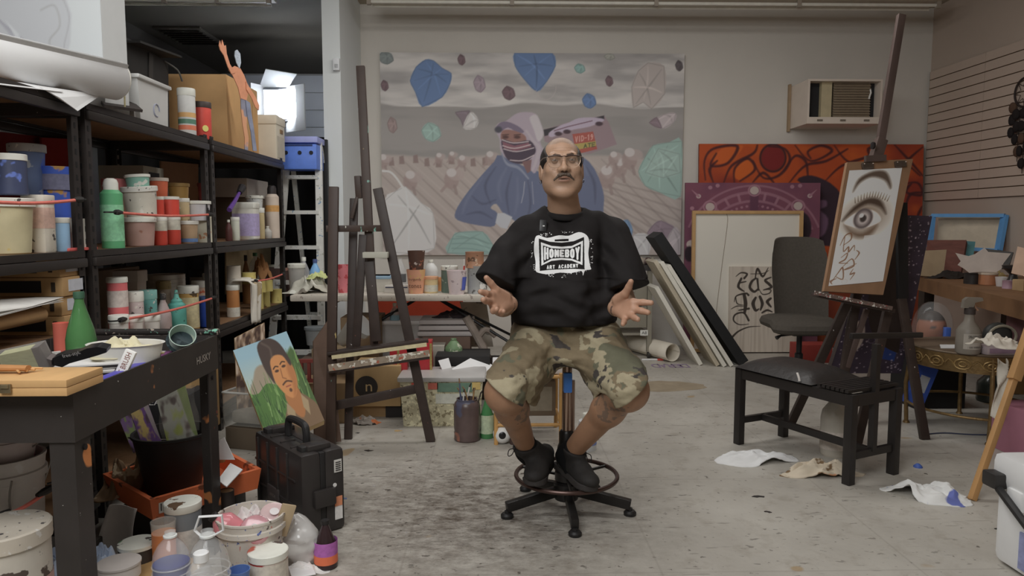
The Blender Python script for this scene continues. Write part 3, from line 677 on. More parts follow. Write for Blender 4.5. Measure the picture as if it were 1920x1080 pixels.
	for k in range(130):
		a = rs.uniform(0, 2 * PI); r = rs.uniform(1.0, 1.17); c.ell(1053 + 54 * r * math.cos(a) * (1 + .12 * abs(math.sin(2 * a))), 476 + 38 * r * math.sin(a), rs.uniform(.3, 1.1), rs.uniform(.3, 1.0), W, .4)
	fr = [(1010, 447), (1030, 453), (1053, 455), (1076, 452), (1095, 444), (1096, 505), (1075, 504), (1050, 505), (1030, 506), (1012, 508)]
	c.poly(fr, K, .5); 
	out = [(1014, 454), (1034, 461), (1053, 462.5), (1072, 461), (1093, 451), (1092, 497), (1072, 488.5), (1053, 487), (1034, 489), (1015, 498)]
	c.poly(out, W, .5)
	inn = [(1018, 460), (1034, 465), (1053, 466.5), (1072, 465), (1089, 457), (1088.5, 491), (1072, 485), (1053, 483.5), (1034, 485), (1019, 493)]
	c.poly(inn, K, .5)
	for q in ([(1040, 452.5), (1040, 449), (1066, 447.5), (1066, 452)],): c.poly(q, K, .5)
	G = {'H': [[(0, 0), (0, 1)], [(1, 0), (1, 1)], [(0, .5), (1, .5)]], 'O': [[(.5, 0), (.1, .12), (0, .5), (.1, .88), (.5, 1), (.9, .88), (1, .5), (.9, .12), (.5, 0)]], 'M': [[(0, 0), (0, 1), (.5, .35), (1, 1), (1, 0)]],
		 'E': [[(1, 1), (0, 1), (0, 0), (1, 0)], [(0, .5), (.8, .5)]], 'B': [[(0, 0), (0, 1), (.8, 1), (1, .8), (.8, .54), (0, .54)], [(.8, .54), (1, .28), (.8, 0), (0, 0)]], 'Y': [[(0, 1), (.5, .5), (1, 1)], [(.5, .5), (.5, 0)]],
		 'A': [[(0, 0), (.5, 1), (1, 0)], [(.22, .35), (.78, .35)]], 'R': [[(0, 0), (0, 1), (.8, 1), (1, .77), (.8, .5), (0, .5)], [(.5, .5), (1, 0)]], 'T': [[(0, 1), (1, 1)], [(.5, 1), (.5, 0)]], 'C': [[(1, .85), (.7, 1), (.3, 1), (0, .7), (0, .3), (.3, 0), (.7, 0), (1, .15)]], 'D': [[(0, 0), (0, 1), (.6, 1), (1, .7), (1, .3), (.6, 0), (0, 0)]]}
	def word(s, x0, x1, yt, yb, wd, gap):
		n = len(s); lw = (x1 - x0 - gap * (n - 1)) / n
		for i, ch in enumerate(s):
			if ch == ' ': continue
			for st in G[ch]:
				pts = []
				for (u, v) in st: x = x0 + i * (lw + gap) + wd / 2 + u * (lw - wd); pts.append((x, yb(x) - wd / 2 - v * (yb(x) - yt(x) - wd)))
				c.line(pts, wd, W, .5)
	word('HOMEBOY', 1020, 1087, lambda x: 468 - 7.5 * ((x - 1053) / 36) ** 2, lambda x: 481.8 + 8 * ((x - 1053) / 36) ** 2, 3.6, 1.2)
	word('ART ACADEMY', 1025, 1084, lambda x: 496 - .055 * (x - 1050), lambda x: 503.3 - .055 * (x - 1050), 1.7, 1.1)
	msk = c.C[..., 0] > 128; ny, nx = msk.shape; vid = {}; vs = []; fs = []
	def vx(j, i):
		if (j, i) not in vid:
			o = at(c.X[j, i], c.Y[j, i], 2.3); dd = (o - CAM).normalized(); h = bv.ray_cast(o, dd)
			p = (h[0] - dd * .0012) if h[0] else at(c.X[j, i], c.Y[j, i], 2.83)
			vid[(j, i)] = len(vs); vs.append(p - P0.location)
		return vid[(j, i)]
	for j in range(0, ny - 1, 1):
		for i in range(0, nx - 1, 1):
			if msk[j, i]: fs.append((vx(j, i), vx(j + 1, i), vx(j + 1, i + 1), vx(j, i + 1)))
	MB().add(vs, fs).build('shirt_print', mat((196, 196, 194), .75, 0, .04), sh, smooth=False)['label'] = 'white stencil print with lettering on the chest'
	# clip microphone
	h = bv.ray_cast(at(1018, 424, 2.3), (at(1018, 424, 2.9) - at(1018, 424, 2.3)).normalized()); mp = h[0] if h[0] else at(1018, 424, 2.86)
	mk = MB().box(mp - P0.location + Vector((0, -.008, 0)), (.030, .016, .050), Matrix.Rotation(.06, 3, 'Y') @ Matrix.Rotation(-.25, 3, 'X'), bev=.004).build('clip_microphone', mat((18, 18, 19), .4), P0)
	MB().box(mp - P0.location + Vector((.002, -.0165, .001)), (.008, .002, .004)).build('mark', mat((190, 190, 190), .5, 0, 0), mk)
	# ---------------- shorts
	khaki = pc((127, 111, 80), 2.3)
	def camo(V):
		n1 = vnoise(V * _n((1, 1, 1.3)), 8.5, 41, 4); n2 = vnoise(V * _n((1, 1, 1.4)), 9, 57, 4); n3 = vnoise(V * _n((1, 1, 1.5)), 10, 73, 4)
		C = np.tile(np.array(pc((92, 80, 59), 2.0)), (len(V), 1)); C[n1 > .52] = pc((76, 75, 58), 2.0); C[n2 > .58] = pc((122, 113, 90), 2.0); C[n3 > .625] = pc((50, 45, 42), 1.9)
		return C * (.93 + .14 * vnoise(V, 90, 9, 2)[:, None])
	hemL = (A(903, 698, 2.6), A(1002, 760, 2.72)); hemR = (A(1128, 760, 2.72), A(1214, 698, 2.6))
	def shorts(P):
		d = ell(P, (.296, 3.06, .74), (.235, .20, .125)); d = smin(d, ell(P, (.29, 2.87, .695), (.13, .10, .045)), .05)
		for h, k, inner in ((HLj, KL, A(985, 715, 2.80)), (HRj, KR, A(1140, 712, 2.80))):
			kk = k + (k - h) * .06
			d = smin(d, cone(P, h + np.array([0, -.03, .0]), kk + np.array([0, 0, .012]), .118, .088), .05)
			d = smin(d, cone(P, inner + np.array([0, .06, .01]), (inner * .55 + kk * .45) + np.array([0, .02, -.05]), .088, .076), .06)
		f = .009 * snoise(P * _n((1.2, .8, 2.0)), 26, 1.) + .004 * snoise(P * _n((1, 1, 2.5)), 60, 4.); d = d + f.astype(np.float32)
		for (a, b) in (hemL, hemR):
			t = (P[:, 0] - a[0]) / (b[0] - a[0]); zl = a[2] + (b[2] - a[2]) * t; s = (P[:, 0] < cx) if b[0] < cx + .1 else (P[:, 0] >= cx)
			d = np.where(s, smax(d, (zl - P[:, 2]).astype(np.float32), .008), d)
		gap = cone(P, (.288, 2.6, .40), (.290, 2.95, .585), .045, .022); d = smax(d, -gap, .03)
		d = smax(d, -cone(P, (.288, 2.55, .47), (.290, 2.80, .60), .05, .012), .02)
		for k, a in ((KL, AL), (KR, AR)): d = smax(d, -cone(P, k * .9 + a * .1, a, .071, .066), .006)
		return d
	sdf_child('shorts', shorts, (-.18, 2.42, .44), (.72, 3.30, .90), .0048, vmat(.85, 0, .3, 160.), camo, label='knee-length camouflage shorts')
	# ---------------- socks and shoes
	for k, a, toe, heel in ((KL, AL, A(1000, 897, 2.80), A(1022, 862, 3.01)), (KR, AR, A(1108, 908, 2.79), A(1056, 868, 3.04))):
		d_ = (a - k) / np.linalg.norm(a - k)
		def sockf(P, a=a, d_=d_, heel=heel, toe=toe):
			d = cone(P, a - d_ * .015, a + d_ * .06, .0465, .047); d = smin(d, cone(P, a + d_ * .05, heel * .6 + toe * .4, .046, .04), .03); return smax(d, -((P - _n(a - d_ * .022)) @ _n(d_)).astype(np.float32), .004)
		sdf_child('sock', sockf, a - .17, a + .17, .004, mat((14, 14, 15), .9, 0, .2))
		ax = (toe - heel) / np.linalg.norm(toe - heel); up = d_ * -1; up = up - ax * (up @ ax); up /= np.linalg.norm(up); sd_ = np.cross(ax, up)
		R = np.stack([ax, sd_, up], 1)
		def up_f(P, heel=heel, toe=toe, a=a, ax=ax, up=up, R=R):
			m = heel * .35 + toe * .65
			d = cone(P, heel + up * .03 - ax * .0, m + up * .022, .040, .044); d = smin(d, ell(P, toe - ax * .035 + up * .010, (.062, .046, .032), R), .03)
			d = smin(d, cone(P, heel * .72 + toe * .28 + up * .03, a + up * .0 + ax * .012, .046, .050), .03)
			q = (P - _n(heel)) @ R
			d = smax(d, (-q[:, 2] - .008).astype(np.float32), .006); top_ = ((P - _n(a)) @ _n(up + ax * .25)) - .004
			return smax(d, top_.astype(np.float32), .006)
		sp = sdf_child('shoe', up_f, np.minimum(np.minimum(heel, toe), a) - .09, np.maximum(np.maximum(heel, toe), a) + .09, .0036, mat((24, 22, 21), .75, 0, .25, 40., bump=.2, bscale=300.), label='black lace-up trainer')
		def solef(P, heel=heel, toe=toe, ax=ax, R=R):
			L = np.linalg.norm(toe - heel); q = (P - _n(heel)) @ R
			w_ = .040 + .009 * np.clip(q[:, 0] / L, 0, 1) - .006 * np.exp(-((q[:, 0] / L - .45) / .18) ** 2)
			xx = np.clip(q[:, 0], 0, L - .035); e = np.hypot(q[:, 0] - xx, q[:, 1]) - w_; return np.maximum(e, np.abs(q[:, 2] + .016) - .013).astype(np.float32)
		sdf_child('sole', solef, np.minimum(heel, toe) - .09, np.maximum(heel, toe) + .09, .0036, mat((34, 31, 30), .7, 0, .2), par=sp)
		for i in range(5):
			b = heel + ax * (np.linalg.norm(toe - heel) * (.42 + .09 * i)) + up * (.078 - .0085 * i)
			MB().tube(spl([b - sd_ * .026 - up * .006, b + up * .004, b + sd_ * .026 - up * .006], 4), .003, 5).build('lace', mat((40, 37, 36), .8), sp, loc=-P0.location)
		b = a + up * .0 + ax * .05 + sd_ * .0; s_ = -1 if a[0] < cx else 1; sx_ = sd_ * (1 if sd_[0] * s_ > 0 else -1)
		MB().tube(spl([b + sx_ * .03, b + sx_ * .055 - up * .01, b + sx_ * .06 - up * .035, b + sx_ * .045 - up * .03, b + sx_ * .03], 5), .002, 5).build('lace', mat((30, 28, 27), .8), sp, loc=-P0.location)
	return P0
person()
# ------------------------------------------------------------------ the stool he sits on
def stool():
	t = thing('drafting_stool', 'black five-legged swivel stool with foot ring under the seated man', 'stool', (.30, 3.0, 0), .03)
	K = mat((22, 20, 19), .35, .2, .2)
	MB().lathe([(.0, .638), (.10, .638), (.13, .645), (.14, .655), (.135, .668), (0, .67)], (0, .075, 0), 32).build('seat', mat((28, 26, 26), .6), t)
	MB().lathe([(.021, .30), (.021, .638)], seg=16).build('gas_lift', mat((110, 92, 80), .25, .9), t)
	MB().lathe([(.012, .30), (.012, .56)], (.022, .0, 0), seg=10).build('lift_guide', mat((100, 84, 74), .3, .9), t)
	MB().box((0, -.016, .555), (.036, .036, .085), bev=.006).build('lift_cover', mat((40, 92, 170), .45), t, label='blue plastic cover at the top of the lift')
	MB().lathe([(.036, .10), (.036, .20), (.040, .21), (.040, .27), (.033, .29), (.033, .335), (.026, .345)], seg=20).build('column', K, t)
	MB().lathe([(.0, .045), (.05, .045), (.055, .06), (.055, .115), (.04, .125)], seg=20).build('hub', K, t)
	MB().lathe([(.045, .125), (.05, .13), (.05, .165), (.045, .17)], seg=20).build('ring_clamp', K, t)
	MB().tube([(.216 * math.cos(a * PI / 24), .216 * math.sin(a * PI / 24), .149) for a in range(48)], .0095, 10, True).build('foot_ring', mat((52, 38, 34), .3, .6), t)
	for a in range(3): an = a * 2 * PI / 3 + .5; MB().tube([(.045 * math.cos(an), .045 * math.sin(an), .145), (.212 * math.cos(an), .212 * math.sin(an), .149)], .007, 8).build('ring_spoke', K, t)
	for k in range(5):
		an = -PI / 2 + k * 2 * PI / 5; c, s = math.cos(an), math.sin(an)
		lg = MB().bar((.03 * c, .03 * s, .085), (.275 * c, .275 * s, .045), .032, .042, bev=.005).build('leg', K, t)
		MB().lathe([(0, 0), (.026, 0), (.027, .012), (.02, .02), (.011, .022), (.011, .03)], (.272 * c, .272 * s, 0), 16).build('glide', mat((20, 19, 19), .5), lg)
stool()
# ================================================================== large furniture
DARKW = mat((44, 32, 26), .5, 0, .3, 10., spots=(((150, 150, 140), 20., .80), ((132, 116, 70), 14., .82), ((88, 130, 118), 16., .84)), stretch=(1, 1, .5))
DARKW2 = mat((38, 29, 25), .5, 0, .3, 12., spots=(((160, 150, 145), 40., .86), ((120, 60, 50), 34., .87)))
STEEL = mat((36, 32, 30), .42, .35, .2, 12., spots=(((110, 100, 92), 70., .88),))
CHIP = mat((92, 68, 46), .8, 0, .2, 40.)
SX0, SX1 = -1.63, -2.18
def shelving(name, label, y0, y1, levels, ztop):
	t = thing(name, label, 'shelving unit', (SX0, (y0 + y1) / 2, 0), 0, 'black steel shelving units along the left')
	L = y1 - y0; D = SX0 - SX1
	for sx, ix in ((0, -1), (-D, 1)):
		for sy, iy in ((-L / 2, 1), (L / 2, -1)):
			mb = MB(); mb.box((sx + ix * .0015, sy + iy * .021, ztop / 2), (.003, .042, ztop)); mb.box((sx + ix * .0225, sy + iy * .0015, ztop / 2), (.039, .003, ztop))
			p = mb.build('post', STEEL, t, smooth=False)
			mb = MB()
			for k in range(int(ztop / .05)):
				z = .05 + k * .05
				mb.box((sx - ix * .0005, sy + iy * .022, z), (.002, .010, .022)); mb.box((sx + ix * .024, sy - iy * .0005, z), (.010, .002, .022))
			mb.build('slot_row', mat((120, 112, 104) if sx else (14, 13, 13), .6), p, kind='stuff', smooth=False)
			for z in levels:
				MB().lathe([(0, 0), (.006, 0), (.006, .004), (.003, .006), (0, .006)], (sx, sy + iy * .021, z - .035), 8, Matrix.Rotation(PI / 2 * (1 if not sx else -1), 3, 'Y')).build('rivet', mat((140, 136, 130), .35, .7), p)
	for z in levels:
		for sx, s in ((-.004, 1), (-D + .004, -1)):
			mb = MB(); mb.prism([(0, 0), (.012, 0), (.012, -.022), (.030, -.030), (.030, -.062), (0, -.066), ], (sx - .022 * (s > 0) + .022 * (s < 0), -L / 2 + .004, z), (s, 0, 0), (0, 0, 1), .0)
			mb = MB(); a = sx + s * .012
			mb.box((a - s * .014, 0, z - .013), (.024, L - .01, .026)); mb.box((a - s * .004, 0, z - .047), (.024, L - .01, .036), bev=.006)
			mb.build('shelf_beam', STEEL, t)
		for sy in (-L / 2 + .012, L / 2 - .012): MB().box((-D / 2, sy, z - .033), (D - .04, .018, .055)).build('side_beam', STEEL, t)
		MB().box((-D / 2, 0, z - .008), (D - .03, L - .03, .014)).build('shelf_board', CHIP, t)
	return t
ZT, ZM, ZL, ZL1 = 1.70, 1.115, .62, .80
shelving('shelving_unit', 'black steel shelving unit nearest the camera at the left edge', 1.55, 2.89, (ZT, ZM, ZL1, .14), 1.72)
shelving('shelving_unit', 'middle black steel shelving unit packed with red and white paint jars', 2.94, 4.16, (ZT, ZM, ZL, .14), 1.72)
shelving('shelving_unit', 'farthest black steel shelving unit beside the step ladder', 4.21, 5.60, (ZT, ZM, ZL, .14), 1.72)
# bungee cords hooked across the shelves
def bungee(label, a, b, r=.006):
	t = thing('bungee_cord', label, 'bungee cord', a, 0, 'red bungee cords'); d = b - a
	m = [Vector((0, 0, 0)).lerp(d, k / 8) + Vector((.0, 0, -.012 * math.sin(PI * k / 8))) for k in range(9)]
	MB().tube(m, r, 8).build('cord', mat((176, 74, 62), .6, 0, .15, 60.), t)
	n = d.normalized()
	for p, s in ((Vector((0, 0, 0)), 1), (d, -1)):
		MB().tube([p - n * s * .005, p + n * s * .02, p + n * s * .045], [.011, .012, .007], 8).build('grip', mat((28, 26, 25), .6), t)
		MB().tube(spl([p - n * s * .0, p - n * s * .03, p - n * s * .045 + Vector((-.02, 0, .0)), p - n * s * .03 + Vector((-.035, 0, 0))], 4), .0035, 6).build('hook', mat((24, 24, 24), .4), t)
XB = SX0 + .03
bungee('red bungee cord across the yellow-stained tubs on the near shelf', onx(-60, 375, XB), onx(152, 374, XB))
bungee('red bungee cord across the red jars on the middle shelf', onx(218, 398, XB), onx(396, 402, XB))
bungee('long pale red bungee cord slanting across the teal squeeze bottles', onx(226, 600, XB), onx(402, 558, XB))
bungee('short red bungee cord holding back the brown paper bag', onx(478, 527, XB), onx(532, 513, XB))
# ------------------------------------------------------------------ steel work cart in front of the shelves
def cart():
	x1, x0, y0, y1, z = -1.04, -1.60, 1.757, 2.66, .81
	t = thing('tool_cart', 'dark steel work cart with paint-spotted rim full of brushes', 'cart', ((x0 + x1) / 2, (y0 + y1) / 2, 0))
	CM = mat((40, 36, 34), .5, .3, .2, 8., spots=(((150, 92, 44), 7., .78), ((150, 148, 144), 60., .87), ((94, 44, 36), 10., .80)))
	W, L = x1 - x0, y1 - y0
	for sx in (-1, 1):
		for sy in (-1, 1):
			mb = MB(); mb.box((sx * (W / 2 - .0025), sy * (L / 2 - .035), z / 2), (.005, .07, z)); mb.box((sx * (W / 2 - .033), sy * (L / 2 - .0025), z / 2), (.056, .005, z))
			lg = mb.build('leg', CM, t, smooth=False)
			for zz in (.73, .66): MB().lathe([(0, 0), (.008, 0), (.008, .005), (0, .006)], (sx * W / 2, sy * (L / 2 - .04), zz), 10, Matrix.Rotation(sx * PI / 2, 3, 'Y')).build('bolt', mat((30, 28, 28), .4, .6), lg)
	for sx in (-1, 1): MB().box((sx * (W / 2 + .003), 0, z - .0625), (.006, L + .012, .125)).build('apron', CM, t)
	for sy in (-1, 1): MB().box((0, sy * (L / 2 + .003), z - .0625), (W, .006, .125)).build('apron', CM, t)
	MB().box((0, 0, z - .085), (W - .004, L - .004, .01)).build('tray_floor', CM, t)
	MB().tube([(-W / 2 - .02, L / 2 + .01, z + .012), (W / 2 + .01, L / 2 + .01, z + .012)], .012, 10).build('push_bar', mat((36, 33, 32), .4, .3, .2, 30., spots=(((84, 130, 112), 30., .68), ((120, 110, 100), 40., .7))), t)
	text('maker_name', 'HUSKY', mat((112, 106, 100), .5), t, (W / 2 + .0066, L / 2 - .125, z - .062), (0, 1, 0), (0, 0, 1), .12, .026, .0008, .01)
	return t
cart()
# ------------------------------------------------------------------ step ladder with blue pail shelf
def ladder():
	Y = 6.0; t = thing('step_ladder', 'paint-spotted white step ladder leaning beside the shelving', 'ladder', (at(560, 540, Y).x, Y, 0))
	o = Vector(t.location); AL = mat((150, 150, 146), .5, .2, .12, 10., spots=(((90, 110, 130), 30., .72), ((120, 120, 112), 22., .66)))
	P = lambda px, py, y=Y: at(px, py, y) - o
	a0, a1 = P(597, 262), at(604, 690, 5.85) - o; a1.z = 0
	b0, b1 = P(541, 262), P(505, 690, 5.85); b1.z = 0
	MB().bar(a0, a1, .055, .03, (0, 1, 0)).build('rail', AL, t); MB().bar(b0, b1, .055, .03, (0, 1, 0)).build('rail', AL, t)
	for k in range(6):
		f = .16 + k * .15; MB().bar(a0.lerp(a1, f) + Vector((0, .02, 0)), b0.lerp(b1, f) + Vector((0, .02, 0)), .03, .09, (0, 1, 0)).build('step', AL, t)
	for s, q in ((a0, .02), (b0, -.02)): MB().bar(s + Vector((0, .06, -.05)), Vector((s.x * 1.4 + q, .75, .0)), .035, .025, (0, 1, 0)).build('rear_leg', AL, t)
	MB().bar(Vector((a0.x * 1.3, .6, .4)), Vector((b0.x * 1.3, .6, .4)), .02, .03).build('brace', AL, t)
	BL = mat((62, 92, 172), .45, 0, .1, 20.)
	c = P(568, 292); w_ = S(66, 6.0)
	MB().box((c.x, .02, c.z + .115), (w_ + .02, .34, .05), bev=.008).build('top_cap', mat((110, 116, 168), .5), t)
	tr = MB().box((c.x, -.03, c.z - .02), (w_, .24, .20), bev=.01).build('blue_tray', BL, t)
	for k in (-.32, .05, .36): MB().lathe([(0, 0), (.016, 0), (.016, .004), (0, .004)], (c.x + k * w_, -.151, c.z + .01), 12, Matrix.Rotation(PI / 2, 3, 'X')).build('tool_hole', mat((18, 20, 28), .6), tr)
	MB().box((c.x, -.15, c.z + .07), (w_ * .8, .01, .012)).build('slot', mat((24, 34, 70), .6), tr)
ladder()
def black_board():
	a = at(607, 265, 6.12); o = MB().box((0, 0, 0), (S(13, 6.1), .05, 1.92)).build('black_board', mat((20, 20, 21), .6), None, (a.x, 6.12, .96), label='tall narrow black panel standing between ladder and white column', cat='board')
black_board()
# ------------------------------------------------------------------ left studio easel
def left_easel():
	Y = 3.98; t = thing('studio_easel', 'tall dark wooden studio easel with empty canvas ledge left of the man', 'easel', (onz(700, 830).x, Y, 0))
	o = Vector(t.location); P = lambda px, py, y=Y: at(px, py, y) - o
	def fl(px, py): q = onz(px, py); return Vector((q.x, q.y, 0)) - o
	def b(n, a, c, w_, d_, m=DARKW, up=(0, 1, 0)): return MB().bar(a, c, w_, d_, up, bev=.004).build(n, m, t)
	b('mast', P(676, 124, 4.12), P(703, 655, 4.0), .047, .03)
	b('side_post', P(626, 350, 3.95), fl(620, 838), .052, .028); b('front_leg', P(708, 353, 4.03), fl(808, 828), .052, .028, DARKW2)
	b('rear_leg', P(664, 372, 4.12), fl(653, 823), .045, .028, DARKW2); b('inner_post', P(681, 440, 4.04), P(668, 650, 4.0), .045, .022, DARKW2)
	b('crossbar', P(611, 429, 3.96), P(716, 428, 4.03), .036, .025)
	b('lower_crossbar', P(616, 763, 3.97), P(790, 727, 4.02), .05, .025, DARKW2)
	b('brace', P(659, 410, 4.06), P(676, 345, 4.08), .018, .015); b('mast_block', P(671, 330, 4.09), P(674, 372, 4.09), .035, .05)
	b('canvas_grip', P(681, 478, 3.96), P(728, 478, 3.96), .032, .05, mat((128, 126, 116), .6, 0, .1, 20.))
	b('mast_slide', P(692, 490, 3.99), P(706, 640, 3.96), .055, .02, DARKW2)
	ld = b('ledge', P(614, 662, 3.90), P(803, 638, 3.97), .07, .018, DARKW2, (0, 0, 1))
	MB().bar(P(622, 670, 3.865), P(800, 646, 3.93), .012, .020, (0, 0, 1)).build('ledge_lip', mat((150, 136, 104), .6, 0, .25, 30.), ld)
	tr = b('paint_tray', P(615, 695, 3.88), P(805, 668, 3.95), .10, .014, DARKW2, (0, 0, 1))
	MB().bar(P(616, 690, 3.83), P(805, 662, 3.90), .012, .035, (0, 0, 1)).build('tray_lip', mat((104, 92, 78), .6, 0, .3, 26., spots=(((150, 146, 136), 30., .6), ((120, 60, 40), 24., .68))), tr)
	for px, py, c in ((655, 682, (150, 96, 76)), (672, 681, (140, 60, 50)), (690, 679, (74, 86, 120)), (778, 664, (150, 142, 124)), (786, 663, (136, 130, 118))):
		q = P(px, py, 3.90); MB().grid(lambda u, v: q + Vector((.022 * math.cos(2 * PI * u) * math.sin(PI * v) * (1 + .4 * math.sin(5 * u)), .02 * math.sin(2 * PI * u) * math.sin(PI * v), .010 * math.cos(PI * v))), 12, 7, True).build('dried_paint', mat(c, .6, 0, .3, 60.), tr)
left_easel()
# ------------------------------------------------------------------ right easel with its drawing board
def right_easel():
	Y = 4.05; t = thing('studio_easel', 'tall dark wooden easel holding the eye drawing', 'easel', (onz(1640, 838).x, Y, 0))
	o = Vector(t.location); P = lambda px, py, y=Y: at(px, py, y) - o
	def fl(px, py): q = onz(px, py); return Vector((q.x, q.y, 0)) - o
	def b(n, a, c, w_, d_, m=DARKW2, up=(0, 1, 0)): return MB().bar(a, c, w_, d_, up, bev=.004).build(n, m, t)
	BR = mat((58, 46, 42), .5, 0, .25, 12., stretch=(1, 1, .3))
	b('mast', P(1690, 28, 4.32), P(1640, 330, 4.16), .045, .032, BR)
	b('lower_mast', P(1645, 300, 4.17), P(1583, 700, 3.98), .05, .03)
	cl = b('clamp_block', P(1652, 262, 4.14), P(1640, 300, 4.10), .06, .05, BR)
	MB().bar(P(1622, 298, 4.05), P(1660, 296, 4.07), .02, .035, (0, 0, 1)).build('clamp_jaw', BR, cl); MB().lathe([(0, 0), (.02, 0), (.02, .012), (0, .014)], P(1639, 273, 4.06), 12, Matrix.Rotation(-PI / 2, 3, 'Y')).build('wing_nut', mat((30, 26, 26), .4, .5), cl)
	ld = b('ledge', P(1528, 553, 3.88), P(1670, 582, 3.93), .08, .022, DARKW2, (0, 0, 1))
	MB().bar(P(1528, 549, 3.83), P(1672, 578, 3.88), .014, .022, (0, 0, 1)).build('ledge_lip', mat((74, 60, 54), .6, 0, .3, 40., spots=(((150, 146, 140), 60., .62), ((110, 50, 50), 40., .66))), ld)
	b('front_leg', P(1592, 560, 4.0), fl(1481, 797), .05, .028); b('front_leg', P(1665, 580, 4.0), fl(1605, 838), .05, .028)
	b('rear_leg', P(1690, 560, 4.2), fl(1734, 824), .05, .03); b('rear_leg', P(1690, 380, 4.22), P(1692, 560, 4.2), .06, .03, mat((18, 17, 18), .5))
	b('brace', P(1625, 580, 4.0), P(1588, 690, 3.98), .03, .02, BR)
	# board
	bo = thing('drawing_board', 'brown clipboard with two bulldog clips on the right easel', 'clipboard')
	tl, tr_, br, bl_ = at(1589, 304, 4.04), at(1712, 298, 4.12), at(1656, 553, 3.92), at(1545, 546, 3.86)
	n = (tr_ - tl).cross(bl_ - tl).normalized(); n = n if n.y < 0 else -n
	mb = MB(); mb.add([tl, tr_, br, bl_] + [p - n * .022 for p in (tl, tr_, br, bl_)], [(0, 3, 2, 1), (4, 5, 6, 7), (0, 1, 5, 4), (1, 2, 6, 5), (2, 3, 7, 6), (3, 0, 4, 7)])
	mb.build('board', mat((110, 82, 58), .5, 0, .15, 14., g=2.2), bo, smooth=False)
	u = (tr_ - tl).normalized(); v = (tl - bl_).normalized()
	for f in (.30, .80):
		c = tl.lerp(tr_, f) - v * .03; cp = MB().bar(c + n * .008 - u * .035, c + n * .008 + u * .035, .018, .035, v, bev=.005).build('clip', mat((70, 62, 56), .35, .7), bo)
		for s in (-.028, .028): MB().lathe([(0, 0), (.004, 0), (.004, .004), (0, .005)], c + n * .017 + u * s + v * .008, 8).build('rivet', mat((150, 140, 130), .3, .8), cp)
	# drawing
	pp = thing('eye_drawing', 'white paper with airbrushed brown eye and flowing signature', 'drawing')
	ptl, ptr, pbl = tl + u * (.02) - v * .052 + n * .003, tl + u * .02 - v * .052 + n * .003 + (tr_ - tl) * .80, None
	c = Cv(0, 0, 100, 225, 190, (168, 168, 166), 2.9); B = (70, 56, 44)
	c.poly([(14, 44), (20, 18), (45, 4), (70, 6), (84, 30), (84, 42), (70, 24), (45, 16), (25, 26)], (58, 46, 38), 7, .95, sm=4)
	c.ell(46, 94, 42, 36, (92, 76, 62), 40, .75); c.poly([(4, 100), (20, 74), (45, 58), (70, 64), (84, 92), (70, 78), (46, 70), (24, 82)], (50, 38, 30), 7, .98, sm=4); c.poly([(10, 108), (26, 120), (46, 125), (70, 112), (62, 132), (40, 136), (22, 126)], (76, 60, 48), 10, .9, sm=4)
	c.poly([(8, 104), (26, 86), (46, 80), (66, 88), (76, 104), (60, 114), (40, 118), (22, 112)], (172, 166, 162), 3, 1, sm=4)
	c.ell(42, 98, 18, 20, (64, 56, 56), 4); c.ell(42, 98, 12, 14, (132, 124, 122), 7); c.ell(42, 98, 6, 7, (44, 38, 36), 3); c.ell(38, 92, 4, 4, (180, 180, 180), 2)
	for k in range(13): x = 22 + k * 5; y = 66 - 10 * math.sin(PI * k / 12); c.line([(x, y), (x + (k - 5) * .5, y - 11)], [2, .6], B, 1.2, .8)
	c.poly([(50, 132), (100, 132), (100, 225), (44, 225)], (160, 162, 164), 1.2, .6)
	for st in ([(8, 148), (14, 130), (24, 126), (26, 138), (14, 148)], [(14, 132), (16, 160), (24, 152), (26, 162), (34, 150), (36, 160)], [(14, 172), (24, 164), (22, 176), (12, 182), (28, 184)], [(20, 190), (34, 176), (40, 190), (24, 196), (44, 186)], [(4, 218), (14, 200), (20, 192), (24, 214), (10, 208)], [(6, 222), (2, 216), (12, 212)], [(40, 196), (36, 206), (44, 204), (38, 216)], [(40, 160), (46, 166), (40, 178)]): c.line(st, [1.2, 3, 1.2], (88, 62, 46), 1.4, .9, sm=4)
	c.ring(28, 219, 5, 4, 1.2, (130, 122, 118), 1, .7)
	obj('sheet', c.mesh('sheet', ptl, (tr_ - tl) * .80, (bl_ - tl) * .895), vmat(.8), pp, smooth=False)
	# the starry canvas leaning behind the easel
	s = thing('starry_canvas', 'dark purple canvas dotted with white stars behind the right easel', 'painting')
	a, b2, c2, d2 = at(1650, 402, 4.42), at(1748, 405, 4.50), at(1690, 700, 4.36), at(1555, 700, 4.28)
	n2 = (b2 - a).cross(d2 - a).normalized(); n2 = n2 if n2.y < 0 else -n2
	MB().add([q - n2 * .002 for q in (a, b2, c2, d2)] + [p - n2 * .035 for p in (a, b2, c2, d2)], [(0, 3, 2, 1), (4, 5, 6, 7), (0, 1, 5, 4), (1, 2, 6, 5), (2, 3, 7, 6), (3, 0, 4, 7)]).build('stretcher', mat((40, 32, 30), .6), s, smooth=False)
	cv = Cv(0, 0, 100, 290, 170, (50, 42, 54), 2.2); r = random.Random(3); nn = cv.noise(.05, .05, 3); cv.blend((nn - .45) * 1.5, (36, 30, 38))
	cv.poly([(0, 55), (22, 70), (14, 110), (0, 120)], (70, 118, 112), 2); cv.ell(20, 225, 14, 30, (150, 140, 136), 2); cv.poly([(55, 205), (80, 215), (76, 245), (58, 240)], (120, 116, 118), 2); cv.poly([(62, 232), (88, 226), (86, 268), (60, 262)], (36, 52, 104), 2)
	for k in range(330): R_ = r.choice((.7, .9, 1.2, 1.6)); cv.ell(r.uniform(0, 100), r.uniform(0, 290), R_, R_, (150, 140, 150), .8, r.uniform(.5, 1))
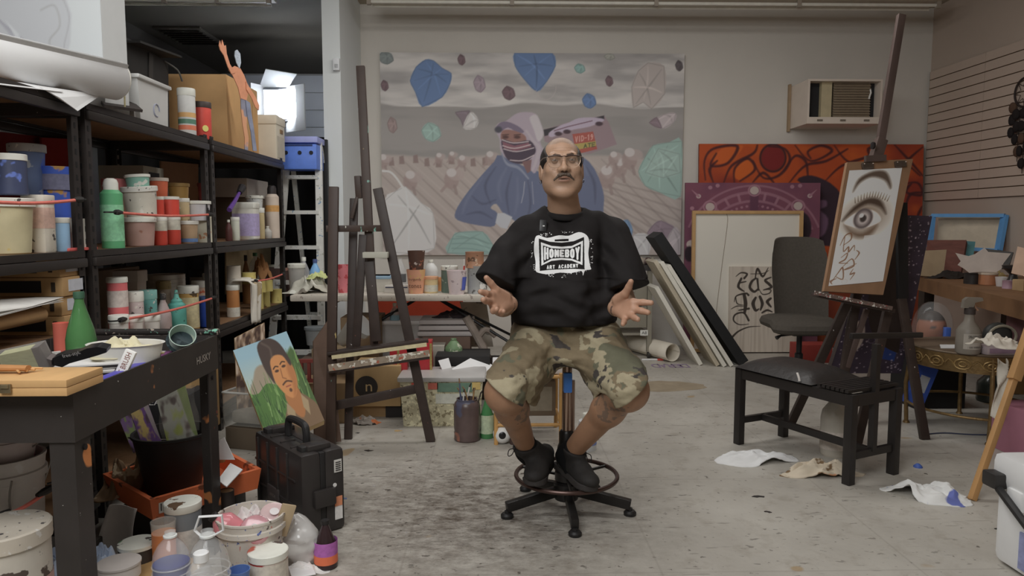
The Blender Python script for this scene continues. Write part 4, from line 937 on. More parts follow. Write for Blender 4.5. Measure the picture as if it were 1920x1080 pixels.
	for k in range(11): cv.ring(r.uniform(10, 95), r.uniform(5, 285), 5, 5, .9, (110, 100, 118), .8, .8)
	me = cv.mesh('painted_face', a, b2 - a, d2 - a); co = verts(me); fu = (cv.X.ravel() / 100)[:, None]; fv = (cv.Y.ravel() / 290)[:, None]
	co = (np.array(a) * (1 - fu) + np.array(b2) * fu) * (1 - fv) + (np.array(d2) * (1 - fu) + np.array(c2) * fu) * fv; me.vertices.foreach_set('co', co.astype(np.float32).ravel()); me.update()
	obj('painted_face', me, vmat(.7), s, smooth=False)
right_easel()
# ------------------------------------------------------------------ folding table in front of the painting
TY0, TY1, TZ = 4.88, 5.60, .74
def folding_table():
	x0, x1 = at(543, 556, TY0).x, .40
	t = thing('folding_table', 'long off-white plastic folding table crowded with paint pots', 'table', ((x0 + x1) / 2, (TY0 + TY1) / 2, 0)); L = x1 - x0; D = TY1 - TY0
	K = mat((24, 23, 23), .45, .3)
	MB().box((0, 0, TZ - .022), (L, D, .044), bev=.012).build('top', mat((138, 132, 122), .55, 0, .08, 9., spots=(((110, 100, 92), 30., .7),)), t)
	for sx in (-1, 1):
		x = sx * (L / 2 - .28)
		for sy in (-1, 1): MB().tube([(x, sy * D * .38, TZ - .05), (x + sx * .03, sy * D * .42, 0)], .014, 10).build('leg', K, t)
		MB().tube([(x + sx * .02, -D * .40, .2), (x + sx * .02, D * .40, .2)], .011, 8).build('crossbar', K, t)
		MB().tube([(x, -D * .38, TZ - .06), (x, D * .38, TZ - .06)], .012, 8).build('crossbar', K, t)
		MB().tube([(x - sx * .55, 0, TZ - .06), (x + sx * .02, -D * .3, .36)], .010, 8).build('brace', K, t); MB().tube([(x - sx * .55, 0, TZ - .06), (x + sx * .02, D * .3, .36)], .010, 8).build('brace', K, t)
folding_table()
# ------------------------------------------------------------------ black bench chair with one arm
def bench_chair():
	t = thing('bench_chair', 'black bench-like chair with cracked leather seat and one armrest', 'chair', (1.65, 3.75, 0))
	o = Vector(t.location); K = mat((27, 24, 23), .4, .1, .15); 
	q = [onz(1385, 832), onz(1590, 908), onz(1673, 888), onz(1468, 818)]; q = [Vector((p.x, p.y, 0)) - o for p in q]
	FL, FR, BR, BL = q; H = .43; u = (FR - FL).normalized(); w_ = (BR - FR).normalized()
	for p in q: MB().bar(p, p + Vector((0, 0, H)), .042, .042, u, bev=.003).build('leg', K, t)
	for a, b in ((FL, FR), (FR, BR), (BR, BL), (BL, FL)): MB().bar(a + Vector((0, 0, H - .03)), b + Vector((0, 0, H - .03)), .03, .055).build('seat_rail', K, t)
	for a, b in ((FL, BL), (FR, BR)): MB().bar(a + Vector((0, 0, .135)), b + Vector((0, 0, .135)), .022, .035).build('stretcher', K, t)
	MB().bar((FL + BL) / 2 + Vector((0, 0, .135)), (FR + BR) / 2 + Vector((0, 0, .135)), .022, .035).build('stretcher', K, t)
	def pt(a, b, z): return FL + u * a + w_ * b + Vector((0, 0, z))
	Lu = (FR - FL).length; Lw = (BR - FR).length
	def cush(a, b):
		s, r = a * 2 - 1, b * 2 - 1; bul = (1 - abs(s) ** 5) * (1 - abs(r) ** 4); return pt(-.025 + a * (Lu * .74), -.03 + b * (Lw + .06), H + .004 + .058 * bul)
	cu = MB().grid(cush, 26, 18); lo = MB().grid(lambda a, b: pt(-.02 + a * (Lu * .73), -.025 + b * (Lw + .05), H - .004), 2, 2); cu.add(lo.v, lo.f)
	cs = cu.build('seat_cushion', mat((28, 25, 24), .42, 0, .2, 9., bump=.3, bscale=25.), t)
	sp_ = spl([pt(Lu * .58, -.026, H + .05), pt(Lu * .60, -.03, H + .03), pt(Lu * .61, -.032, H + .012)], 4); MB().tube(sp_, .006, 6, flat=.5).build('paint_drip', mat((150, 146, 142), .5), cs)
	for k in range(7): MB().bar(pt(Lu * .76 + k * .026, -.02, H + .012), pt(Lu * .76 + k * .026, Lw + .02, H + .012), .018, .014).build('slat', K, t)
	ap = pt(Lu * .99, Lw * .5, 0); a0 = (FR + BR) / 2
	MB().bar(a0 + Vector((0, 0, .14)), a0 + Vector((.0, .0, .655)), .03, .03, u).build('arm_post', K, t)
	MB().bar(at(1595, 630, 3.42) - o, at(1728, 628, 3.62) - o, .022, .028, bev=.005).build('armrest', K, t)
bench_chair()
# ------------------------------------------------------------------ office chair
def office_chair():
	Y = 5.35; p = onz(1480, 705); t = thing('office_chair', 'grey-brown fabric office chair turned towards the bench chair', 'chair', (at(1500, 600, Y).x, Y, 0), 0)
	o = Vector(t.location); FB = mat((52, 48, 43), .9, 0, .15, 60., bump=.15, bscale=300.); K = mat((20, 20, 21), .5)
	P = lambda px, py, y=Y: at(px, py, y) - o
	def back(a, b):
		s = a * 2 - 1; r = b; wd = .232 * (1 - .28 * max(0, (r - .55)) ** 1.6 * 2.2) * (1 - .1 * (1 - r)); x = s * wd; z = .50 + .62 * r
		y = .16 + .10 * r - .05 * (1 - s * s) * 0 - .05 * abs(s) ** 3; return Vector((.06 + x, y, z - .03 * abs(s) ** 4 * (r > .8)))
	mb = MB().grid(back, 15, 16); b2 = MB().grid(lambda a, b: back(1 - a, b) + Vector((0, .075 * (1 - abs(2 * a - 1) ** 4), 0)), 15, 16); mb.add(b2.v, b2.f)
	mb.grid(lambda a, b: back(a, 1.0) + Vector((0, .075 * b * (1 - abs(2 * a - 1) ** 4), .0)), 15, 2)
	mb.build('backrest', FB, t)
	def seat(a, b):
		th = 2 * PI * a; c, s = math.cos(th), math.sin(th); e = 4.; r = (abs(c) ** e + abs(s) ** e) ** (-1 / e); pr = [(0, .0), (.8, .0), (.97, .02), (1.0, .045), (.95, .075), (.8, .092), (0, .10)]
		k, z = pr[min(6, int(b * 6 + .5))]; return Vector((-.03 + .255 * r * c * k, -.05 + .24 * r * s * k, .44 + z - .03 * (s < -.4) * k))
	MB().grid(seat, 36, 7, True).build('seat', FB, t)
	MB().box((.0, 0, .415), (.2, .24, .05), bev=.012).build('mechanism', K, t); MB().tube([(-.08, -.1, .405), (-.2, -.14, .40), (-.235, -.15, .385)], [.008, .008, .016], 8).build('lever', K, t)
	MB().bar((.06, .17, .42), (.06, .26, .66), .06, .015, (1, 0, 0)).build('back_bracket', K, t)
	MB().lathe([(.03, .10), (.03, .24), (.02, .25), (.02, .41)], seg=14).build('gas_lift', K, t); MB().lathe([(0, .06), (.045, .06), (.045, .13), (.03, .14)], seg=14).build('hub', K, t)
	for k in range(5):
		an = k * 2 * PI / 5 + 2.9; c, s = math.cos(an), math.sin(an); lg = MB().bar((0, 0, .11), (.27 * c, .27 * s, .075), .04, .03).build('base_leg', K, t)
		MB().lathe([(0, -.02), (.026, -.02), (.028, 0), (.026, .02), (0, .02)], (.275 * c, .275 * s, .028), 14, Matrix.Rotation(PI / 2, 3, 'X')).build('caster', K, lg)
office_chair()
# ------------------------------------------------------------------ bench along the right wall
RZ = .80
def wall_bench():
	a, b = onz(1722, 520, RZ), onz(1925, 567, RZ); b = a + (b - a) * 1.08
	t = thing('wall_bench', 'rough wooden bench top along the slatted right wall', 'bench')
	n = Vector((1, 0, 0)); pts = [a, b, Vector((XR - .04, b.y, RZ)), Vector((XR - .04, a.y + .25, RZ))]
	WD = mat((92, 64, 38), .7, 0, .3, 6., g=2.2, stretch=(3, 1, 1))
	MB().add(pts + [p - Vector((0, 0, .10)) for p in pts], [(3, 2, 1, 0), (4, 5, 6, 7), (0, 1, 5, 4), (1, 2, 6, 5), (2, 3, 7, 6), (3, 0, 4, 7)]).build('bench_top', WD, t, smooth=False)
	for p in (a + Vector((.12, .08, 0)), Vector((XR - .12, a.y + .1, RZ)), b + Vector((.5, .05, 0)), Vector((XR - .12, b.y + .1, RZ))): MB().box((p.x, p.y, (RZ - .1) / 2), (.08, .08, RZ - .1)).build('leg', mat((40, 32, 26), .7), t)
	MB().box((XR - .07, (a.y + b.y) / 2, .36), (.03, a.y - b.y, .70)).build('back_panel', mat((28, 24, 22), .8), t)
wall_bench()
def brass_table():
	t = thing('round_brass_table', 'round antique brass side table with embossed floral rim', 'table', (2.86, 4.17, 0)); R = .355; H = .50
	BRS = mat((92, 72, 40), .45, .55, .35, 30., g=2.2, bump=.3, bscale=60.)
	MB().lathe([(0, H - .012), (R - .004, H - .012), (R, H - .006), (R - .004, H), (0, H)], seg=48).build('top', mat((74, 62, 48), .5, .2, .25, 8.), t)
	bd = MB().lathe([(R - .012, H - .11), (R - .002, H - .11), (R - .002, H - .012), (R - .012, H - .012)], seg=48, caps=False).build('rim_band', BRS, t)
	mb = MB()
	for k in range(16):
		an = 2 * PI * k / 16
		for ring_ in (.012, .026): mb.tube([((R + .001) * math.cos(an + ring_ * 1.6 / R * math.cos(q)), (R + .001) * math.sin(an + ring_ * 1.6 / R * math.cos(q)), H - .062 + ring_ * 1.1 * math.sin(q)) for q in [j * PI / 5 for j in range(10)]], .0042, 5, True)
		mb.tube([((R + .001) * math.cos(an + .14 + .05 * j), (R + .001) * math.sin(an + .14 + .05 * j), H - .062 + .022 * math.sin(j * 1.3)) for j in range(5)], .004, 5)
	mb.build('embossed_scrolls', mat((120, 98, 58), .4, .6, .2, g=2.2), bd, kind='stuff')
	for k in range(4):
		an = k * PI / 2 - 1.95; c, s = math.cos(an), math.sin(an); lg = MB().tube([((R - .012) * c, (R - .012) * s, H - .02), ((R + .012) * c, (R + .012) * s, .25), (R * c, R * s, .004)], .012, 10).build('leg', BRS, t)
		MB().lathe([(0, 0), (.02, 0), (.016, .012), (.012, .014)], (R * c, R * s, 0), 10).build('foot', BRS, lg)
	MB().tube([((R + .004) * math.cos(j * PI / 24), (R + .004) * math.sin(j * PI / 24), .14) for j in range(48)], .008, 8, True).build('stretcher_ring', BRS, t)
brass_table()
def wooden_leg():
	f = onz(1822, 938); t = thing('wooden_easel', 'honey-coloured wooden easel mostly beyond the right edge', 'easel', (f.x, f.y, 0)); o = Vector(t.location); WD = mat((138, 102, 58), .5, 0, .2, 8., g=2.2, stretch=(1, 1, .3))
	MB().bar((0, 0, 0), at(1906, 695, 3.24) - o, .026, .03, (0, 1, 0), bev=.003).build('leg', WD, t); MB().bar(at(1901, 712, 3.22) - o, at(1985, 470, 3.34) - o, .045, .04, (0, 1, 0), bev=.003).build('leg', WD, t)
	MB().bar((.80, .1, 0), at(1985, 470, 3.36) - o, .03, .03, (0, 1, 0), bev=.003).build('leg', WD, t); MB().bar(at(1925, 640, 3.28) - o, (.66, .1, .47), .03, .03, (0, 1, 0)).build('crossbar', WD, t)
	MB().bar((.80, .35, 0), at(1985, 470, 3.40) - o, .03, .03, (0, 1, 0), bev=.003).build('leg', WD, t)
wooden_leg()
def cooler():
	t = thing('cooler_box', 'white hard-sided cooler with black handle at the lower right corner', 'cooler', (2.02, 2.16, 0), .02)
	Wm = mat((172, 172, 172), .4, 0, .04)
	MB().box((0, 0, .145), (.42, .66, .27), bev=.03).build('body', Wm, t)
	MB().box((0, 0, .345), (.45, .69, .125), bev=.035).build('lid', Wm, t)
	MB().box((-.215, .22, .27), (.03, .07, .07), bev=.008).build('latch', Wm, t)
	h = MB().tube([(-.215, .3, .30), (-.245, .27, .29), (-.25, .1, .20), (-.25, -.15, .14), (-.215, -.3, .13)], .014, 8).build('handle', mat((26, 25, 25), .5), t)
	MB().box((-.24, .30, .315), (.05, .07, .055), bev=.01).build('handle_mount', mat((30, 28, 27), .5), h)
	MB().box((-.213, .12, .10), (.006, .16, .13)).build('label_panel', mat((96, 100, 130), .5, 0, .4, 30.), t)
cooler()
# ================================================================== pictures on and against the back wall
def panel(name, label, cat, cv, tl, u, v, th, edge, group=None, rough=.75, bump=.1):
	"""a stretched canvas: painted front, solid body behind. tl,u,v in world (u right, v down)"""
	tl, u, v = Vector(tl), Vector(u), Vector(v); n = u.cross(v).normalized(); n = n if n.y > 0 else -n      # pointing away from camera
	t = thing(name, label, cat, tl + v + u * .5, 0, group); o = Vector(t.location); a = tl - o
	q = [a, a + u, a + u + v, a + v]
	MB().add([p + n * .002 for p in q] + [p + n * th for p in q], [(0, 3, 2, 1), (4, 5, 6, 7), (0, 1, 5, 4), (1, 2, 6, 5), (2, 3, 7, 6), (3, 0, 4, 7)]).build('stretcher', edge, t, smooth=False)
	obj('painted_face', cv.mesh('painted_face', a, u, v), vmat(rough, 0, bump, 300.), t, smooth=False); return t
def mural():
	c = Cv(712, 98, 1276, 478, 430, (122, 117, 114), 2.35); X, Y = c.X, c.Y
	cl = c.noise(.010, .045, 2, 4); c.blend((Y < 197) * 1., (136, 132, 130)); c.blend((Y < 197) * np.clip((cl - .42) * 3.2, 0, 1), (166, 161, 157)); c.blend((Y < 197) * np.clip((.46 - cl) * 3, 0, .7), (112, 108, 108))
	hz = 195 + 5 * np.sin(X / 60) + 3 * np.sin(X / 23); c.blend(np.clip((Y - hz) / 3, 0, 1), (124, 119, 116)); c.blend(np.clip((Y - hz) / 3, 0, 1) * np.clip((c.noise(.008, .05, 9) - .45) * 2, 0, .5), (108, 104, 102))
	c.blend(np.clip(1 - np.abs(Y - hz + 3) / 3, 0, 1) * .5, (170, 166, 162))
	fz = 288 + 3 * np.sin(X / 31); c.blend(np.clip((Y - fz) / 6, 0, 1), (142, 130, 124))
	for k in range(-6, 14):
		x0 = 715 + 34 * k; c.line([(x0, 295), (x0 + 190, 480)], [1.5, 5], (112, 98, 94), 3, .55); c.line([(x0 + 10, 295), (x0 + 214, 480)], [1, 4], (160, 150, 144), 4, .35)
	for k in range(7): c.line([(1110, 330 + 8 * k), (1280, 372 + 22 * k)], 3, (108, 94, 90), 3, .5)
	for x, y in ((731, 301), (750, 298), (776, 296), (797, 302), (818, 304), (842, 298), (883, 302), (905, 300)): c.poly([(x - 5, y + 7), (x - 5, y - 7), (x + 3, y - 9), (x + 5, y + 7)], (112, 92, 88), 2, .9)
	def worker(x, y, s, hat=(158, 150, 148), body=(128, 108, 104)):
		c.ell(x, y + 12 * s, 12 * s, 15 * s, body, 3, .85); c.ell(x + 8 * s, y + 4 * s, 13 * s, 9 * s, (142, 126, 122), 3, .8); c.ell(x, y, 8 * s, 7 * s, hat, 2); c.line([(x - 6 * s, y + 18 * s), (x - 16 * s, y + 30 * s)], 5 * s, body, 2, .8); c.line([(x + 5 * s, y + 22 * s), (x + 8 * s, y + 34 * s)], 5 * s, (120, 102, 98), 2, .8)
	for w_ in ((765, 325, 1.1), (842, 321, 1.15), (819, 288, .6), (843, 285, .55), (862, 293, .7), (914, 286, .8), (715, 292, .8), (1133, 316, 1.3), (1158, 300, 1.1), (1146, 286, .8), (1176, 282, 1.2)): worker(*w_)
	def mask(pts, col, fold=3, al=1., lines=None):
		c.poly(pts, col, 2, al, sm=3); d = tuple(v * .72 for v in col); l = tuple(min(190, v * 1.18) for v in col); p = np.array(pts, float); ce = p.mean(0)
		for k in range(fold):
			a = p[k % len(p)] * .85 + ce * .15; b = p[(k + len(p) // 2) % len(p)] * .8 + ce * .2; m = (a + b) / 2 + np.array([3, -4]); c.line([tuple(a), tuple(m), tuple(b)], [.8, 3.2, .8], d if k % 2 else l, 2.5, .5, sm=4)
		c.line(pts + [pts[0]], 1.2, d, 1.4, .6)
	BL, MT, MR, WH, LV = (72, 98, 142), (118, 146, 138), (92, 70, 76), (164, 160, 158), (128, 112, 122)
	mask([(767, 150), (778, 125), (796, 111), (811, 113), (826, 126), (843, 136), (841, 154), (826, 180), (789, 198), (776, 170)], BL, 6)
	mask([(960, 98), (996, 98), (1030, 98), (1036, 121), (1020, 150), (1001, 169), (975, 143), (961, 122)], BL, 6); c.ring(1018, 160, 19, 24, 1.2, (150, 140, 138), 1.2, .7, 200, 420 - 60)
	for x, y, rx, ry, col in ((862, 111, 7, 10, MR), (720, 159, 7, 10, MR), (949, 172, 12, 13, MR), (895, 155, 11, 16, LV), (733, 232, 9, 15, (124, 104, 102)), (805, 245, 18, 18, MT), (1081, 126, 10, 9, (104, 138, 134)), (1136, 149, 7, 10, MR), (1099, 186, 13, 14, BL), (1266, 120, 7, 10, (70, 62, 66)), (1136, 104, 10, 6, (126, 126, 118)), (723, 108, 14, 12, (98, 106, 106))):
		mask([(x - rx, y - ry * .2), (x - rx * .3, y - ry), (x + rx * .7, y - ry * .6), (x + rx, y + ry * .4), (x + rx * .2, y + ry), (x - rx * .6, y + ry * .7)], col, 3)
	mask([(850, 208), (876, 205), (880, 216), (866, 236), (860, 222)], (104, 90, 98), 2); mask([(878, 207), (893, 222), (886, 238), (864, 237)], WH, 2)
	mask([(1178, 160), (1190, 130), (1208, 115), (1238, 121), (1240, 172), (1216, 200), (1200, 188), (1182, 198)], (146, 136, 132), 5); mask([(1222, 222), (1240, 210), (1262, 208), (1258, 226), (1236, 238)], (150, 138, 140), 3); mask([(1212, 226), (1226, 216), (1236, 236), (1224, 234)], (110, 92, 100), 1)
	mask([(1193, 318), (1206, 290), (1220, 269), (1250, 263), (1274, 261), (1274, 366), (1234, 358), (1206, 345)], MT, 7); mask([(1206, 320), (1230, 275), (1270, 285), (1272, 320), (1240, 330)], (128, 152, 144), 5, .7)
	mask([(716, 375), (738, 356), (756, 347), (785, 378), (807, 398), (809, 465), (760, 474), (722, 472)], (168, 166, 165), 8); c.line([(714, 318), (728, 320), (740, 332), (753, 352)], 4, (168, 166, 164), 1.5, 1, sm=5)
	mask([(833, 474), (845, 440), (855, 434), (900, 433), (919, 458), (922, 476)], (112, 142, 136), 4)
	for k in range(3): c.line([(842, 447 + 9 * k), (880, 446 + 10 * k), (915, 456 + 9 * k)], 2, (86, 116, 112), 2, .6, sm=4)
	mask([(1212, 435), (1226, 417), (1238, 412), (1267, 428), (1250, 454), (1222, 460)], (116, 98, 110), 4); mask([(1240, 470), (1262, 425), (1276, 440), (1276, 478), (1245, 478)], (148, 138, 142), 3); mask([(1160, 420), (1174, 410), (1184, 430), (1176, 455)], (86, 116, 152), 2); mask([(1185, 440), (1215, 440), (1215, 478), (1185, 478)], (160, 158, 160), 3)
	# the field worker: hooded blue sweatshirt, cap, striped face cloth, carrying a crate
	H = (76, 84, 112); H2 = (92, 100, 126); HD = (54, 58, 80)
	c.poly([(936, 288), (922, 300), (893, 332), (866, 366), (849, 395), (853, 411), (893, 421), (922, 422), (928, 398), (915, 388), (926, 380), (940, 400), (960, 412), (980, 440), (1110, 450), (1128, 386), (1124, 345), (1100, 300), (1060, 285), (1010, 320)], H, 2, sm=3)
	for st, w_ in (([(925, 310), (905, 345), (915, 380)], 5), ([(880, 365), (900, 380), (925, 372)], 4), ([(870, 400), (895, 396), (918, 408)], 5), ([(955, 320), (945, 360), (950, 400)], 5), ([(985, 335), (990, 380), (980, 420)], 4), ([(1095, 310), (1110, 340), (1112, 380)], 6)): c.line(st, [1, w_, 1], HD, 4, .6, sm=5)
	for st in ([(900, 330), (872, 370), (862, 398)], [(945, 312), (930, 345), (935, 375)], [(965, 330), (966, 370), (960, 400)], [(1085, 300), (1098, 325)]): c.line(st, [2, 6, 2], H2, 5, .5, sm=5)
	c.line([(979, 338), (977, 360), (973, 378)], 1.6, (130, 132, 146), 1.2, .9); c.line([(993, 338), (996, 380)], 1.6, (120, 122, 138), 1.2, .8)
	c.poly([(928, 398), (940, 397), (956, 405), (946, 428), (934, 425), (924, 416)], (150, 152, 158), 2)
	c.poly([(1014, 240), (1060, 226), (1127, 213), (1136, 226), (1152, 267), (1098, 286), (1040, 270), (1016, 262)], (122, 100, 106), 2)
	c.poly([(1014, 240), (1127, 213), (1128, 222), (1016, 252)], (44, 40, 44), 1.5); c.poly([(1024, 246), (1045, 232), (1062, 226), (1080, 218), (1112, 217), (1128, 222), (1100, 234), (1060, 242), (1030, 254)], (148, 134, 152), 2, sm=3)
	for x in (1042, 1058, 1118): c.ell(x, 248 - (x - 1040) * .25, 7, 4, (58, 40, 48), 2)
	c.line([(1034, 242), (1060, 234), (1105, 223)], 1.6, (90, 56, 70), 1.2)
	c.poly([(1068, 248), (1107, 243), (1115, 276), (1076, 286)], (146, 62, 52), 1); c.poly([(1070, 267), (1112, 261), (1113, 270), (1074, 278)], (148, 128, 60), 1)
	G = {'V': [[(0, 1), (.5, 0), (1, 1)]], 'I': [[(.5, 0), (.5, 1)]], 'D': [[(0, 0), (0, 1), (.7, .9), (1, .5), (.7, .1), (0, 0)]], '-': [[(.1, .5), (.9, .5)]], '1': [[(.2, .8), (.5, 1), (.5, 0)]], '9': [[(.9, .6), (.5, .45), (.1, .7), (.5, 1), (.9, .7), (.8, .2), (.2, 0)]], 'A': [[(0, 0), (.5, 1), (1, 0)], [(.2, .35), (.8, .35)]], 'T': [[(0, 1), (1, 1)], [(.5, 1), (.5, 0)]], 'E': [[(1, 1), (0, 1), (0, 0), (1, 0)], [(0, .5), (.8, .5)]]}
	def word(s, x0, y0, dx, sl, w_, h_, col, th):
		for i, ch in enumerate(s):
			for st in G[ch]: c.line([(x0 + i * dx + u * w_, y0 + sl * (i * dx + u * w_) - v * h_) for u, v in st], th, col, 1, 1)
	word('VID-19', 1074, 263, 5.7, -.16, 4, 10, (184, 130, 120), 1.5); word('ATE', 1090, 274, 7.6, -.16, 5.4, 7, (62, 70, 44), 1.6)
	c.poly([(924, 240), (930, 228), (944, 224), (960, 212), (976, 207), (999, 210), (1008, 226), (1014, 246), (1008, 262), (1016, 285), (1004, 310), (996, 322), (976, 300), (948, 296), (934, 280), (932, 258)], (142, 128, 140), 2, sm=3)
	c.poly([(1000, 212), (1008, 226), (1014, 250), (1004, 262), (996, 240), (988, 218)], (160, 152, 156), 3, sm=3); c.poly([(924, 240), (932, 228), (946, 225), (966, 233), (978, 244), (966, 246), (948, 236), (934, 244)], (96, 84, 104), 1.5, sm=3); c.ell(930, 240, 7, 6, (58, 56, 66), 3)
	c.poly([(936, 244), (950, 240), (974, 247), (982, 256), (976, 264), (938, 262)], (124, 84, 76), 2, sm=3)
	for x in (943, 965): c.ell(x, 254, 6, 3, (70, 44, 42), 2); c.line([(x - 6, 250), (x + 6, 249)], 1.6, (62, 40, 38), 1.2)
	c.poly([(936, 258), (960, 264), (988, 260), (1000, 278), (992, 292), (975, 304), (952, 300), (940, 284)], (58, 46, 60), 2, sm=3); c.poly([(937, 262), (960, 270), (986, 264), (992, 272), (962, 280), (940, 274)], (112, 66, 78), 1.5)
	for st in ([(937, 259), (958, 265), (986, 262)], [(938, 270), (960, 275), (990, 268)], [(940, 276), (964, 281), (996, 274)], [(952, 297), (974, 298), (996, 288)]): c.line(st, 2., (166, 150, 152), 1.2, .95, sm=4)
	c.line([(982, 242), (996, 262), (1006, 274), (1000, 300), (994, 316)], [4, 7, 4], (150, 138, 146), 2, 1, sm=5); c.poly([(974, 300), (992, 296), (990, 318), (984, 322)], (104, 72, 72), 2); c.line([(936, 284), (946, 304), (968, 312), (986, 332)], [2, 6, 3], (110, 116, 136), 2, .9, sm=5)
	gr = c.C.mean(-1, keepdims=True); c.C = (gr + (c.C - gr) * .78) * .90 + 10
	tl = at(712, 98, YB - .045); br = at(1276, 478, YB - .045)
	panel('wall_painting', 'huge grey painting of floating face masks and hooded field worker on the back wall', 'painting', c, tl, (br.x - tl.x, 0, 0), (0, 0, br.z - tl.z), .04, mat((130, 122, 112), .8), rough=.7)
mural()
def red_canvas():
	c = Cv(1318, 265, 1746, 690, 360, (136, 58, 26), 2.3); n = c.noise(.012, .012, 5); c.blend(np.clip((n - .4) * 3, 0, 1), (104, 38, 26)); n2 = c.noise(.02, .02, 15); c.blend(np.clip((n2 - .5) * 3, 0, .8), (150, 72, 28))
	D = (46, 20, 24)
	c.ell(1458, 294, 22, 26, (92, 26, 26), 3); c.ring(1458, 294, 24, 28, 4, D, 3); c.ell(1366, 292, 26, 12, (140, 66, 28), 6)
	c.poly([(1346, 302), (1360, 275), (1400, 268), (1388, 290), (1362, 306)], (150, 70, 30), 3, 1, sm=4); c.poly([(1384, 330), (1395, 305), (1418, 296), (1420, 320), (1398, 340)], (152, 72, 28), 3, 1, sm=4)
	st = [[(1330, 340), (1328, 300), (1345, 275), (1390, 270), (1372, 305), (1340, 310), (1350, 285)], [(1345, 345), (1338, 318), (1352, 300)], [(1365, 345), (1380, 310), (1420, 285), (1428, 268)], [(1385, 345), (1386, 315), (1410, 295), (1424, 318), (1396, 342)], [(1420, 300), (1440, 335), (1470, 330), (1490, 300), (1480, 275), (1450, 270)], [(1480, 320), (1500, 290), (1520, 300), (1525, 330)], [(1500, 268), (1530, 300), (1570, 280), (1550, 268), (1525, 280), (1530, 295)], [(1490, 345), (1520, 310), (1560, 300), (1600, 275)], [(1420, 345), (1440, 325), (1460, 345)], [(1560, 340), (1590, 310), (1640, 290), (1660, 268)], [(1575, 268), (1600, 300), (1640, 310), (1700, 300), (1740, 330)], [(1650, 300), (1640, 275), (1670, 266)], [(1690, 266), (1720, 300), (1745, 330)], [(1745, 270), (1715, 300), (1690, 345)], [(1700, 350), (1735, 345), (1745, 370), (1715, 365), (1725, 345)], [(1690, 380), (1720, 350)], [(1712, 400), (1722, 370), (1745, 365)], [(1735, 420), (1745, 395)]]
	for s in st: c.line(s, [2, 6, 3], D, 3, .85, sm=6)
	c.poly([(1505, 340), (1525, 330), (1550, 336), (1575, 352), (1590, 380), (1590, 470), (1520, 470), (1536, 440), (1545, 400), (1530, 360)], (40, 28, 36), 3, sm=3); c.poly([(1542, 386), (1560, 382), (1562, 394), (1550, 402), (1565, 420), (1560, 450), (1542, 460), (1538, 420)], (84, 62, 80), 4, sm=3)
	c.blend(np.clip((c.Y - 480) / 40, 0, 1) * .5, (60, 28, 24))
	tl = at(1318, 267, YB - .20); tr = at(1746, 264, YB - .20); u = Vector((tr.x - tl.x, 0, 0)); h = tl.z
	panel('graffiti_canvas', 'large orange and red canvas with dark swirling shapes against the back wall', 'painting', c, tl + Vector((0, .12, 0)), u, Vector((0, -.10, -h * .995)) * 1.0, .035, mat((96, 44, 30), .7))
red_canvas()
def purple_canvas():
	c = Cv(1287, 342, 1544, 690, 280, (88, 52, 64), 2.4); L = (116, 84, 94); G = (136, 124, 120); n = c.noise(.02, .02, 4); c.blend(np.clip((n - .45) * 2, 0, .5), (72, 42, 58))
	cx, cy = 1418, 480
	for r, w_ in ((118, 6), (100, 5), (132, 4)): c.ring(cx, cy, r, r, w_, L, 2, .7, 20, 160)
	for k in range(22):
		a = math.radians(22 + k * 6.4); r0, r1 = 104, 116
		if k % 2: c.line([(cx + r0 * math.cos(a), cy - r0 * math.sin(a)), (cx + r1 * math.cos(a), cy - r1 * math.sin(a))], 5, L, 1.5, .8)
		c.ell(cx + 90 * math.cos(a), cy - 90 * math.sin(a), 2.6, 2.6, L, 1.2, .9)
	c.line([(1418, 362), (1418, 395)], 16, (70, 42, 56), 2); c.ring(1418, 358, 11, 11, 3, L, 1.5); c.ell(1418, 358, 8.5, 8.5, G, 1.5)
	for x, y in ((1334, 392), (1502, 390)): c.ell(x, y, 8.5, 8.5, G, 1.5); c.ring(x, y, 12, 12, 3, L, 1.5)
	for x, y, s in ((1312, 370, -1), (1524, 369, 1)): c.ell(x, y, 4.5, 4.5, G, 1.5); c.line([(x, y), (x + s * 13, y - 13)], [5, .8], L, 1.5)
	for x, y in ((1334, 352), (1348, 348), (1300, 395), (1490, 350), (1505, 348), (1296, 470)): c.ell(x, y, 4, 4, L, 1.5)
	c.ell(1299, 470, 9, 9, G, 1.5)
	c.poly([(1488, 420), (1495, 404), (1510, 402), (1524, 415), (1528, 440), (1522, 458), (1500, 465), (1488, 460)], (34, 24, 30), 3, sm=3); c.ell(1498, 450, 4, 9, (110, 70, 66), 2); c.ell(1296, 490, 10, 16, (30, 20, 26), 3)
	tl = at(1288, 342, YB - .30); tr = at(1543, 342, YB - .30)
	panel('emblem_canvas', 'maroon canvas with pale circular emblem pattern behind the whiteboard', 'painting', c, tl + Vector((0, .05, 0)), (tr.x - tl.x, 0, 0), (0, -.06, -tl.z * .99), .03, mat((84, 50, 58), .7))
purple_canvas()
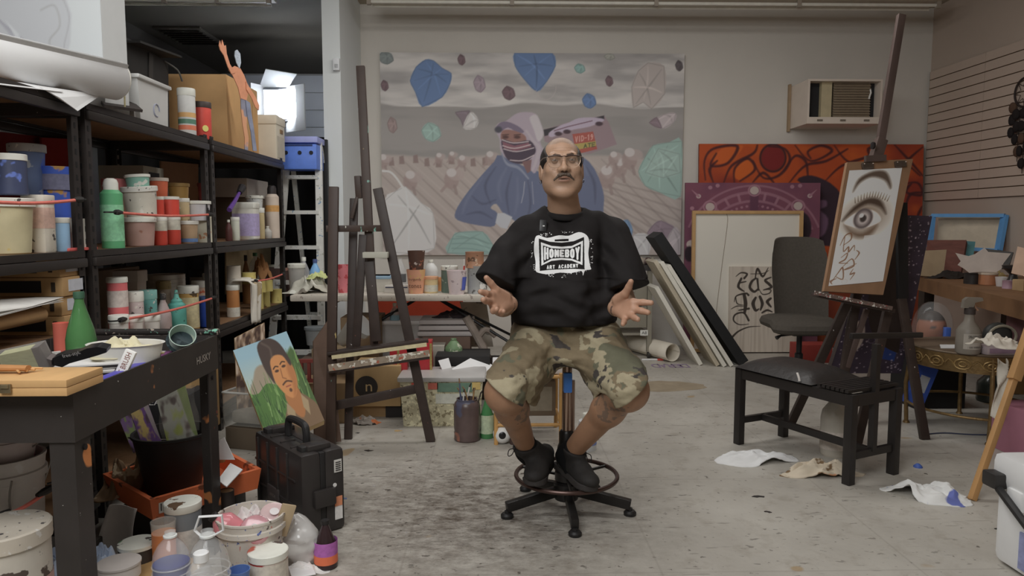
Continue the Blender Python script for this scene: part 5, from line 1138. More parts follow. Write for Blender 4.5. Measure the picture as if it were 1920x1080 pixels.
def whiteboard():
	Y = YB - .38; tl = at(1297, 395, Y); br = at(1495, 650, Y); w_ = br.x - tl.x; h_ = tl.z - .01
	t = thing('framed_board', 'blank white board in narrow wooden frame leaning on the back wall', 'board', (tl.x + w_ / 2, Y - .06, .01), 0, rot=(-.03, 0, 0))
	MB().box((0, .012, h_ / 2), (w_ - .02, .01, h_ - .02)).build('panel', mat((152, 148, 139), .6, 0, .03, 2.), t); WD = mat((132, 102, 62), .6, 0, .15, 12.)
	for x in (-1, 1): MB().box((x * (w_ / 2 - .015), 0, h_ / 2), (.03, .03, h_)).build('frame_side', WD, t)
	for z in (.015, h_ - .015): MB().box((0, 0, z), (w_ - .06, .03, .03)).build('frame_rail', WD, t)
	P = lambda px, py: Vector((at(px, py, Y - .06).x - t.location.x, .004, at(px, py, Y - .06).z))
	MB().tube(spl([P(1364, 400), P(1367, 412), P(1364, 440), P(1354, 510), P(1346, 570), P(1343, 602)], 5), .0022, 5).build('crack', mat((96, 84, 70), .7), t)
whiteboard()
def calligraphy():
	c = Cv(1370, 500, 1500, 660, 240, (146, 138, 128), 2.3); K = (40, 34, 30); n = c.noise(.35, .012, 6); c.blend(np.clip((n - .5) * 2, 0, .35), (112, 102, 92))
	q = lambda L: [(1180 + x / 3.176, 380 + y / 3.176) for x, y in L]
	for L, w_ in (([(755, 450), (768, 395), (800, 440), (832, 388)], (2, 4, 4, 1)), ([(728, 425), (800, 422), (835, 405)], (1, 1.5, 1)), ([(640, 440), (670, 418), (706, 425), (690, 450)], (1, 3, 4)), ([(672, 452), (655, 500), (690, 528)], (4, 5, 2)), ([(700, 470), (660, 478)], (2, 3)), ([(760, 450), (735, 470), (724, 505), (750, 530), (772, 515)], (3, 5, 5, 3)), ([(768, 455), (776, 520)], (4, 3)), ([(850, 445), (815, 462), (838, 485), (852, 505), (806, 520)], (2, 5, 5, 2)),
				  ([(632, 590), (645, 555), (700, 540), (716, 550)], (1, 3, 4)), ([(690, 545), (700, 600), (695, 655)], (6, 7, 5)), ([(660, 640), (720, 630)], (2, 4)), ([(615, 632), (650, 615), (690, 618)], (1, 2, 1)), ([(640, 560), (650, 600), (690, 610)], (2, 2, 1)), ([(760, 565), (745, 600), (760, 640), (780, 632)], (4, 7, 5, 2)), ([(785, 560), (800, 600), (790, 638)], (5, 6, 3)), ([(780, 515), (800, 545), (840, 540), (850, 520), (820, 518)], (1, 2, 2, 1)), ([(850, 570), (830, 590), (852, 620)], (4, 6, 3)), ([(720, 700), (690, 655), (640, 665), (630, 700), (665, 725), (720, 722)], (4, 3, 3, 2, 1)), ([(800, 655), (830, 640), (860, 650)], (3, 4, 2)), ([(625, 797), (660, 765), (720, 740), (790, 735)], (4, 3, 2, .8))):
		c.line(q(L), list(w_), K, 1., .95, sm=5)
	tl = at(1370, 500, YB - .46); tr = at(1500, 500, YB - .46)
	panel('lettered_canvas', 'white canvas with black brush lettering below the framed board', 'painting', c, tl + Vector((0, .02, 0)), (tr.x - tl.x, 0, 0), (0, -.03, -tl.z * .985), .03, mat((140, 132, 122), .8))
calligraphy()
# canvases leaning edge-on, black portfolio
def lean(name, label, cat, base, top, Y, th, dep, m, group=None):
	b = at(*base, Y); b.z = .0; tp = at(*top, Y); t = thing(name, label, cat, (b.x, Y, 0), 0, group); d = tp - b; d.y = 0; L = d.length; d.normalize(); n = Vector((d.z, 0, -d.x))
	lo = Vector((0, 0, max(0., -n.z * th)))
	a = lo; q = [a, a + n * th, a + n * th + d * L, a + d * L]
	MB().add(q + [p + Vector((0, dep, 0)) for p in q], [(0, 1, 2, 3), (7, 6, 5, 4), (0, 4, 5, 1), (1, 5, 6, 2), (2, 6, 7, 3), (3, 7, 4, 0)]).build('canvas_wrap', m, t, smooth=False)
	for s in (0, 1): MB().add([p + Vector((0, dep + .001, 0)) for p in q], [(0, 1, 2, 3)]) if 0 else None
	mb = MB(); k = a + d * .02; 
	for f in (.0, 1.): p0 = a + n * th * .5 + d * (L * f if f else .0) + Vector((0, -.002, 0)); mb.box(p0 + d * (.02 if not f else -.02), (th * .8, .004, .03))
	return t
CW = mat((150, 147, 138), .75, 0, .08, 12.); G_ = 'blank canvases leaning beside the grey cabinet'
lean('blank_canvas', 'shortest blank canvas leaning nearest the grey metal cabinet', 'canvas', (1311, 682), (1228, 541), 6.10, .035, .33, CW, G_)
lean('blank_canvas', 'cream-edged blank canvas second in the leaning row', 'canvas', (1343, 692), (1226, 492), 6.06, .034, .36, mat((132, 124, 108), .75, 0, .1, 12.), G_)
lean('blank_canvas', 'tall white canvas third in the leaning row', 'canvas', (1356, 696), (1238, 494), 6.03, .034, .38, CW, G_)
lean('blank_canvas', 'rightmost white canvas leaning against the black portfolio', 'canvas', (1369, 694), (1251, 500), 6.04, .033, .38, CW, G_)
lean('art_portfolio', 'tall black portfolio case leaning beside the white canvases', 'portfolio', (1388, 686), (1226, 446), 6.08, .085, .34, mat((19, 19, 20), .6, 0, .2))
def strap():
	a = at(1348, 610, 6.2); MB().tube(spl([at(1348, 612, 6.3), at(1366, 640, 6.2), at(1382, 662, 6.12), Vector((at(1394, 672, 6.1).x, 6.1, .03))], 5), .012, 8, flat=.3).build('portfolio_strap', mat((28, 26, 25), .7), None, label='loose black strap hanging from the portfolio case', cat='strap')
strap()
def paper_roll():
	p = onz(1262, 680); r = .085; t = thing('paper_roll', 'large open roll of white paper lying under the canvases', 'paper roll', (p.x, p.y + .02, r), 0, rot=(0, 0, -1.15))
	mb = MB()
	def f(u, v): a = 2 * PI * 1.6 * u; rr = r * (.86 + .09 * u); return Vector((-.62 * v, rr * math.cos(a), rr * math.sin(a)))
	o = mb.grid(f, 60, 6).build('sheet', mat((156, 150, 138), .8, 0, .05, 4.), t); solid(o, .002)
paper_roll()
def cabinet():
	Y = 6.45; xr = at(1222, 600, Y).x; w_ = .62; H = 1.22 - 80 * Y / F
	t = thing('metal_cabinet', 'grey metal cabinet on casters half hidden behind the man', 'cabinet', (xr - w_ / 2, Y + .25, 0)); GM = mat((104, 100, 90), .5, .3, .08, 8.)
	for sx in (-1, 1):
		for sy in (-1, 1):
			l = MB().box((sx * (w_ / 2 - .02), sy * .23, H / 2 + .03), (.04, .04, H - .06)).build('post', GM, t); MB().lathe([(0, -.012), (.03, -.012), (.03, .012), (0, .012)], (sx * (w_ / 2 - .02), sy * .23, .03), 12, Matrix.Rotation(PI / 2, 3, 'Y')).build('caster', mat((40, 38, 36), .5), l)
	MB().box((0, 0, H - .012), (w_ + .02, .52, .05)).build('top_board', mat((42, 40, 40), .5), t)
	for z0, z1 in ((H - .34, H - .14), (H - .56, H - .36)):
		d = MB().box((0, -.235, (z0 + z1) / 2), (w_ - .09, .02, z1 - z0 - .01), bev=.004).build('drawer', GM, t); MB().box((.1, -.25, (z0 + z1) / 2 + .02), (.1, .012, .018)).build('handle', mat((130, 126, 118), .3, .7), d)
	MB().box((0, 0, .22), (w_ - .02, .46, .02)).build('shelf', GM, t)
	text('cabinet_tag', 'A8', mat((40, 38, 38), .6), MB().box((.24, -.262, H - .60), (.07, .004, .05)).build('tag_card', mat((160, 156, 150), .7), t), (.24, -.2645, H - .60), (1, 0, 0), (0, 0, 1), .045, .028)
	for i, (px, py, c) in enumerate(((1190, 492, (84, 62, 60)), (1200, 488, (120, 110, 100)), (1212, 494, (70, 56, 54)), (1183, 495, (50, 44, 44)), (1222, 490, (124, 120, 108)))):
		q = at(px, py, Y + .1); r = random.Random(i)
		MB().grid(lambda u, v: Vector((.055 * math.cos(2 * PI * u) * math.sin(PI * v) * (1 + .4 * math.sin(7 * u + i)), .05 * math.sin(2 * PI * u) * math.sin(PI * v), .03 + .03 * -math.cos(PI * v) * (1 + .3 * math.sin(9 * u)))), 18, 9, True).build('crumpled_rag', mat(c, .8, 0, .3, 30.), None, (q.x, q.y, H + .012), label=['crumpled maroon scrap on the grey cabinet beside the sleeve', 'crumpled beige scrap on the grey cabinet', 'crumpled brown scrap at the right of the cabinet top', 'dark crumpled scrap close to the black sleeve', 'pale folded scrap at the cabinet edge under the canvases'][i], cat='scrap')
cabinet()
def marker(): p = onz(1222, 676); t = thing('marker_pen', 'white marker with red cap on the floor by the cabinet', 'pen', (p.x, p.y, .008), 0); MB().lathe([(.007, -.09), (.008, -.08), (.008, .05)], seg=10, m=Matrix.Rotation(PI / 2, 3, 'Y')).build('barrel', mat((170, 166, 160), .4), t); MB().lathe([(.009, .05), (.009, .1), (.004, .105)], seg=10, m=Matrix.Rotation(PI / 2, 3, 'Y')).build('cap', mat((150, 48, 36), .4), t)
marker()
def floor_letters():
	t = thing('floor_lettering', 'faded purple stencil letters painted on the floor before the canvases', 'floor marking'); PM = mat((98, 84, 104), .7, 0, .2, 30.)
	for i, ch in enumerate('DARED'):
		if ch == ' ': continue
		a = onz(1229 + i * 13.5, 686); text('letter', ch, PM, t, (a.x, a.y, .0012), (-1, .03, 0), (0, -1, 0), .075, .16, .0, .02)
floor_letters()
rs_ = random.Random(11)
MB().prism([((.30 + .05 * rs_.random()) * math.cos(k * .25), (.16 + .03 * rs_.random()) * math.sin(k * .25)) for k in range(25)], onz(1240, 724), (1, 0, 0), (0, 1, 0), .0012).build('floor_stain', mat((106, 95, 78), .7, 0, .25, 8.), None, label='large dried brown stain on the floor right of the man', cat='stain', smooth=False)
# dream catcher on the slatted wall
def dream_catcher():
	c = onx(1922, 172, XR - .04); t = thing('dream_catcher', 'dark feathered dream catcher hanging on the slatted right wall', 'dream catcher', c); K = mat((34, 26, 24), .7); R = .115
	ri = lambda r, a: Vector((0, r * math.cos(a), r * math.sin(a)))
	MB().tube([ri(R, k * PI / 16) for k in range(32)], .008, 8, True).build('hoop', K, t)
	for k in range(8): MB().tube([ri(R, k * PI / 4), ri(R * .45, k * PI / 4 + .4), ri(R, k * PI / 4 + PI / 4)], .0025, 5).build('web_string', K, t)
	MB().tube([(0, 0, R), (0, 0, R + .14)], .003, 5).build('hanging_cord', K, t)
	r = random.Random(5)
	for k, (y, z0, n) in enumerate(((.1, -.09, 3), (.045, -.15, 4), (-.02, -.15, 5), (-.08, -.12, 4))):
		s = MB().tube([(0, y, z0 + .04), (0, y, z0 - .1 * n)], .003, 5).build('feather_cord', K, t)
		for j in range(n):
			z = z0 - .02 - j * .1; dy = r.uniform(-.02, .02)
			MB().grid(lambda u, v: Vector((-.02 + .02 * math.cos(2 * PI * u) * math.sin(PI * v), y + dy + .034 * math.sin(2 * PI * u) * math.sin(PI * v) * (1 + .35 * math.sin(9 * u + j)), z + .045 * math.cos(PI * v))), 12, 7, True).build('feather', mat((26, 22, 22) if (k + j) % 4 else (60, 44, 34), .9), s)
dream_catcher()
# ================================================================== things on the shelves
W_, CREAM, KRAFT = (160, 156, 148), (150, 142, 122), (124, 96, 60)
SPL = (((150, 146, 140), 34., .70), ((60, 56, 54), 40., .72))
def place(bb, pl):
	x0, y0, x1, y1 = bb; cx = (x0 + x1) / 2; k = pl[0]
	if k == 's': p = onx(cx, y1, SX0 - pl[1]); p.z = pl[2] if pl[2] is not None else p.z
	elif k == 'y':
		p = at(cx, y1, pl[1]); p.z = pl[2] if len(pl) > 2 and pl[2] is not None else p.z
	else: p = onz(cx, y1, pl[1] if len(pl) > 1 else 0.)
	return p
PROF = {'jar': [(.93, 0), (1, .03), (1, .82), (.98, .95)], 'tub': [(.80, 0), (.84, .02), (.97, .86)], 'can': [(1, 0), (1.02, .01), (1, .03), (1, .96), (1.02, .98), (1.02, 1), (.9, 1), (.9, .97), (0, .97)],
		'bottle': [(.92, 0), (1, .04), (1, .52), (.95, .60), (.52, .78), (.34, .84), (.33, .92)], 'squeeze': [(.95, 0), (1, .03), (1, .62), (.92, .70), (.6, .75)], 'spray': [(1, 0), (1, .78), (.62, .84)],
		'cup': [(.76, 0), (1, 1), (.94, 1), (.72, .04), (0, .04)], 'bucket': [(.84, 0), (.95, .78), (1.03, .79), (1.03, .86), (.97, .87), (1., .97), (1.02, .97), (1.02, 1), (.95, 1), (.84, .12), (0, .1)], 'jug': [(.9, 0), (1, .04), (1, .62), (.9, .74), (.5, .86), (.3, .90), (.3, .95)],
		'wine': [(.9, 0), (1, .03), (1, .42), (.86, .55), (.42, .80), (.31, .88), (.31, .95)]}
LID = {'jar': (1.05, .84), 'tub': (1.06, .84), 'bottle': (.40, .88), 'squeeze': None, 'spray': (.66, .80), 'jug': (.36, .91), 'wine': (.37, .92)}
def vs(label, cat, bb, pl, body, lid=None, k='jar', band=None, sp=(), grp=None, sq=False, glass=0., tilt=0., lidsp=None, rough=.5, fill=None, name=None, lz=None):
	p = place(bb, pl); r = S(bb[2] - bb[0], p) / 2 / 1.04; h = S(bb[3] - bb[1], p)
	if pl[0] == 's' and pl[2] is not None: h = max(.5 * h, onx((bb[0] + bb[2]) / 2, bb[1], SX0 - pl[1]).z - p.z)
	elif pl[0] == 'y' and len(pl) > 2 and pl[2] is not None: h = max(.5 * h, at((bb[0] + bb[2]) / 2, bb[1], pl[1]).z - p.z)
	t = thing(name or cat.replace(' ', '_'), label, cat, p, 0, grp, rot=(0, tilt, random.uniform(0, 3) if not sq else .0))
	def lat(prof, **q):
		mb = MB().lathe([(a * r, z * h) for a, z in prof], seg=24, **q)
		if sq:
			for i, v in enumerate(mb.v):
				a = math.atan2(v[1], v[0]); f = (abs(math.cos(a)) ** 5 + abs(math.sin(a)) ** 5) ** -.2; mb.v[i] = (v[0] * f * .96, v[1] * f * .80, v[2])
		return mb
	m = mat(body, rough, 0, .1, 16., spots=tuple(sp)) if not glass else mat(body, .12, 0, .05, alpha=glass, coat=.6, g=3.0)
	lat(PROF[k]).build('body', m, t)
	if fill: lat([(.88, .02), (.94, .04), (.94, fill[1]), (0, fill[1])]).build('contents', mat(fill[0], .5, 0, .15, 20.), t)
	lm = mat(lid, .5, 0, .08, 20., spots=tuple(lidsp) if lidsp is not None else (SPL if sp else ())) if lid else None
	if lid and k != 'cup':
		if k == 'squeeze': lat([(.62, .74), (.62, .78), (.3, .84), (.14, 1.0), (0, 1.0)]).build('nozzle', lm, t)
		elif k == 'can': lat([(.86, .97), (.86, .985), (.0, .985)]).build('lid', lm, t)
		elif k == 'spray': lat([(.66, .80), (.66, .93), (.55, .98), (.3, 1.0), (0, 1.0)]).build('cap', lm, t)
		else:
			a, z = LID[k]; z = lz or z; lat([(a * .98, z), (a, z + .01), (a, .985), (a * .96, 1), (0, 1)]).build('lid' if k in ('jar', 'tub') else 'cap', lm, t)
	if band:
		z0, z1, c = band; rr = 1.012 if k != 'tub' else .93 + .1 * (z0 + z1) / 2 - .02
		lat([(rr, z0), (rr, z1)], caps=False).build('paper_label', mat(c, .7, 0, .25, 60.), t)
	if k == 'bucket':
		rr = r * 1.0; MB().tube([(rr * math.cos(a) * 1.02, rr * math.sin(a) * .35 - rr * .75, h * .86 - abs(math.sin(a)) * h * .45) for a in [PI * j / 14 for j in range(15)]], .003, 6).build('bail_handle', mat((110, 106, 100), .4, .7), t)
	return t
def bxs(label, cat, c, d, col, rz=0., grp=None, name=None, tags=(), lid=None, rough=.75, bev=.004, rot=None):
	"""a carton or block: centre of its base c, size d; tags = (face, u, v, w, h, colour) printed panels"""
	t = thing(name or cat.replace(' ', '_'), label, cat, c, rz, grp, rot)
	MB().box((0, 0, d[2] / 2), d, bev=bev).build('body', mat(col, rough, 0, .1, 8.), t)
	for f, u, v, w_, h_, cc in tags:
		if f == 'x': MB().box((d[0] / 2 + .0012, u * d[1] / 2, v * d[2]), (.002, w_ * d[1], h_ * d[2])).build('printed_panel', mat(cc, .6, 0, .15, 30.), t)
		elif f == 'y': MB().box((u * d[0] / 2, -d[1] / 2 - .0012, v * d[2]), (w_ * d[0], .002, h_ * d[2])).build('printed_panel', mat(cc, .6, 0, .15, 30.), t)
		else: MB().box((u * d[0] / 2, v * d[1] / 2, d[2] + .0012), (w_ * d[0], h_ * d[1], .002)).build('printed_panel', mat(cc, .6, 0, .15, 30.), t)
	if lid: MB().box((0, 0, d[2] * .9), (d[0] + .012, d[1] + .012, d[2] * .2), bev=.006).build('lid', mat(lid, .6), t)
	return t
def rag(label, cat, c, w_, d_, h_, col, seed=0, spots=(), rz=0., rough=.9, name='rag', grp=None, alpha=1., up=False):
	r_ = np.random.RandomState(seed); ph = r_.uniform(0, 6.28, 8); n, m = 72, 26; P = []
	for j in range(m):
		for i in range(n):
			a = 2 * PI * i / n; rr = j / (m - 1); R = 1 + .16 * math.sin(2 * a + ph[0]) + .12 * math.sin(3 * a + ph[1]) + .08 * math.sin(5 * a + ph[2]); P.append((math.cos(a) * rr * R, math.sin(a) * rr * R, 0))
	P = np.array(P); rd = lambda f, k: (1 - np.abs(2 * vnoise(P + .37 * k, f, seed + k, 1) - 1) ** .8); rad = np.hypot(P[:, 0], P[:, 1])
	z = .25 + .9 * rd(2.3, 1) ** 2 * .8 + .6 * (rd(4.6, 2) ** 2 - .3); z = np.clip(z * (1 - np.clip(rad, 0, 1.05) ** 3 * .92), .03, 2)
	z = z.reshape(m, n)
	for _ in range(3): z[1:-1] = .4 * z[1:-1] + .15 * (z[2:] + z[:-2] + np.roll(z[1:-1], 1, 1) + np.roll(z[1:-1], -1, 1))
	z = z.ravel()
	P[:, 0] += .10 * (rd(3.1, 5) - .5); P[:, 1] += .10 * (rd(3.3, 6) - .5)
	V = [(x * w_ / 2, y * d_ / 2, k * h_) for (x, y, _), k in zip(P, z)]; F = [(j * n + i, j * n + (i + 1) % n, (j + 1) * n + (i + 1) % n, (j + 1) * n + i) for j in range(m - 1) for i in range(n)]
	o = MB().add(V, F).build(name, mat(col, rough, 0, .1, 10., spots=tuple(spots), alpha=alpha), None, c, (0, 0, rz), label=label, cat=cat, group=grp); solid(o, .004, 1.); return o
def slab(name, label, cat, pts, th, m, grp=None):
	"""thin rigid sheet through four world points (tl, tr, br, bl)"""
	o = sum(pts, Vector()) / 4; q = [p - o for p in pts]; n = (q[1] - q[0]).cross(q[3] - q[0]).normalized()
	return MB().add(q + [p + n * th for p in q], [(0, 1, 2, 3), (7, 6, 5, 4), (0, 4, 5, 1), (1, 5, 6, 2), (2, 6, 7, 3), (3, 7, 4, 0)]).build(name, m, None, o, label=label, cat=cat, group=grp, smooth=False)
GS = 'paint containers on the shelves'
RD, TE, BU = (150, 44, 30), (72, 124, 116), (38, 66, 132)
# ---- near unit, middle shelf
vs('big yellow-stained white tub at the far left of the near shelf', 'paint tub', (-40, 372, 62, 478), ('s', .10, ZM), (142, 134, 104), (150, 148, 140), 'tub', sp=(((146, 128, 50), 7., .60), ((140, 70, 50), 12., .72)), grp=GS)
vs('white square jug with red printed label beside the yellow-stained tub', 'paint jug', (52, 366, 101, 470), ('s', .06, ZM), (150, 144, 132), (140, 134, 124), 'jar', sp=SPL, band=(.42, .78, (150, 120, 108)), sq=True, grp=GS)
vs('dark navy jar with paint-crusted white lid at the left edge', 'paint jar', (-6, 290, 50, 366), ('s', .08, None), (42, 48, 70), W_, 'jar', sp=(((66, 84, 140), 10., .62),), lidsp=SPL, grp=GS)
vs('tall clear blue-smeared container with grey lid on the near shelf', 'storage tub', (24, 272, 86, 366), ('s', .22, None), (72, 86, 116), (120, 118, 116), 'tub', sp=(((52, 74, 140), 9., .58), ((120, 124, 130), 14., .66)), grp=GS)
vs('bright blue measuring bucket standing on the near shelf', 'measuring bucket', (82, 314, 139, 410), ('s', .14, None), (44, 70, 146), None, 'cup', band=(.55, .85, (84, 84, 104)), sp=(((140, 104, 46), 9., .70),), grp=GS)
vs('small pale blue jar with white lid under the blue measuring bucket', 'paint jar', (97, 408, 131, 466), ('s', .05, ZM), (104, 134, 168), W_, 'jar', grp=GS)
vs('grey-blue box-shaped bottle with white top behind the near post', 'paint jar', (137, 322, 163, 400), ('s', .2, None), (76, 82, 104), W_, 'jar', sq=True, grp=GS)
vs('white lid roll standing on edge beside the near post', 'tape roll', (135, 410, 166, 466), ('s', .05, ZM), (150, 148, 140), (60, 84, 140), 'can', grp=GS)
bxs('small red book lying under the pale blue jar', 'book', onx(120, 468, SX0 - .09).xy.to_3d() + Vector((0, 0, ZM)), (.16, .2, .012), (150, 60, 56))
slab('red_board', 'dark red board standing at the back of the near shelf', 'board', [onx(78, 258, SX1 + .06), onx(168, 262, SX1 + .06), onx(174, 345, SX1 + .06), onx(84, 345, SX1 + .06)], .01, mat((112, 26, 24), .8, g=1.8))
slab('red_board', 'long dark red board hanging behind the near shelf posts', 'board', [onx(-60, 240, SX1 + .02), onx(76, 256, SX1 + .02), onx(82, 420, SX1 + .02), onx(-60, 440, SX1 + .02)], .01, mat((92, 22, 22), .8, g=1.6))
# ---- middle unit, middle shelf
vs('tall green cleaner bottle next to the near shelf post', 'bottle', (193, 335, 233, 462), ('s', .05, ZM), (58, 118, 78), W_, 'spray', band=(.1, .62, (92, 142, 108)), grp=GS)
vs('pink-crusted white jar behind the green cleaner bottle', 'paint jar', (196, 336, 238, 420), ('s', .22, ZM), (150, 130, 110), (150, 84, 84), 'jar', sp=(((140, 60, 60), 10., .58),), grp=GS)
vs('mauve-brown tub with dirty white lid at the shelf front', 'paint tub', (234, 408, 292, 460), ('s', .07, ZM), (128, 100, 92), W_, 'tub', sp=(((110, 70, 54), 10., .72),), grp=GS)
vs('tilted grubby white tub stacked on the mauve-brown tub', 'paint tub', (236, 350, 298, 408), ('s', .08, None), (142, 138, 128), (150, 148, 142), 'tub', sp=SPL, tilt=-.10, grp=GS)
vs('teal tub with white lid on top of the tilted white tub', 'paint tub', (239, 328, 283, 362), ('s', .10, None), (84, 120, 108), W_, 'tub', sp=(((140, 140, 134), 14., .7),), tilt=-.08, grp=GS)
vs('orange tub with crusted lid behind the tilted white tub', 'paint tub', (282, 334, 316, 374), ('s', .16, None), (170, 74, 44), (150, 140, 130), 'tub', sp=(((150, 140, 130), 20., .7),), grp=GS)
vs('red paint jar with white label at the bottom left of the red jars', 'paint jar', (289, 406, 314, 457), ('s', .045, ZM), RD, W_, 'jar', band=(.50, .88, (142, 140, 128)), grp=GS)
vs('red paint jar with white label at the bottom right of the red jars', 'paint jar', (312, 404, 339, 456), ('s', .045, ZM), RD, W_, 'jar', band=(.50, .88, (142, 140, 128)), grp=GS)
vs('red paint jar in the upper row beside the tilted white tub', 'paint jar', (288, 369, 308, 405), ('s', .055, None), (150, 42, 28), W_, 'jar', grp=GS)
vs('red paint jar in the upper row beside the beige jar', 'paint jar', (304, 369, 336, 404), ('s', .055, None), (150, 42, 28), W_, 'jar', grp=GS)
vs('yellow ochre tub high behind the red jars', 'paint tub', (317, 344, 355, 384), ('s', .2, None), (140, 108, 52), (126, 100, 54), 'tub', grp=GS)
vs('brown jar under the yellow ochre tub', 'paint jar', (318, 384, 352, 448), ('s', .2, ZM), (104, 84, 62), CREAM, 'jar', grp=GS)
vs('dark red tub beside the middle post', 'paint tub', (372, 344, 400, 382), ('s', .22, None), (110, 42, 38), (104, 46, 42), 'tub', grp=GS)
vs('grey jar below the dark red tub', 'paint jar', (372, 382, 400, 446), ('s', .22, ZM), (96, 88, 80), W_, 'jar', grp=GS)
vs('beige jar with white lid right of the red jars', 'paint jar', (334, 372, 356, 416), ('s', .10, None), (140, 124, 92), W_, 'jar', sp=SPL, grp=GS)
vs('wide clear tub with white lid on the blue-banded can', 'storage tub', (350, 377, 395, 414), ('s', .06, None), (140, 138, 140), W_, 'tub', grp=GS)
vs('tan tub with blue bands and white lid at the shelf front', 'paint tub', (337, 414, 372, 453), ('s', .045, ZM), (136, 114, 88), W_, 'tub', band=(.06, .22, (64, 88, 124)), grp=GS)
vs('stained white carton at the front by the middle post', 'carton', (369, 406, 397, 453), ('s', .045, ZM), (150, 146, 130), None, 'can', sq=True, sp=(((140, 100, 70), 14., .68),), grp=GS)
vs('pale yellow jar tucked against the middle post', 'paint jar', (390, 412, 405, 450), ('s', .10, ZM), (140, 134, 80), W_, 'jar', grp=GS)
bxs('grey plastic bin with black opening at the back of the middle shelf', 'storage bin', onx(252, 420, SX1 + .16).xy.to_3d() + Vector((0, 0, ZM)), (.24, .24, .42), (112, 110, 100), tags=(('x', 0, .8, .5, .25, (20, 20, 22)),))
slab('brown_board', 'brown hardboard sheet standing at the back of the middle shelf', 'board', [onx(302, 302, SX1 + .05), onx(372, 308, SX1 + .05), onx(372, 450, SX1 + .05), onx(302, 456, SX1 + .05)], .01, mat((100, 72, 48), .7))
# ---- far unit, middle shelf
vs('white rectangular jug with lilac label on the far shelf', 'paint jug', (438, 380, 486, 449), ('s', .06, ZM), (150, 148, 140), W_, 'jar', band=(.1, .7, (124, 114, 146)), sq=True, grp=GS)
t = thing('scrub_brush', 'purple-handled scrub brush leaning on the white jug', 'brush', onx(440, 378, SX0 - .05)); 
MB().tube([(0, -.10, -.055), (0, 0, 0), (0, .09, .06)], [.016, .013, .010], 8).build('handle', mat((70, 44, 104), .4), t); MB().tube([(0, .09, .06), (0, .15, .10)], [.018, .026], 10).build('head', mat((24, 22, 24), .6), t)
vs('tall white cartridge with dark nozzle at the end of the far shelf', 'caulk tube', (499, 348, 525, 445), ('s', .05, ZM), (146, 134, 122), (34, 30, 30), 'spray', band=(.5, .62, (150, 108, 54)), grp=GS)
vs('tiny black and red bottle with white tip on the far shelf', 'glue bottle', (423, 412, 436, 448), ('s', .04, ZM), (60, 32, 30), W_, 'bottle', grp=GS)
vs('small white bottle beside the tiny black bottle', 'bottle', (434, 407, 450, 447), ('s', .04, ZM), (148, 150, 138), W_, 'jar', grp=GS)
vs('white tub with crusted rim behind the lilac-labelled jug', 'paint tub', (462, 367, 494, 400), ('s', .12, None), (140, 142, 140), W_, 'tub', sp=SPL, grp=GS)
vs('yellow-banded white bottle beside the lilac-labelled jug', 'bottle', (480, 390, 497, 446), ('s', .06, ZM), (146, 132, 96), W_, 'jar', grp=GS)
vs('squat clear bottle between the yellow bottle and the cartridge', 'bottle', (494, 424, 510, 446), ('s', .04, ZM), (130, 128, 122), W_, 'bottle', grp=GS)
slab('grey_panel', 'dark grey panel leaning at the back of the far shelf', 'board', [onx(424, 338, SX1 + .06), onx(487, 346, SX1 + .06), onx(487, 440, SX1 + .06), onx(424, 444, SX1 + .06)], .012, mat((66, 60, 56), .7))
bxs('white carton at the back of the far shelf top', 'carton', onx(452, 345, SX1 + .2).xy.to_3d() + Vector((0, 0, 1.42)), (.26, .5, .14), (132, 126, 120))
bxs('wooden crate holding up the white carton on the far shelf', 'crate', onx(452, 345, SX1 + .2).xy.to_3d() + Vector((0, 0, ZM)), (.24, .46, .304), (70, 58, 46))
# ---- middle unit, lower shelf
vs('tall pinkish red bottle with white lid by the near post', 'paint bottle', (205, 519, 241, 606), ('s', .05, ZL), (168, 74, 76), W_, 'jar', band=(.64, .84, (150, 136, 130)), lz=.935, grp=GS)
vs('frosted ribbed white jar right of the pinkish red bottle', 'paint jar', (238, 546, 270, 606), ('s', .05, ZL), (140, 130, 128), W_, 'jar', sp=SPL, grp=GS)
vs('teal jar with splashed lid on the lower shelf', 'paint jar', (264, 543, 295, 600), ('s', .08, ZL), (70, 122, 118), (90, 134, 128), 'jar', sp=SPL, grp=GS)
vs('grey-mauve flip-top bottle beside the teal squeeze bottle', 'paint bottle', (293, 550, 322, 614), ('s', .045, ZL), (122, 108, 106), (36, 34, 34), 'bottle', sp=SPL, grp=GS)
vs('teal squeeze bottle with pointed nozzle on the lower shelf', 'squeeze bottle', (316, 543, 350, 614), ('s', .05, ZL), (56, 118, 108), (66, 126, 116), 'squeeze', sp=(((36, 70, 66), 24., .74),), grp=GS)
vs('tall ochre tub with white lid and dark drip', 'paint tub', (336, 535, 374, 612), ('s', .10, ZL), (140, 110, 54), W_, 'jar', band=(.08, .75, (148, 136, 104)), sp=(((60, 48, 30), 9., .70),), grp=GS)
vs('bright blue glass jar at the right end of the lower shelf', 'paint jar', (373, 555, 406, 606), ('s', .07, ZL), (34, 62, 138), (60, 80, 120), 'jar', grp=GS)
vs('red-stained white jar behind the tall ochre tub', 'paint jar', (362, 526, 387, 590), ('s', .2, ZL), (150, 128, 112), W_, 'jar', sp=(((150, 70, 40), 14., .56),), grp=GS)
vs('black-lidded jar at the back of the lower shelf', 'jar', (359, 504, 400, 585), ('s', .30, ZL), (104, 96, 88), (24, 23, 23), 'jar', grp=GS)
vs('white jar with brown base beside the middle post', 'paint jar', (383, 512, 408, 590), ('s', .18, ZL), (140, 128, 116), W_, 'jar', sp=(((84, 56, 36), 9., .6),), grp=GS)
vs('frosted plastic tub at the back behind the pinkish bottle', 'storage tub', (221, 506, 274, 585), ('s', .26, ZL), (124, 116, 110), (128, 122, 116), 'tub', sq=True, grp=GS)
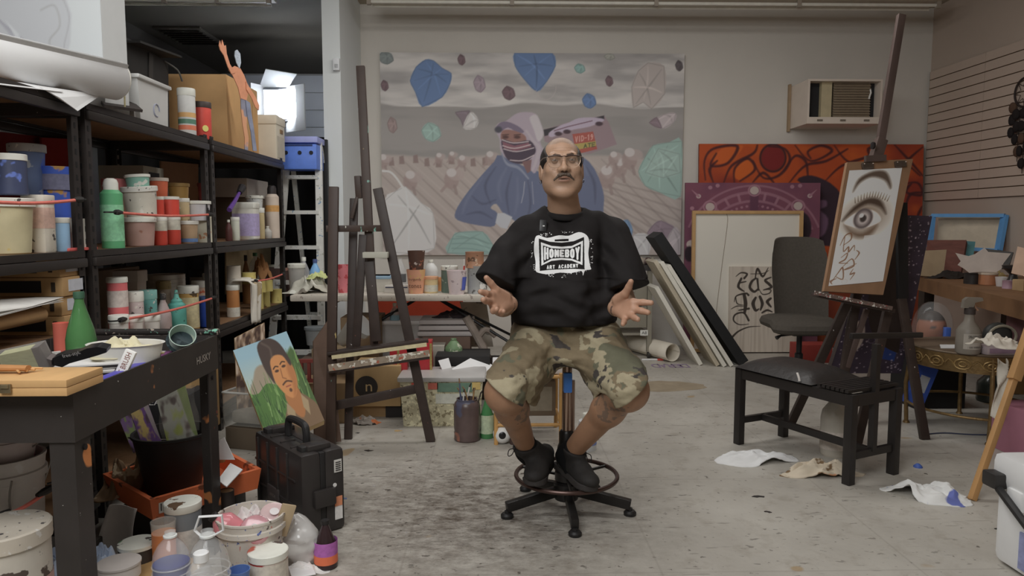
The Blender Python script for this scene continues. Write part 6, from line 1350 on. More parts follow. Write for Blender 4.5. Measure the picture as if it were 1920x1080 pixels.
for i in range(4): vs(['lowest of four white plastic lids stacked at the back', 'second white plastic lid from the bottom of the lid stack', 'third white plastic lid from the bottom of the lid stack', 'topmost white plastic lid of the lid stack'][i], 'lid', (278, 535 - i * 7, 346, 545 - i * 7), ('s', .30, .78 + i * .024), (142, 138, 130), None, 'can', grp='lids stacked on the lower shelf')
bxs('low carton under the stacked white lids', 'carton', onx(312, 545, SX0 - .30).xy.to_3d() + Vector((0, 0, ZL)), (.2, .22, .158), (96, 80, 62))
for i, (a, b) in enumerate(((206, 241), (240, 268), (267, 300))): vs(['white tub lying low in front of the pinkish red bottle', 'white label card tub before the frosted ribbed jar', 'low white and grey tin before the teal jar'][i], 'tub', (a, 590, b, 622), ('s', .005, ZL), (150, 146, 140), W_, 'tub', band=(.2, .5, (110, 108, 104)) if i else None, grp=GS)
bxs('long grey storage carton at the back of the lower shelf', 'carton', onx(205, 540, SX1 + .08).xy.to_3d() + Vector((0, 0, ZL)), (.12, .44, .36), (92, 82, 70))
# ---- far unit, lower shelf
vs('white enamel can with dark rim on the far lower shelf', 'can', (426, 498, 452, 536), ('s', .10, None), (146, 140, 130), (70, 50, 40), 'can', grp=GS)
vs('orange-brown jar under the white enamel can', 'paint jar', (426, 534, 450, 586), ('s', .08, ZL), (140, 92, 46), W_, 'jar', band=(.0, .3, (150, 144, 134)), grp=GS)
for i, bb in enumerate(((478, 526, 499, 548), (494, 525, 512, 546), (479, 547, 494, 570), (490, 546, 507, 569), (508, 542, 529, 564), (454, 511, 480, 532))):
	vs(['upper left of the small yellow tins on the far lower shelf', 'upper right of the small yellow tins on the far lower shelf', 'lower left small yellow tin beside the hanging white rag', 'lower middle small yellow tin with dark drip', 'separate small yellow tin at the right shelf end', 'small yellow tin behind the white rag, highest of the tins'][i], 'paint tin', bb, ('s', .05, ZL if i in (2, 3, 4) else None), (146, 134, 72), (150, 140, 90), 'can', sp=(((80, 66, 30), 20., .7),), grp='small yellow paint tins')
bxs('dark brown cardboard box at the end of the far lower shelf', 'box', onx(516, 560, SX0 - .2).xy.to_3d() + Vector((0, 0, ZL)), (.2, .16, .24), (60, 44, 40), tags=(('x', 0, .95, 1, .1, (130, 96, 84)),))
rag('crumpled brown paper bag on the far lower shelf', 'paper bag', onx(490, 524, SX0 - .14), .16, .18, .17, (122, 86, 52), 5, name='paper_bag')
vs('clear plastic bottle with green cap behind the brown paper bag', 'bottle', (469, 474, 490, 524), ('s', .24, None), (150, 152, 150), (52, 92, 60), 'bottle', glass=.35, grp=GS)
slab('cardboard_sheet', 'tan cardboard sheet at the back of the far lower shelf', 'cardboard', [onx(424, 452, SX1 + .05), onx(508, 448, SX1 + .05), onx(508, 540, SX1 + .05), onx(424, 552, SX1 + .05)], .01, mat((128, 112, 84), .8))
def hanging_rag():
	p = onx(463, 525, SX0 - .02); Yc = p.y
	def f(u, v):
		w_ = .115 * (1 - .35 * v) ; x = (.07 * (1 - v * 3) if v < .25 else -.0 + .012 * math.sin(9 * u + 4 * v)); z = -max(0, v - .2) * .36 + .01 * math.sin(12 * u)
		return Vector((-.09 + (.12 if v > .25 else .48 * v) + .012 * math.sin(14 * u + 5 * v), (u - .5) * w_ * 2 + .02 * v, z + .0))
	o = MB().grid(f, 26, 20).build('rag', mat((152, 148, 138), .9, 0, .1, 12., spots=(((122, 108, 84), 9., .66),)), None, (SX0 + .0, Yc, p.z), label='white rag hanging over the edge of the far lower shelf', cat='rag'); solid(o, .006)
hanging_rag()
# ---- near unit, lower shelf: kraft boxes
zz = ZL1
for i in range(4):
	bxs(['lowest kraft box of the stack beside the green bottle', 'second kraft box from the bottom with white label', 'third kraft box from the bottom with black panel', 'topmost kraft box of the stack under the near shelf'][i], 'kraft box', (-1.88 - .008 * (i % 2), 2.81, zz), (.50, .15, .072), (126, 98, 60), grp='kraft boxes on the near lower shelf', tags=(('y', .1 - .02 * i, .52, .62, .62, (26, 24, 24)), ('x', .1, .55, .62, .62, (138, 140, 146)), ('y', .86, .5, .03, .5, (40, 32, 24)))); zz += .0735
t = thing('paper_roll', 'curled white papers in a cardboard tube on the near lower shelf', 'paper roll', onx(20, 600, SX0 - .02)); MB().lathe([(.028, -.25), (.028, .16), (.024, .16), (.024, -.25)], seg=16, m=Matrix.Rotation(-PI / 2, 3, 'X')).build('tube', mat((128, 98, 60), .7), t)
for k in range(3): solid(MB().grid(lambda u, v: Vector((.10 * (u - .5), -.2 + .42 * v, .04 + .008 * k + .03 * math.sin(3 * u + k) * (1 - v))), 8, 6).build('sheet', mat((150, 148, 144), .8), t), .0015)
# ---- top shelf
def top_shelf():
	# white shopping bag with a line drawing and rope handle
	t = thing('paper_bag', 'white shopping bag with pale line drawing and rope handle', 'bag', (-1.95, 3.12, ZT)); w_ = .62; h_ = .62
	c = Cv(0, 0, 215, 200, 120, (150, 153, 154), 2.5); c.poly([(60, 60), (165, 50), (160, 140), (100, 160), (55, 130)], (138, 139, 142), 3, .8, sm=3)
	for k in range(16): c.line([(58 + k * 3, 70 + k * 3), (100 + k * 4, 120 + k)], 1.6, (122, 122, 128), 1.5, .7)
	c.poly([(80, 84), (96, 100), (116, 140), (100, 120)], (152, 154, 156), 2); c.line([(130, 70), (150, 64), (156, 90), (140, 110), (146, 130)], 2.5, (124, 124, 124), 2, .7, sm=5); c.line([(160, 50), (170, 80), (160, 120), (164, 150)], 1.6, (118, 118, 120), 2, .6, sm=5)
	MB().box((0, .1, h_ / 2), (w_, .2, h_)).build('bag_body', mat((150, 152, 152), .7, 0, .03), t)
	obj('printed_front', c.mesh('printed_front', (-w_ / 2, -.003, h_), (w_, 0, 0), (0, 0, -h_)), vmat(.7), t, smooth=False)
	MB().tube(spl([(w_ / 2 - .0, .06, .16), (w_ / 2 + .035, .06, .19), (w_ / 2 + .05, .06, .12), (w_ / 2 + .05, .06, .02)], 5), .004, 6).build('rope_handle', mat((140, 132, 100), .8), t)
	# long white roll with a grey rail
	t = thing('paper_roll', 'big white paper roll with grey rail lying along the top shelf', 'paper roll', (-1.56, 3.06, ZT + .11), -.40); r = .078
	def f(u, v): aa = -2.2 + 5.2 * u; rr = r * (1 - .12 * u); return Vector((rr * math.cos(aa), -1.5 + 1.5 * v, rr * math.sin(aa)))
	o = MB().grid(f, 40, 4).build('sheet', mat((150, 150, 150), .6, 0, .03), t); solid(o, .004)
	MB().box((r * .80, -.75, .045), (.012, 1.5, .026), Matrix.Rotation(.5, 3, 'Y')).build('rail', mat((116, 114, 112), .4, .3), t)
	MB().tube([(r * .9 * math.cos(k * .2 - 2), .005, r * .9 * math.sin(k * .2 - 2)) for k in range(20)], .006, 6).build('end_ring', mat((150, 148, 140), .5), t)
	WP = mat((158, 160, 160), .8, 0, .03)
	slab('paper_sheet', 'white sheet of paper drooping over the near post', 'paper', [onx(70, 160, -1.62), onx(190, 178, -1.60), onx(146, 208, -1.58), onx(110, 182, -1.59)], .002, WP); slab('paper_sheet', 'loose white sheet under the big paper roll at the left', 'paper', [onx(-20, 148, -1.7), onx(90, 160, -1.7), onx(118, 172, -1.6), onx(0, 158, -1.6)], .002, WP)
	slab('folder', 'dark folder with splayed papers on the shelf corner', 'folder', [onx(180, 178, -1.75), onx(240, 182, -1.75), onx(268, 206, -1.60), onx(196, 196, -1.60)], .012, mat((40, 34, 32), .7, 0, .5, 30.))
	bxs('small white box on the top shelf before the clear tub', 'box', onx(252, 228, SX0 - .08).xy.to_3d() + Vector((0, 0, ZT)), (.08, .16, .04), (150, 150, 150)); vs('small white tube with blue cap lying by the near post', 'paint tube', (205, 207, 232, 222), ('s', .06, ZT), (146, 136, 132), (52, 66, 110), 'can', grp=GS)
	# black fabric tote
	p = onx(240, 160, -2.10); t = thing('tote_bag', 'black fabric tote bag with strap flap on the top shelf', 'bag', (p.x, p.y + .05, ZT)); K = mat((24, 23, 22), .7, 0, .2); w_, d_, h_ = .20, .46, .50
	MB().prism([(-d_ / 2, 0), (d_ / 2, 0), (d_ / 2 + .02, h_), (-d_ / 2 - .02, h_ + .03)], (-w_ / 2, 0, 0), (0, 1, 0), (0, 0, 1), w_).build('bag_body', K, t)
	MB().bar((w_ / 2 + .004, -.03, .04), (w_ / 2 + .004, .02, h_), .05, .006, (1, 0, 0)).build('strap', mat((34, 32, 30), .6), t); MB().box((.03, 0, h_ + .02), (w_ + .1, d_ + .06, .012), Matrix.Rotation(.07, 3, 'X')).build('flap', K, t)
	MB().tube(spl([(w_ / 2, .2, h_), (w_ / 2 + .05, .26, h_ - .04), (w_ / 2 + .06, .3, h_ - .1)], 5), .006, 6).build('pull_tab', mat((60, 58, 54), .6), t)
	p = Vector((-1.82, 3.58, 0)); t = thing('storage_tub', 'clear plastic storage tub on the top shelf', 'storage tub', (p.x, p.y, ZT)); TB = mat((148, 148, 146), .35, 0, .04, alpha=.9)
	mb = MB().prism([(-.14, 0), (.14, 0), (.155, .19), (-.155, .19)], (-.17, 0, 0), (0, 1, 0), (0, 0, 1), .34); mb.build('body', TB, t); MB().box((0, 0, .20), (.37, .34, .02), bev=.008).build('rim', TB, t); MB().tube([(.172, .02 + .03 * math.cos(q * .5), .07 + .03 * math.sin(q * .5)) for q in range(11)], .003, 5).build('stamped_mark', mat((110, 112, 128), .6), t)
	t = vs('white cylinder tub with orange, green and red stripes', 'striped tub', (336, 168, 368, 254), ('s', .06, ZT), (152, 152, 150), W_, 'jar'); r = S(32, Vector(t.location)) / 2 / 1.04; h = S(86, Vector(t.location))
	for z0, c in ((.12, (176, 84, 56)), (.25, (60, 92, 76)), (.39, (180, 120, 68))): MB().lathe([(r * 1.012, h * z0), (r * 1.012, h * (z0 + .10))], seg=24, caps=False).build('stripe', mat(c, .5), t)
	t = vs('red canister with black lid and yellow dot', 'canister', (364, 193, 397, 257), ('s', .05, ZT), (160, 52, 42), (52, 44, 42), 'jar'); MB().lathe([(0, 0), (.018, 0), (.018, .003), (0, .003)], (.052, -.012, .06), 16, Matrix.Rotation(PI / 2, 3, 'Y') ).build('dot', mat((160, 148, 74), .5), t, rot=(0, 0, -t.rotation_euler.z - .7))
	# cartons
	p = onx(392, 284, -1.98); bxs('large brown cardboard box on the top shelf', 'cardboard box', (p.x, p.y + .1, ZT), (.42, .62, .50), (142, 110, 68), tags=(('x', .6, .5, .012, .98, (120, 92, 56)),))
	p = onx(490, 300, -1.79); t = bxs('white archive box with hand hole on the top shelf', 'archive box', (p.x, p.y, ZT), (.30, .22, .33), (146, 140, 126), lid=(150, 144, 130)); MB().box((.152, .02, .22), (.006, .07, .03), bev=.002).build('hand_hole', mat((96, 76, 50), .7), t); MB().box((.1505, .0, .10), (.002, .18, .16)).build('printed_outline', mat((134, 128, 114), .7), t)
	# jointed cut-out of a waving man
	t = thing('cutout_figure', 'flat painted cut-out of a bare-chested man waving', 'cutout', onx(468, 284, -1.64)); o = Vector(t.location); o.z = ZT; t.location = o; SK = mat((150, 98, 70), .7, 0, .15, 20.)
	P2 = lambda L: [((x - 468) * .00426, (286 - y) * .00355) for x, y in L]
	u, v = Vector((.55, .83, 0)).normalized(), Vector((0, 0, 1))
	def cut(n, L, m, off=0.): MB().prism(P2(L), o * 0 + Vector((off, -off, 0)), u * 1., v, .006).build(n, m, t, smooth=False)
	cut('torso', [(434, 143), (445, 134), (455, 136), (462, 148), (468, 165), (468, 178), (464, 193), (454, 192), (450, 172), (441, 152)], SK)
	cut('arm', [(418, 104), (420, 95), (422, 104), (424, 93), (427, 103), (430, 101), (431, 116), (436, 133), (445, 146), (438, 150), (432, 138), (426, 120), (420, 112)], SK, .004); cut('arm', [(464, 158), (470, 168), (480, 182), (487, 198), (486, 207), (480, 203), (474, 188), (464, 172)], SK, .004)
	cut('head', [(446, 107), (450, 104), (455, 110), (456, 126), (453, 137), (448, 128), (445, 116)], mat((120, 128, 150), .6, 0, .4, 60.), .003)
	cut('leg', [(454, 190), (462, 192), (464, 220), (463, 240), (466, 262), (464, 284), (458, 284), (459, 262), (456, 240), (454, 215)], mat((96, 96, 108), .7, 0, .3, 14., spots=(((150, 106, 76), 4., .55),))); cut('leg', [(462, 192), (470, 196), (473, 222), (476, 246), (480, 284), (473, 284), (470, 250), (464, 218)], mat((92, 96, 112), .7, 0, .3, 14.), .004)
top_shelf()
# ================================================================== things on and under the folding table
GT = 'pots and bottles on the folding table'
def tv(label, cat, bb, dy, *a, **k): return vs(label, cat, bb, ('y', TY0 + dy, TZ), *a, grp=GT, **k)
rag('heap of greyish painting towels on the left end of the table', 'towel', at(582, 546, TY0 + .2).xy.to_3d() + Vector((0, 0, TZ)), .30, .26, .13, (128, 126, 116), 9, (((150, 150, 142), 9., .6), ((90, 84, 76), 12., .66)), name='towel_heap')
rag('lime green cloth lying on the grey towel heap', 'cloth', at(598, 522, TY0 + .2), .16, .12, .05, (138, 144, 92), 4, name='green_cloth')
tv('clear bottle with white cap behind the towel heap', 'bottle', (560, 482, 582, 552), .42, (150, 150, 150), W_, 'bottle', glass=.4)
tv('light blue bottle with dark blue cap behind the towel heap', 'bottle', (581, 486, 603, 550), .45, (84, 124, 168), (48, 62, 100), 'bottle', rough=.3)
tv('red-streaked glass jar between the easel posts', 'paint jar', (631, 496, 656, 551), .18, (146, 78, 84), (150, 120, 120), 'cup', sp=(((130, 44, 50), 20., .55),))
bxs('white cardboard box with blue top behind the easel mast', 'box', at(716, 550, TY0 + .3).xy.to_3d() + Vector((0, 0, TZ)), (.14, .16, .115), (140, 138, 130), lid=(104, 128, 146))
tv('large clear water bottle behind the easel leg', 'bottle', (740, 480, 762, 540), .5, (150, 152, 152), None, 'bottle', band=(.2, .45, (60, 60, 62)), glass=.35)
bxs('flat white box under the large clear water bottle', 'box', at(746, 548, TY0 + .2).xy.to_3d() + Vector((0, 0, TZ)), (.17, .14, .05), (146, 142, 136), tags=(('y', 0, .8, .9, .15, (40, 44, 60)),))
t = tv('orange plastic cup with handwritten black letters', 'cup', (762, 505, 799, 556), .12, (168, 112, 86), None, 'cup', sp=(((158, 124, 80), 8., .6),)); r = .062
for s_, z, h_ in (('burgundy', .10, .022), ('tones', .055, .024)):
	a = Vector(t.location); text('handwriting', s_, mat((60, 36, 26), .7), t, (0, -.0, 0), (1, 0, 0), (0, 0, 1), .085, h_)
	me = t.children[-1]; me.location = (0, 0, 0); m_ = Matrix.Rotation(-t.rotation_euler.z, 4, 'Z') @ Matrix.Translation((0, -.0665, z)); me.matrix_local = m_
vs('dark brown paint-crusted cup stacked on the orange cup', 'cup', (764, 470, 798, 510), ('y', TY0 + .12, None), (64, 44, 36), None, 'cup', sp=(((140, 130, 124), 26., .72), ((120, 70, 50), 18., .70)), grp=GT)
t = tv('white detergent jug with blue lettering behind the orange cup', 'jug', (795, 487, 822, 552), .42, (148, 148, 146), W_, 'jug'); text('lettering', 'cold', mat((44, 62, 130), .6), t, (0, 0, 0), (1, 0, 0), (0, 0, 1), .06, .03, 0); t.children[-1].matrix_local = Matrix.Rotation(-t.rotation_euler.z, 4, 'Z') @ Matrix.Translation((.005, -.053, .09))
tv('cream jar with red-rimmed lid beside the orange cup', 'paint jar', (794, 518, 822, 555), .15, (150, 132, 94), (150, 110, 80), 'jar', band=(.1, .5, (146, 142, 130)))
tv('small orange dish beside the dark green jar', 'dish', (816, 520, 832, 553), .3, (156, 104, 58), None, 'cup')
tv('dark green jar with speckled white lid', 'paint jar', (827, 498, 859, 556), .18, (66, 80, 72), W_, 'jar', sp=(((110, 116, 108), 30., .74),))
t = tv('white yogurt tub with blue and red print', 'tub', (837, 507, 876, 559), .06, (150, 138, 138), None, 'cup', sp=(((120, 106, 108), 30., .72),)); MB().lathe([(.0675, .03), (.074, .115)], seg=24, caps=False).add([], []).build('printed_panel', mat((52, 66, 132), .5), t) if 0 else MB().grid(lambda u, v: Vector(((.058 + .0115 * v) * math.cos(-.9 + u * .8), (.058 + .0115 * v) * math.sin(-.9 + u * .8), .03 + .09 * v)), 8, 3).build('printed_panel', mat((56, 68, 136), .5, 0, .2), t, rot=(0, 0, -t.rotation_euler.z))
t = thing('paint_brush', 'red-handled brush standing behind the yogurt tub', 'brush', at(868, 548, TY0 + .14).xy.to_3d() + Vector((0, 0, TZ))); MB().tube([(0, 0, 0), (.01, 0, .19)], .006, 8).build('handle', mat((150, 44, 36), .4), t); MB().tube([(.01, 0, .19), (.012, 0, .235)], [.009, .008], 8).build('bristles', mat((150, 148, 142), .8), t)
tv('grey paint can with white drips near the man', 'paint can', (876, 498, 914, 558), .1, (108, 108, 106), (150, 146, 140), 'can', sp=(((150, 148, 144), 14., .62), ((60, 58, 56), 20., .68)))
vs('rusty brown pot stacked on the grey paint can', 'pot', (872, 472, 908, 502), ('y', TY0 + .1, None), (118, 84, 62), None, 'can', sp=(((140, 120, 100), 20., .70), ((70, 50, 36), 16., .66)), grp=GT)
# ---- under the table
slab('red_banner', 'orange-red cloth banner hanging behind the folding table', 'banner', [at(700, 562, 5.75), at(868, 562, 5.75), at(868, 640, 5.8) * 1 - Vector((0, 0, .27)), at(700, 640, 5.8) - Vector((0, 0, .27))], .006, mat((148, 52, 28), .85, 0, .15, 6.))
def lidbox(label, c, d, col, lidc, cat='storage bin', grp=None, alpha=1., fill=None, tags=()):
	t = thing('storage_bin', label, cat, c, 0, grp); m = mat(col, .35, 0, .1, 18., alpha=alpha, spots=(((150, 144, 118), 40., .56), ((92, 84, 62), 46., .62)) if fill else ()); w_, h_, z = d
	MB().prism([(-w_ * .46, 0), (w_ * .46, 0), (w_ * .5, z), (-w_ * .5, z)], (0, h_ / 2, 0), (1, 0, 0), (0, 0, 1), h_).build('body', m, t)
	if lidc: MB().box((0, 0, z + .012), (w_ * 1.06, h_ * 1.06, .03), bev=.01).build('lid', mat(lidc, .4, 0, .06), t)
	for u, v, a, b, c2 in tags: MB().box((u * w_, -h_ / 2 - .004, v * z), (a * w_, .003, b * z)).build('paper_label', mat(c2, .6, 0, .15, 40.), t)
	return t
lidbox('clear storage bin of yellow paper scraps under the table', onz(828, 800).xy.to_3d() + Vector((0, .17, 0)), (.50, .32, .275), (130, 124, 100), (128, 126, 124), fill=1, tags=((.16, .62, .46, .22, (138, 138, 128)), (.16, .87, .42, .2, (70, 92, 78)), (-.3, .9, .12, .15, (150, 60, 44)), (.42, .9, .1, .16, (150, 128, 70)), (-.1, .9, .12, .14, (140, 70, 56))))
for i, (px, py) in enumerate(((868, 745), (848, 745), (893, 738))): pass
lidbox('white-lidded tray bin behind the red sequined boxes', at(760, 622, 5.2).xy.to_3d() + Vector((0, .1, .0)), (.42, .3, .50), (120, 118, 116), (146, 144, 142))
vs('clear water bottle with teal label under the table', 'bottle', (731, 568, 750, 612), ('y', 5.2, None), (140, 150, 150), W_, 'bottle', band=(.1, .5, (90, 116, 126)), glass=.5)
for i in range(3): bxs(['lowest of three grey-white plastic lids under the table', 'middle one of three grey-white plastic lids under the table', 'top one of three grey-white plastic lids under the table'][i], 'lid', at(838, 640 - i * 11, 5.15).xy.to_3d() + Vector((0, .1, .42 + i * .042)), (.42 - .015 * i, .3, .034), (132, 126, 124), grp='plastic lids stacked under the table', bev=.012)
bxs('dark storage box carrying the stacked plastic lids', 'storage box', at(838, 660, 5.15).xy.to_3d() + Vector((0, .1, 0)), (.34, .28, .418), (84, 66, 56))
rag('dark tangle of cords lying on the stacked plastic lids', 'cords', at(848, 608, 5.15).xy.to_3d() + Vector((0, .1, .54)), .26, .16, .05, (44, 38, 40), 12, name='cord_tangle')
for i, (a, b) in enumerate(((737, 762), (784, 806))):
	t = bxs(['red sequined gift box under the left easel ledge', 'red sequined gift box with gold beads by the easel leg'][i], 'gift box', at((a + b) / 2, 708, 4.55).xy.to_3d() + Vector((0, 0, .275)), (.11, .10, .16 + .05 * i), (136, 26, 32), grp='red sequined boxes', rough=.25); MB().box((.05 if i else -.0, -.053, .09), (.014, .006, .17 + .04 * i)).build('gold_trim', mat((150, 124, 66), .3, .5, .4, 90.), t)
bxs('low black crate carrying the red sequined boxes', 'crate', at(775, 708, 4.55).xy.to_3d() + Vector((0, .05, .0)), (.34, .24, .27), (30, 28, 28))
vs('green striped gourd-shaped vase under the table', 'vase', (834, 630, 868, 680), ('y', 4.9, None), (74, 96, 66), None, 'bottle', sp=(((130, 134, 116), 18., .58),))
lidbox('small white basket with green leaves under the table', at(808, 676, 4.85).xy.to_3d() + Vector((0, .1, .24)), (.18, .16, .15), (132, 128, 118), None)
bxs('flat black case under the loose white sheets', 'case', at(868, 712, 4.72).xy.to_3d() + Vector((0, .1, .275)), (.36, .3, .08), (26, 25, 25))
bxs('dark crate below the flat black case', 'crate', at(890, 712, 4.95).xy.to_3d() + Vector((.05, .1, 0)), (.3, .24, .27), (40, 34, 30))
WP = mat((164, 164, 166), .8, 0, .03)
slab('paper_sheet', 'small loose white sheet on the black case under the table', 'paper', [at(822, 676, 4.55), at(841, 671, 4.62), at(852, 706, 4.52), at(836, 710, 4.46)], .003, WP); slab('paper_sheet', 'large loose white sheet sticking out beside the camouflage shorts', 'paper', [at(846, 692, 4.5), at(888, 668, 4.7), at(925, 685, 4.68), at(918, 712, 4.5)], .003, WP)
slab('glass_painting', 'pale marbled panel leaning behind the table legs', 'panel', [at(862, 566, 5.55), at(912, 566, 5.55), at(925, 650, 5.45), at(880, 650, 5.45)], .008, mat((128, 120, 108), .5, 0, .3, 6., spots=(((80, 74, 64), 9., .6),)))
t = thing('driftwood', 'bent pale driftwood branch under the table', 'driftwood', at(895, 690, 5.1).xy.to_3d())
MB().tube(spl([(-.08, 0, .56), (.0, 0, .42), (.06, -.02, .28), (.03, 0, .1), (.0, 0, 0)], 5), [.03] * 10 + [.04] * 11, 10).build('trunk', mat((108, 98, 90), .9, 0, .3, 12.), t); MB().tube(spl([(.0, 0, .40), (.06, 0, .47), (.13, .02, .42)], 4), .022, 8).build('branch', mat((104, 94, 86), .9, 0, .3, 12.), t)
# crock with brushes
t = thing('brush_crock', 'brown glazed crock holding paint brushes on the floor', 'crock', onz(875, 832).xy.to_3d() + Vector((0, .08, 0))); CK = mat((62, 50, 48), .3, 0, .4, 8., spots=(((104, 66, 52), 5., .58), ((56, 56, 70), 6., .6)))
MB().lathe([(0, 0), (.070, 0), (.075, .008), (.073, .035), (.075, .045), (.072, .055), (.075, .07), (.075, .19), (.070, .215), (.058, .228), (.060, .238), (.054, .238), (.052, .22), (.06, .1), (0, .09)], seg=32).build('pot', CK, t)
r_ = random.Random(2)
for i in range(8):
	a = r_.uniform(0, 6.28); q = Vector((.035 * math.cos(a), .035 * math.sin(a), .21)); e = q + Vector((r_.uniform(-.05, .05), r_.uniform(-.02, .02), r_.uniform(.06, .11))); b = MB().tube([q - Vector((0, 0, .1)), e], .004, 6).build('brush_handle', mat(((40, 34, 32), (110, 84, 50), (150, 148, 144), (60, 64, 84))[i % 4], .4), t); MB().tube([e, e + (e - q) * .25], [.005, .003], 6).build('bristles', mat((90, 70, 50) if i % 2 else (40, 36, 34), .8), b)
vs('green glass water bottle with pale label beside the crock', 'bottle', (899, 739, 927, 820), ('f',), (46, 92, 52), (96, 116, 66), 'wine', band=(.12, .55, (126, 136, 112)), rough=.15)
# bamboo stool with a white tray
def bamboo():
	o = onz(990, 826); t = thing('bamboo_stand', 'bamboo plant stand behind the stool with white tray on its rail', 'stand', (o.x, o.y + .1, 0)); BM = mat((140, 104, 52), .5, 0, .2, 10.); w_, d_, h_ = .36, .34, .40
	P = [(-w_ / 2, -d_ / 2), (w_ / 2, -d_ / 2), (w_ / 2, d_ / 2), (-w_ / 2, d_ / 2)]
	for x, y in P: MB().tube([(x, y, 0), (x, y, h_ * .5), (x, y, h_)], .012, 8).build('leg', BM, t)
	for z in (.11, h_ - .02):
		for i in range(4): a, b = P[i], P[(i + 1) % 4]; MB().tube([(*a, z), (*b, z)], .010, 8).build('rail', BM, t)
	bxs('shallow white tray resting on the bamboo stand', 'tray', (o.x, o.y + .1, h_ - .008), (.40, .3, .04), (150, 148, 148)); bxs('glass-fronted wooden box inside the bamboo stand', 'box', (o.x + .06, o.y + .14, .125), (.2, .16, .2), (74, 62, 48), tags=(('y', 0, .5, .8, .7, (96, 88, 74)),))
bamboo()
for i, (px, py, r) in enumerate(((942, 836, .052), (979, 832, .045))):
	q = onz(px, py); t = thing('eyeball_prop', ['white eyeball prop with black pupil beside the green bottle', 'white eyeball prop half hidden behind the left ankle'][i], 'ball', (q.x, q.y + .05, 0), 0, 'eyeball props on the floor')
	MB().lathe([(r * math.sin(PI * k / 16), r - r * math.cos(PI * k / 16)) for k in range(17)], seg=28).build('ball', mat((158, 156, 154), .4, 0, .03), t); MB().lathe([(r * math.sin(PI * k / 40) * 1.004, -r * math.cos(PI * k / 40) * 1.004) for k in range(6)], (0, 0, r), 20, Matrix.Rotation(-PI / 2 - (.12 if i == 0 else -.6), 3, 'X'), caps=False).build('pupil', mat((16, 15, 16), .3), t)
q = onz(960, 834); vs('small dark brown jar between the two eyeball props', 'jar', (955, 806, 973, 832), ('f',), (52, 38, 34), (30, 26, 26), 'jar')
vs('clear domed jar lying behind the white eyeball', 'jar', (926, 776, 962, 800), ('y', 4.3, None), (130, 130, 128), (70, 68, 66), 'jar', glass=.5).location.z = .10
vs('white and blue spray can behind the right shoe', 'spray can', (1084, 772, 1119, 842), ('f',), (152, 154, 158), W_, 'spray', band=(.15, .7, (92, 104, 150)))
# cartons behind the easel
def carton(label, bb, Y, z, d, col, rz=0., tags=()): a = at((bb[0] + bb[2]) / 2, bb[3], Y); w_ = S(bb[2] - bb[0], Y); return bxs(label, 'cardboard box', (a.x, Y + d / 2, z), (w_, d, S(bb[3] - bb[1], Y)), col, rz, tags=tags)
t = carton('cardboard box with black round logo behind the easel', (660, 684, 752, 762), 4.45, .08, .3, (126, 102, 66)); MB().lathe([(0, 0), (.07, 0), (.07, .002), (0, .002)], (-.06, -.151, .125), 28, Matrix.Rotation(PI / 2, 3, 'X')).build('printed_logo', mat((34, 30, 28), .6), t); text('lettering', 'n', mat((140, 120, 84), .6), t, (-.045, -.1545, .12), (1, 0, 0), (0, 0, 1), .04, .045, 0)
carton('torn cardboard carton under the logo box', (648, 752, 748, 775), 4.5, .0, .32, (118, 94, 62)).location.z = 0
carton('brown box under the table left of the easel', (585, 640, 660, 712), 4.75, .14, .3, (88, 74, 54)); carton('dark brown box below the shelving end', (560, 700, 640, 800), 4.6, .0, .3, (62, 50, 42)); carton('tall cardboard box standing behind the easel post', (640, 590, 712, 700), 5.0, .0, .3, (96, 78, 56)).scale.z = 1.4
t = vs('round clear lidded tub on the brown box left of the easel', 'storage tub', (572, 612, 612, 646), ('y', 4.85, None), (90, 92, 92), (70, 74, 76), 'tub', glass=.8)
t = thing('paper_cone', 'grey paper cone shade leaning between boxes', 'shade', at(640, 640, 4.6), rot=(.3, .9, 0)); MB().lathe([(.04, 0), (.085, .16), (.08, .16), (.036, 0)], seg=24).build('cone', mat((112, 108, 100), .6), t); MB().lathe([(.085, .16), (.085, .2), (.0, .2)], seg=24).build('clear_rim', mat((120, 122, 122), .2, alpha=.5), t)
t = thing('red_rack', 'dark red slatted wooden rack behind the portrait', 'rack', at(585, 720, 4.3).xy.to_3d() + Vector((0, 0, .28)))
for k in range(4): MB().box((-.06 + .045 * k, 0, .06), (.018, .02, .12)).build('slat', mat((92, 36, 30), .6), t)
for z in (.0, .12): MB().box((0, 0, z), (.22, .025, .02)).build('rail', mat((92, 36, 30), .6), t)
carton('plain brown box under the dark red rack', (555, 722, 650, 800), 4.35, .0, .26, (104, 84, 58))
slab('brown_board', 'brown hardboard sheet leaning beside the portrait', 'board', [at(588, 640, 4.05), at(616, 600, 4.15), at(640, 828, 3.95), at(590, 832, 3.9)], .01, mat((66, 50, 40), .7, 0, .2))
def toy_bird():
	p = onz(684, 794); t = thing('crumpled_wrapper', 'crumpled orange and silver wrapper on the floor behind the easel', 'wrapper', (p.x, p.y, 0)); t2 = rag('x', 'wrapper', (0, 0, 0), .17, .10, .05, (110, 104, 98), 31, (((150, 84, 46), 9., .58), ((40, 36, 34), 14., .64)), name='foil'); t2.parent = t
	for k in ('label', 'category'): del t2[k]
toy_bird()
